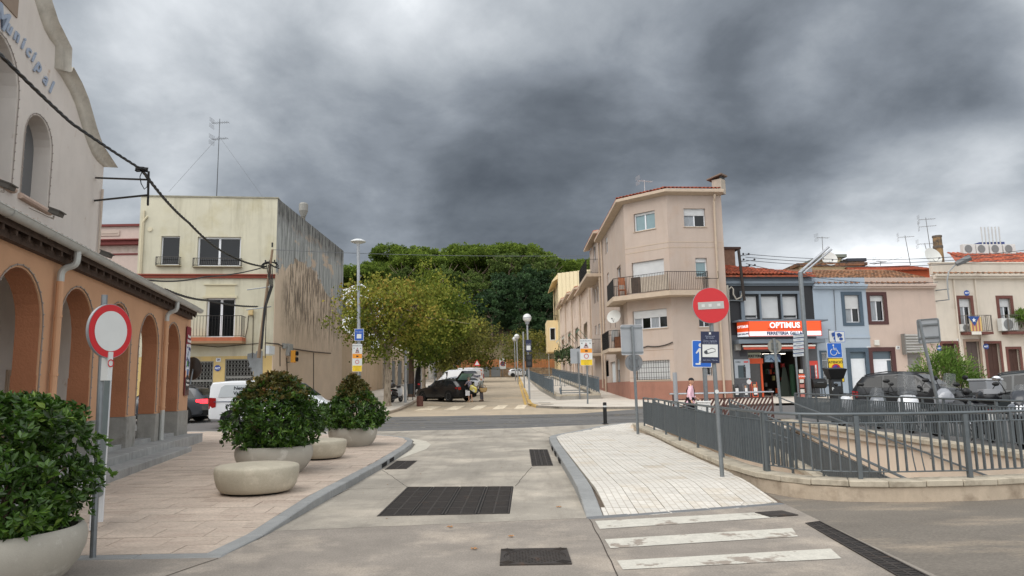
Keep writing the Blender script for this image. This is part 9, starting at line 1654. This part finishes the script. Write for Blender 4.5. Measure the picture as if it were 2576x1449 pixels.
t=thing('parking_sign','small blue and white no parking sign at the end of the street','road sign',(-1.95,133,G(133))); post(t,[(0,0,0),(0,0,4.4)],.05); c=atY(1263,915,132.8); m=MB(); m.box(-.6,-.08,c.z-G(133)-.95,.6,-.05,c.z-G(133)+.95); m.build('panel',WSG,t); m=MB(); m.lathe([(0,0),(.42,0)],20); m.build('blue_disc',MP((52,60,130),.5),t,loc=(0,-.09,c.z-G(133)),rot=(PI/2,0,0)); m=MB(); m.lathe([(.34,0),(.45,0)],20); m.box(-.38,-.04,-.001,.38,.04,.001); m.build('red_ring',RED,t,loc=(0,-.10,c.z-G(133)),rot=(PI/2,-.0,0))
t=thing('road_sign','white sign with text seen above the vans between the left trees','road sign',(-10.4,96,G(96)+.12)); post(t,[(0,0,0),(0,0,4.6)],.12); c=atY(1096,897,95.8); m=MB(); m.box(-.75,-.15,c.z-G(96)-.95,.75,-.1,c.z-G(96)+.95); m.build('panel',WSG,t); text('ZONA ESCOLAR',.2,BLACK,t,(0,-.16,c.z-G(96)+.5),ext=.002)
t,d=signthing('road_sign','back of a grey rectangular sign between the school sign and the houses',"road sign",(4.2,46.4,G(46.4)+.12),(4.15,46.4,3.95),.0,.045); m=MB(); m.ext(rrect(.66,.95,.04),.02,.04); m.build('back_panel',BACK,t,loc=(-.2,0,2.75)); 
t=thing('triangle_sign','small triangular warning sign just over the roof of the hardware van','road sign',(-4.6,92,G(92))); post(t,[(0,0,0),(0,0,2.9)],.04); m=MB(); m.ext([(-.45,0),(.45,0),(0,.8)],-.03,0,holes=[[(-.3,.1),(.3,.1),(0,.62)]]); m.build('red_border',RED,t,loc=(0,-.05,2.2)); m=MB(); m.ext([(-.3,.1),(.3,.1),(0,.62)],-.02,0); m.build('white_field',WSG,t,loc=(0,-.05,2.2))
m=MB(); m.lathe([(0,.0),(.075,0),(.075,.80),(.07,.84),(0,.85)],20); b=thing('bollard','slim black bollard with a white reflective ring at the asphalt edge','bollard',(3.63,29.27,G(29.3)+.03)); m.build('post',BLACK,b,smooth=True); m=MB(); m.lathe([(.077,.66),(.077,.72)],20); m.build('reflective_ring',WSG,b); m=MB(); m.lathe([(.0,.0),(.13,0),(.13,.015),(0,.015)],20); m.build('base',BLACK,b)
m=MB(); m.lathe([(0,0),(.19,0),(.2,.05),(.2,.52),(.17,.60),(0,.63)],20); tag(m.build('bollard',M('rusty_iron',(96,62,52),.85,var=.3,sc=5),loc=(-5.65,43.9,G(43.9)),smooth=True),'short thick rusty bollard at the corner of the left pavement','bollard')
t=thing('steel_post','grey pole with a white band beside the white scooter','post',(-6.87,46.2,G(46.2)+.12)); post(t,[(0,0,0),(0,0,4.2)],.085,BACK); m=MB(); m.cyl((0,0,2.3),(0,0,2.4),.09,n=12); m.build('band',WSG,t)
t=thing('litter_bin','dark grey litter bin on two legs by the second tree','bin',(-6.95,49.0,G(49)+.12)); m=MB(); m.lathe([(0,.42),(.2,.42),(.23,1.1),(.2,1.1),(.18,.5)],18); m.build('basket',MP((44,50,54),.6),t,smooth=True); m=MB(); [m.box(x-.025,-.025,0,x+.025,.025,1.15) for x in (-.17,.17)]; m.box(-.22,-.04,0,.22,.04,.03); m.build('stand',BLACK,t)
t=thing('charging_station','tall curved black and white charging column behind the estate car','charging station',(-7.3,55.5,G(55.5)+.12)); m=MB(); m.ext([(-.28,0),(.28,0),(.30,2.5),(.34,2.75),(.1,2.55),(-.15,2.0),(-.26,1.2)],-.15,.15); m.build('casing',MP((205,206,208),.4),t); m=MB(); m.ext([(-.2,.1),(.22,.1),(.24,2.5),(.06,2.4),(-.12,1.9),(-.2,1.2)],-.17,-.15); m.build('black_front',BLACK,t)
t=thing('marker_post','short dark post with a red and white band beside the estate car bonnet','bollard',(-6.9,53.0,G(53)+.12)); m=MB(); m.cyl((0,0,0),(0,0,1.3),.09,n=10); m.build('post',BLACK,t); m=MB(); m.cyl((0,0,.9),(0,0,1.0),.095,n=10); m.build('red_band',RED,t)
def container(label,x,y,body,lid,w_=1.9,h=1.5,disc_=None):
    t=thing('recycling_container',label,'container',(x,y,G(min(y,128))+.05)); m=MB(); m.ext([(-w_/2,0.1),(w_/2,.1),(w_/2+.06,h),(-w_/2-.06,h)],-.6,.6); m.build('body',MP(body,.6),t,bev=.04); m=MB(); m.ext([(-w_/2-.05,h),(w_/2+.05,h),(w_/2-.05,h+.35),(w_/2-.3,h+.48),(-w_/2+.3,h+.48),(-w_/2+.05,h+.35)],-.62,.62); m.build('lid',MP(lid,.5),t,bev=.04)
    if disc_: [MB().lathe([(0,0),(.3,0)],18).build('opening',MP(disc_,.6),t,loc=(x_,-.64,h+.22),rot=(PI/2,0,0)) for x_ in (-.5,.5)]
container('grey recycling container with a yellow lid and dark red openings left of the vans',-14.3,130,(110,116,112),(222,180,40),2.6,1.9,(120,40,40)); container('recycling container with a blue lid beside the yellow-lidded one',-11.6,130,(90,104,112),(40,92,190),2.2,1.9); container('grey waste container beyond the hardware van, left of two',-5.2,132,(128,134,134),(110,116,118),1.6,1.5); container('grey waste container beyond the hardware van, right of two',-3.2,132,(120,124,126),(104,110,112),1.6,1.4)
t=thing('street_banner','narrow dark banner flag among the parked vans','banner',(-8.7,110,G(110))); post(t,[(0,0,0),(0,0,5)],.05); m=MB(); m.ext([(0,2.4),(.8,2.4),(1.0,5.4),(.2,4.2)],-.01,.01); m.build('flag',NAVY,t)
# garages and grey doors on the left beyond the street wall
GFm=Fr((-13.2,73),(-13.6,97)); gr_=fthing(GFm,'garage_block','low building with grey metal garage doors and stone piers beyond the tan wall','building'); hs=[(1,1.2,5,5.2),(6.5,1.4,9.5,5.0),(11,1.6,15,5.2),(17,2,22,5.4)]; m=MB(); m.wall(0,1.0,GFm.L,6.3,hs,0,.3); m.build('wall',M('patchy_stone_render',(186,170,148),.92,var=.22,sc=1.2,c2=(132,112,92),c2t=(.5,.6),c2s=1.5),gr_)
for h_ in hs: m=MB(); [m.box(h_[0]+(h_[2]-h_[0])*i/8+.02,.1,h_[1],h_[0]+(h_[2]-h_[0])*(i+1)/8-.02,.14,h_[3]) for i in range(8)]; m.build('garage_door',MP((96,102,106),.5),gr_)
m=MB(); m.box(2.2,.05,2.8,2.6,.1,3.6); m.build('notice',WSG,gr_)
for k_,(u_,w_,h_,c_) in enumerate([(26,9,9,(222,214,196)),(36,8,10.5,(206,190,170)),(45,9,8.5,(228,226,222))]):
    hf=Fr((-13.6-.02*k_,96+11*k_),(-13.8,106.9+11*k_)); hb_=fthing(hf,'street_house','plain rendered house hidden behind the street trees on the left, number %s going uphill'%('one','two','three')[k_],'house'); rs=[(1+3*i,G(100)+4.2,2.2+3*i,G(100)+5.8) for i in range(3)]; m=MB(); m.wall(0,2,hf.L-.1,h_+1,rs,0,.25); m.box(0,.26,2,hf.L-.1,9,h_+1); m.build('wall',MP(c_,.9,var=.1),hb_); [win(hb_,r,0,.3,depth=.1) for r in rs]; m=MB(); m.add([(-.2,-.5,h_+1),(hf.L,-.5,h_+1),(hf.L,4.5,h_+2.8),(-.2,4.5,h_+2.8),(-.2,9,h_+1),(hf.L,9,h_+1)],[(0,1,2,3),(3,2,5,4),(0,3,4),(1,5,2)]); m.build('roof',TERRAO,hb_)
wh=thing('white_house','bright white house with a gabled top showing through the street tree','house',(-26,92,2)); m=MB(); m.ext([(0,0),(9,0),(9,11.6),(6.6,13.4),(5.6,13.2),(3,12.2),(0,11.4)],0,8); m.build('wall',MP((232,234,236),.8),wh); m=MB(); [m.box(1+2.6*i,-.03,9.5,2+2.6*i,.0,11.2) for i in range(3)]; m.build('window',GLASS,wh)
# trellis fence with stainless rail beyond the ramp
fa,fb=Vector((6.25,28.75,G(28.7)+.05)),Vector((10.75,30.4,G(30.4)+.05)); tf=thing('trellis_fence','brown slatted trellis topped by a shiny steel rail at the far end of ramp','fence',fa,math.atan2(fb.y-fa.y,fb.x-fa.x)); LL=(fb-fa).length; BRW=MP((92,62,56),.7,var=.2)
n=26
for i in range(n): x=LL*i/n; m=MB(); m.add([(x,0,.08),(x+.09,0,.08),(x+.09+.62,0,.92),(x+.62,0,.92),(x,.02,.08),(x+.09,.02,.08),(x+.71,.02,.92),(x+.62,.02,.92)],[(0,1,2,3),(7,6,5,4),(0,3,7,4),(1,5,6,2)]) if x+.71<LL else m.add([(x,0,.08),(min(x+.09,LL),0,.08),(LL,0,.08+(LL-x-.09)*1.35),(LL,0,min(.92,.08+(LL-x)*1.35))],[(0,1,2,3)]); m.build('slat',BRW,tf)
m=MB(); m.tube([(0,0,.08),(LL,0,.08)],.02,n=5); m.tube([(0,0,.92),(LL,0,.92)],.02,n=5); [m.box(x-.025,-.02,0,x+.025,.03,1.1) for x in (0.02,LL/2,LL)]; m.build('frame',BRW,tf); m=MB(); m.tube([(-.15,-.03,1.14),(LL+.05,-.03,1.14)],.035,n=10); m.build('steel_rail',M('stainless_steel',(205,208,212),.22,.9,var=.05),tf,smooth=True)
# right side signs, lamp, meter
def poleR(name,label,cat,X,Y,top,rz=0,pr=.045,mt=STEEL,grp=None): b=Vector((X,Y,G(Y)+.15)); t,d=signthing(name,label,cat,b,top,rz,pr,grp); return t,b,d
p=atY(2036,985,33); t,b,d=poleR('street_lamp','tall tapering grey lamp post with a long twin tube arm pointing up right','street lamp',p.x,33,atY(2013,685,33),0,.10); m=MB(); a_=Vector((d.x,0,d.z)); e_=atY(2085,622,33)-b; m.tube([a_-Vector((0,0,.5)),a_,a_.lerp(e_,.12)],.09,n=8); m.build('neck',BACK,t); dd_=(e_-a_); m=MB(); m.cyl(a_+Vector((0,0,.02)),e_+Vector((0,0,.02)),.06,n=8); m.cyl(a_+Vector((.14,0,-.04)),e_+Vector((.12,0,-.10)),.05,n=8); m.build('twin_tube_head',MP((190,192,196),.3,.5),t)
p=atY(2007,989,33); t,b,d=poleR('street_name_sign','white pole with stacked street direction plates in front of the shop','street sign',atY(2009,985,33.).x,33.,atY(1997,836,33),0,.045,WSG)
for i in range(6):
    c=atY(2006.5,845+9.6*i,32.9)-b; m=MB(); m.box(-.02,-.06,-.075,.46,-.04,.075); P_=m.build('direction_plate',MP((196,200,202),.5),t,loc=(c.x-.16,0,c.z),rot=(0,-.08,0)); text(('Centre comercial','Correus','Ajuntament','Mercat','Pavelló Poliesportiu','Plaça Catalunya')[i],.05,MP((50,56,70),.5),P_,(.22,-.065,0),ext=.001); m=MB(); m.box(-.02,-.065,.05,.46,-.06,.075); m.build('blue_strip',MP((50,80,130),.5),P_)
p=atY(1948,880,31); t,b,d=poleR('road_sign','back of a round sign on a leaning pole before the shop entrance','road sign',atY(1962,985,31).x,31,atY(1947,852,31),0,.06,BACK); c=atY(1948,871,31.1)-b; m=MB(); m.lathe([(0,0),(.29,0),(.30,.012),(.30,-.012)],32); m.build('round_back',MP((150,148,138),.5,.2),t,loc=(c.x,.07,c.z),rot=(PI/2,0,0)); m=MB(); [m.box(-.14,-.02,z-.02,.14,0,z+.02) for z in (.12,-.12)]; [m.box(x-.012,-.02,-.14,x+.012,0,.14) for x in (-.13,.13)]; m.build('bracket',STEEL,t,loc=(c.x,.06,c.z))
t,b,d=poleR('parking_signs','disabled parking sign above a yellow no stopping notice and two hand symbol plates','road sign',atY(2092,985,29).x,29,atY(2086,828,29),0,.045)
def pnl(c,w_,h_,mt,nm='panel',bd=None,rz=0):
    q=atY(*c,28.9)-b; m=MB(); m.ext(rrect(w_,h_,.03),-.02,0); P_=m.build(nm,bd or mt,t,loc=(q.x,-.06,q.z),rot=(0,.0,rz)); 
    if bd: m=MB(); m.ext(rrect(w_-.04,h_-.04,.02),-.004,0); m.build('field',mt,P_,loc=(0,-.021,0))
    return P_
P_=pnl((2100,881),.60,.60,BLUES,'disabled_panel',WSG); m=MB(); m.ext([(-.04+.035*math.cos(a),.2+.035*math.sin(a)) for a in [2*PI*i/12 for i in range(12)]],-.004,0); m.tube([(-.04,-.003,.15),(-.03,-.003,.02),(.09,-.003,.01),(.15,-.003,-.14),(.2,-.003,-.12)],.017,n=4); m.tube([(-.045+.13*math.cos(a),-.003,-.07+.13*math.sin(a)) for a in [PI*.62+i*PI*1.35/12 for i in range(13)]],.015,n=4); m.tube([(-.035,-.003,.08),(.08,-.003,.075)],.014,n=4); m.build('wheelchair_symbol',WSG,P_,loc=(0,-.026,0))
P_=pnl((2104,931),.60,.95,YEL,'notice_panel',BLACK); text('ATENCIÓ',.13,BLACK,P_,(0,-.03,.31),ext=.001,bold=.003); m=MB(); m.lathe([(0,0),(.17,0)],24); m.build('blue_disc',MP((60,60,150),.5),P_,loc=(0,-.028,.07),rot=(PI/2,0,0)); m=MB(); m.lathe([(.13,0),(.18,0)],24); [m.add([(-.11,-.014*s-.1,0.001),(-.1,-.12*s*0-.12,.001),(.11,.1,.001),(.1,.12,.001)],[(0,1,2,3)]) for s in (1,)]; [m.add([(-.12*s-.015,-.105,0.001),(-.12*s+.015,-.125,.001),(.12*s+.015,.105,.001),(.12*s-.015,.125,.001)],[(0,1,2,3)]) for s in (1,-1)]; m.build('red_cross_ring',RED,P_,loc=(0,-.031,.07),rot=(PI/2,0,0)); text('EXCEPTE',.09,BLACK,P_,(.08,-.03,-.2),ext=.001); text('8 a 20h',.09,BLACK,P_,(.08,-.03,-.31),ext=.001)
for i,c in enumerate(((2098,846),(2113,847))):
    P_=pnl(c,.42,.44,WSG,'hand_panel',WSG if not i else BLUES,rz=.35-.25*i); m=MB(); m.ext([(-.13,.12),(-.02,.16),(.10,.08),(.05,-.02),(-.03,.0),(-.08,-.04)],-.004,0); m.ext([(.04+.08*math.cos(a),-.09+.06*math.sin(a)) for a in [2*PI*k/12 for k in range(12)]],-.004,0); m.build('hand_symbol',MP((34,70,140),.5),P_,loc=(0,-.03,0))
q=atY(2100,940,26); t=thing('parking_meter','black parking meter with a slanted solar panel top behind the bikes','parking meter',(q.x,26,LOTZ(26))); zt_=q.z-LOTZ(26)+.16; m=MB(); m.box(-.2,-.14,0,.2,.14,zt_-.35); m.build('cabinet',MP((34,36,38),.5),t,bev=.02); m=MB(); m.add([(-.22,-.16,zt_-.35),(.22,-.16,zt_-.35),(.22,.16,zt_-.35),(-.22,.16,zt_-.35),(-.34,-.26,zt_),(.34,-.26,zt_),(.34,.26,zt_+.06),(-.34,.26,zt_+.06)],[(0,3,2,1),(4,5,6,7),(0,1,5,4),(1,2,6,5),(2,3,7,6),(3,0,4,7)]); m.build('solar_top',BLACK,t); m=MB(); m.box(-.12,-.15,zt_-.6,.12,-.14,zt_-.45); m.build('screen',MP((120,130,140),.3),t); text('P',.14,WSG,t,(-.17,-.15,zt_-.7),ext=.002,bold=.004)
b=Vector((10.55,18.0,G(18)+.16)); tp=atY(2312,806,17.9); t=thing('road_sign','back of a narrow rectangular sign on a tall pole beside the dark scooter','road sign',b,-.9); R3=Matrix.Rotation(.9,3,'Z'); d=R3@(tp-b); post(t,[(0,0,0),tuple(d)],.04); cc=R3@(atY(2317,831,17.9)-b); m=MB(); m.ext(rrect(.52,.62,.05),.04,.06); m.build('back_panel',BACK,t,loc=(cc.x,0,cc.z)); m=MB(); m.ext(rrect(.52,.62,.05),.02,.04,holes=[rrect(.47,.57,.04)]); [m.box(-.24,.0,z-.02,.24,.03,z+.02) for z in (.16,-.16)]; m.build('rim_and_rails',STEEL,t,loc=(cc.x,0,cc.z))
# ordinal labels for look-alike trees
def relabel(group,base,seen='in view'):
    import re
    L0=[o for o in bpy.data.objects if o.get('group')==group and o.get('category')]; 
    rows={}
    for o in L0: rows.setdefault(round(o.location.y/11),[]).append(o)
    W_=['first','second','third','fourth','fifth','sixth','seventh','eighth','ninth','tenth','eleventh','twelfth','thirteenth','fourteenth','fifteenth','sixteenth','seventeenth','eighteenth','nineteenth','twentieth']
    for ri,k in enumerate(sorted(rows)):
        for i,o in enumerate(sorted(rows[k],key=lambda o:o.location.x/o.location.y)): o['label']='%s, %s from the left in the %s row'%(base,W_[min(i,19)],('front','second','third','fourth','fifth','sixth','seventh')[ri])
relabel('umbrella pines along the ridge','bright green umbrella pine on the ridge'); relabel('umbrella pines on the upper slope','umbrella pine on the upper slope'); relabel('grey-green pines on the middle slope','grey-green pine on the middle slope')
for g_,ws in (('overhead wires at the right',('highest overhead wire','second highest overhead wire','third overhead wire from the top','lowest overhead wire')),('ceiling lamps of the shop',('leftmost ceiling lamp','second ceiling lamp from the left','middle ceiling lamp','fourth ceiling lamp from the left','rightmost ceiling lamp'))):
    for o,w_ in zip([o for o in bpy.data.objects if o.get('group')==g_],ws): o['label']=w_+(' from the mast over the roofs' if 'wire' in w_ else ' inside the shop entrance')
for o,w_ in zip([o for o in bpy.data.objects if o.name.startswith('house_number') and 'reading' in o['label']],('beside the white door of the blue house','right of the pink house door','above the leftmost brown door')): o['label']='small white number tile '+w_
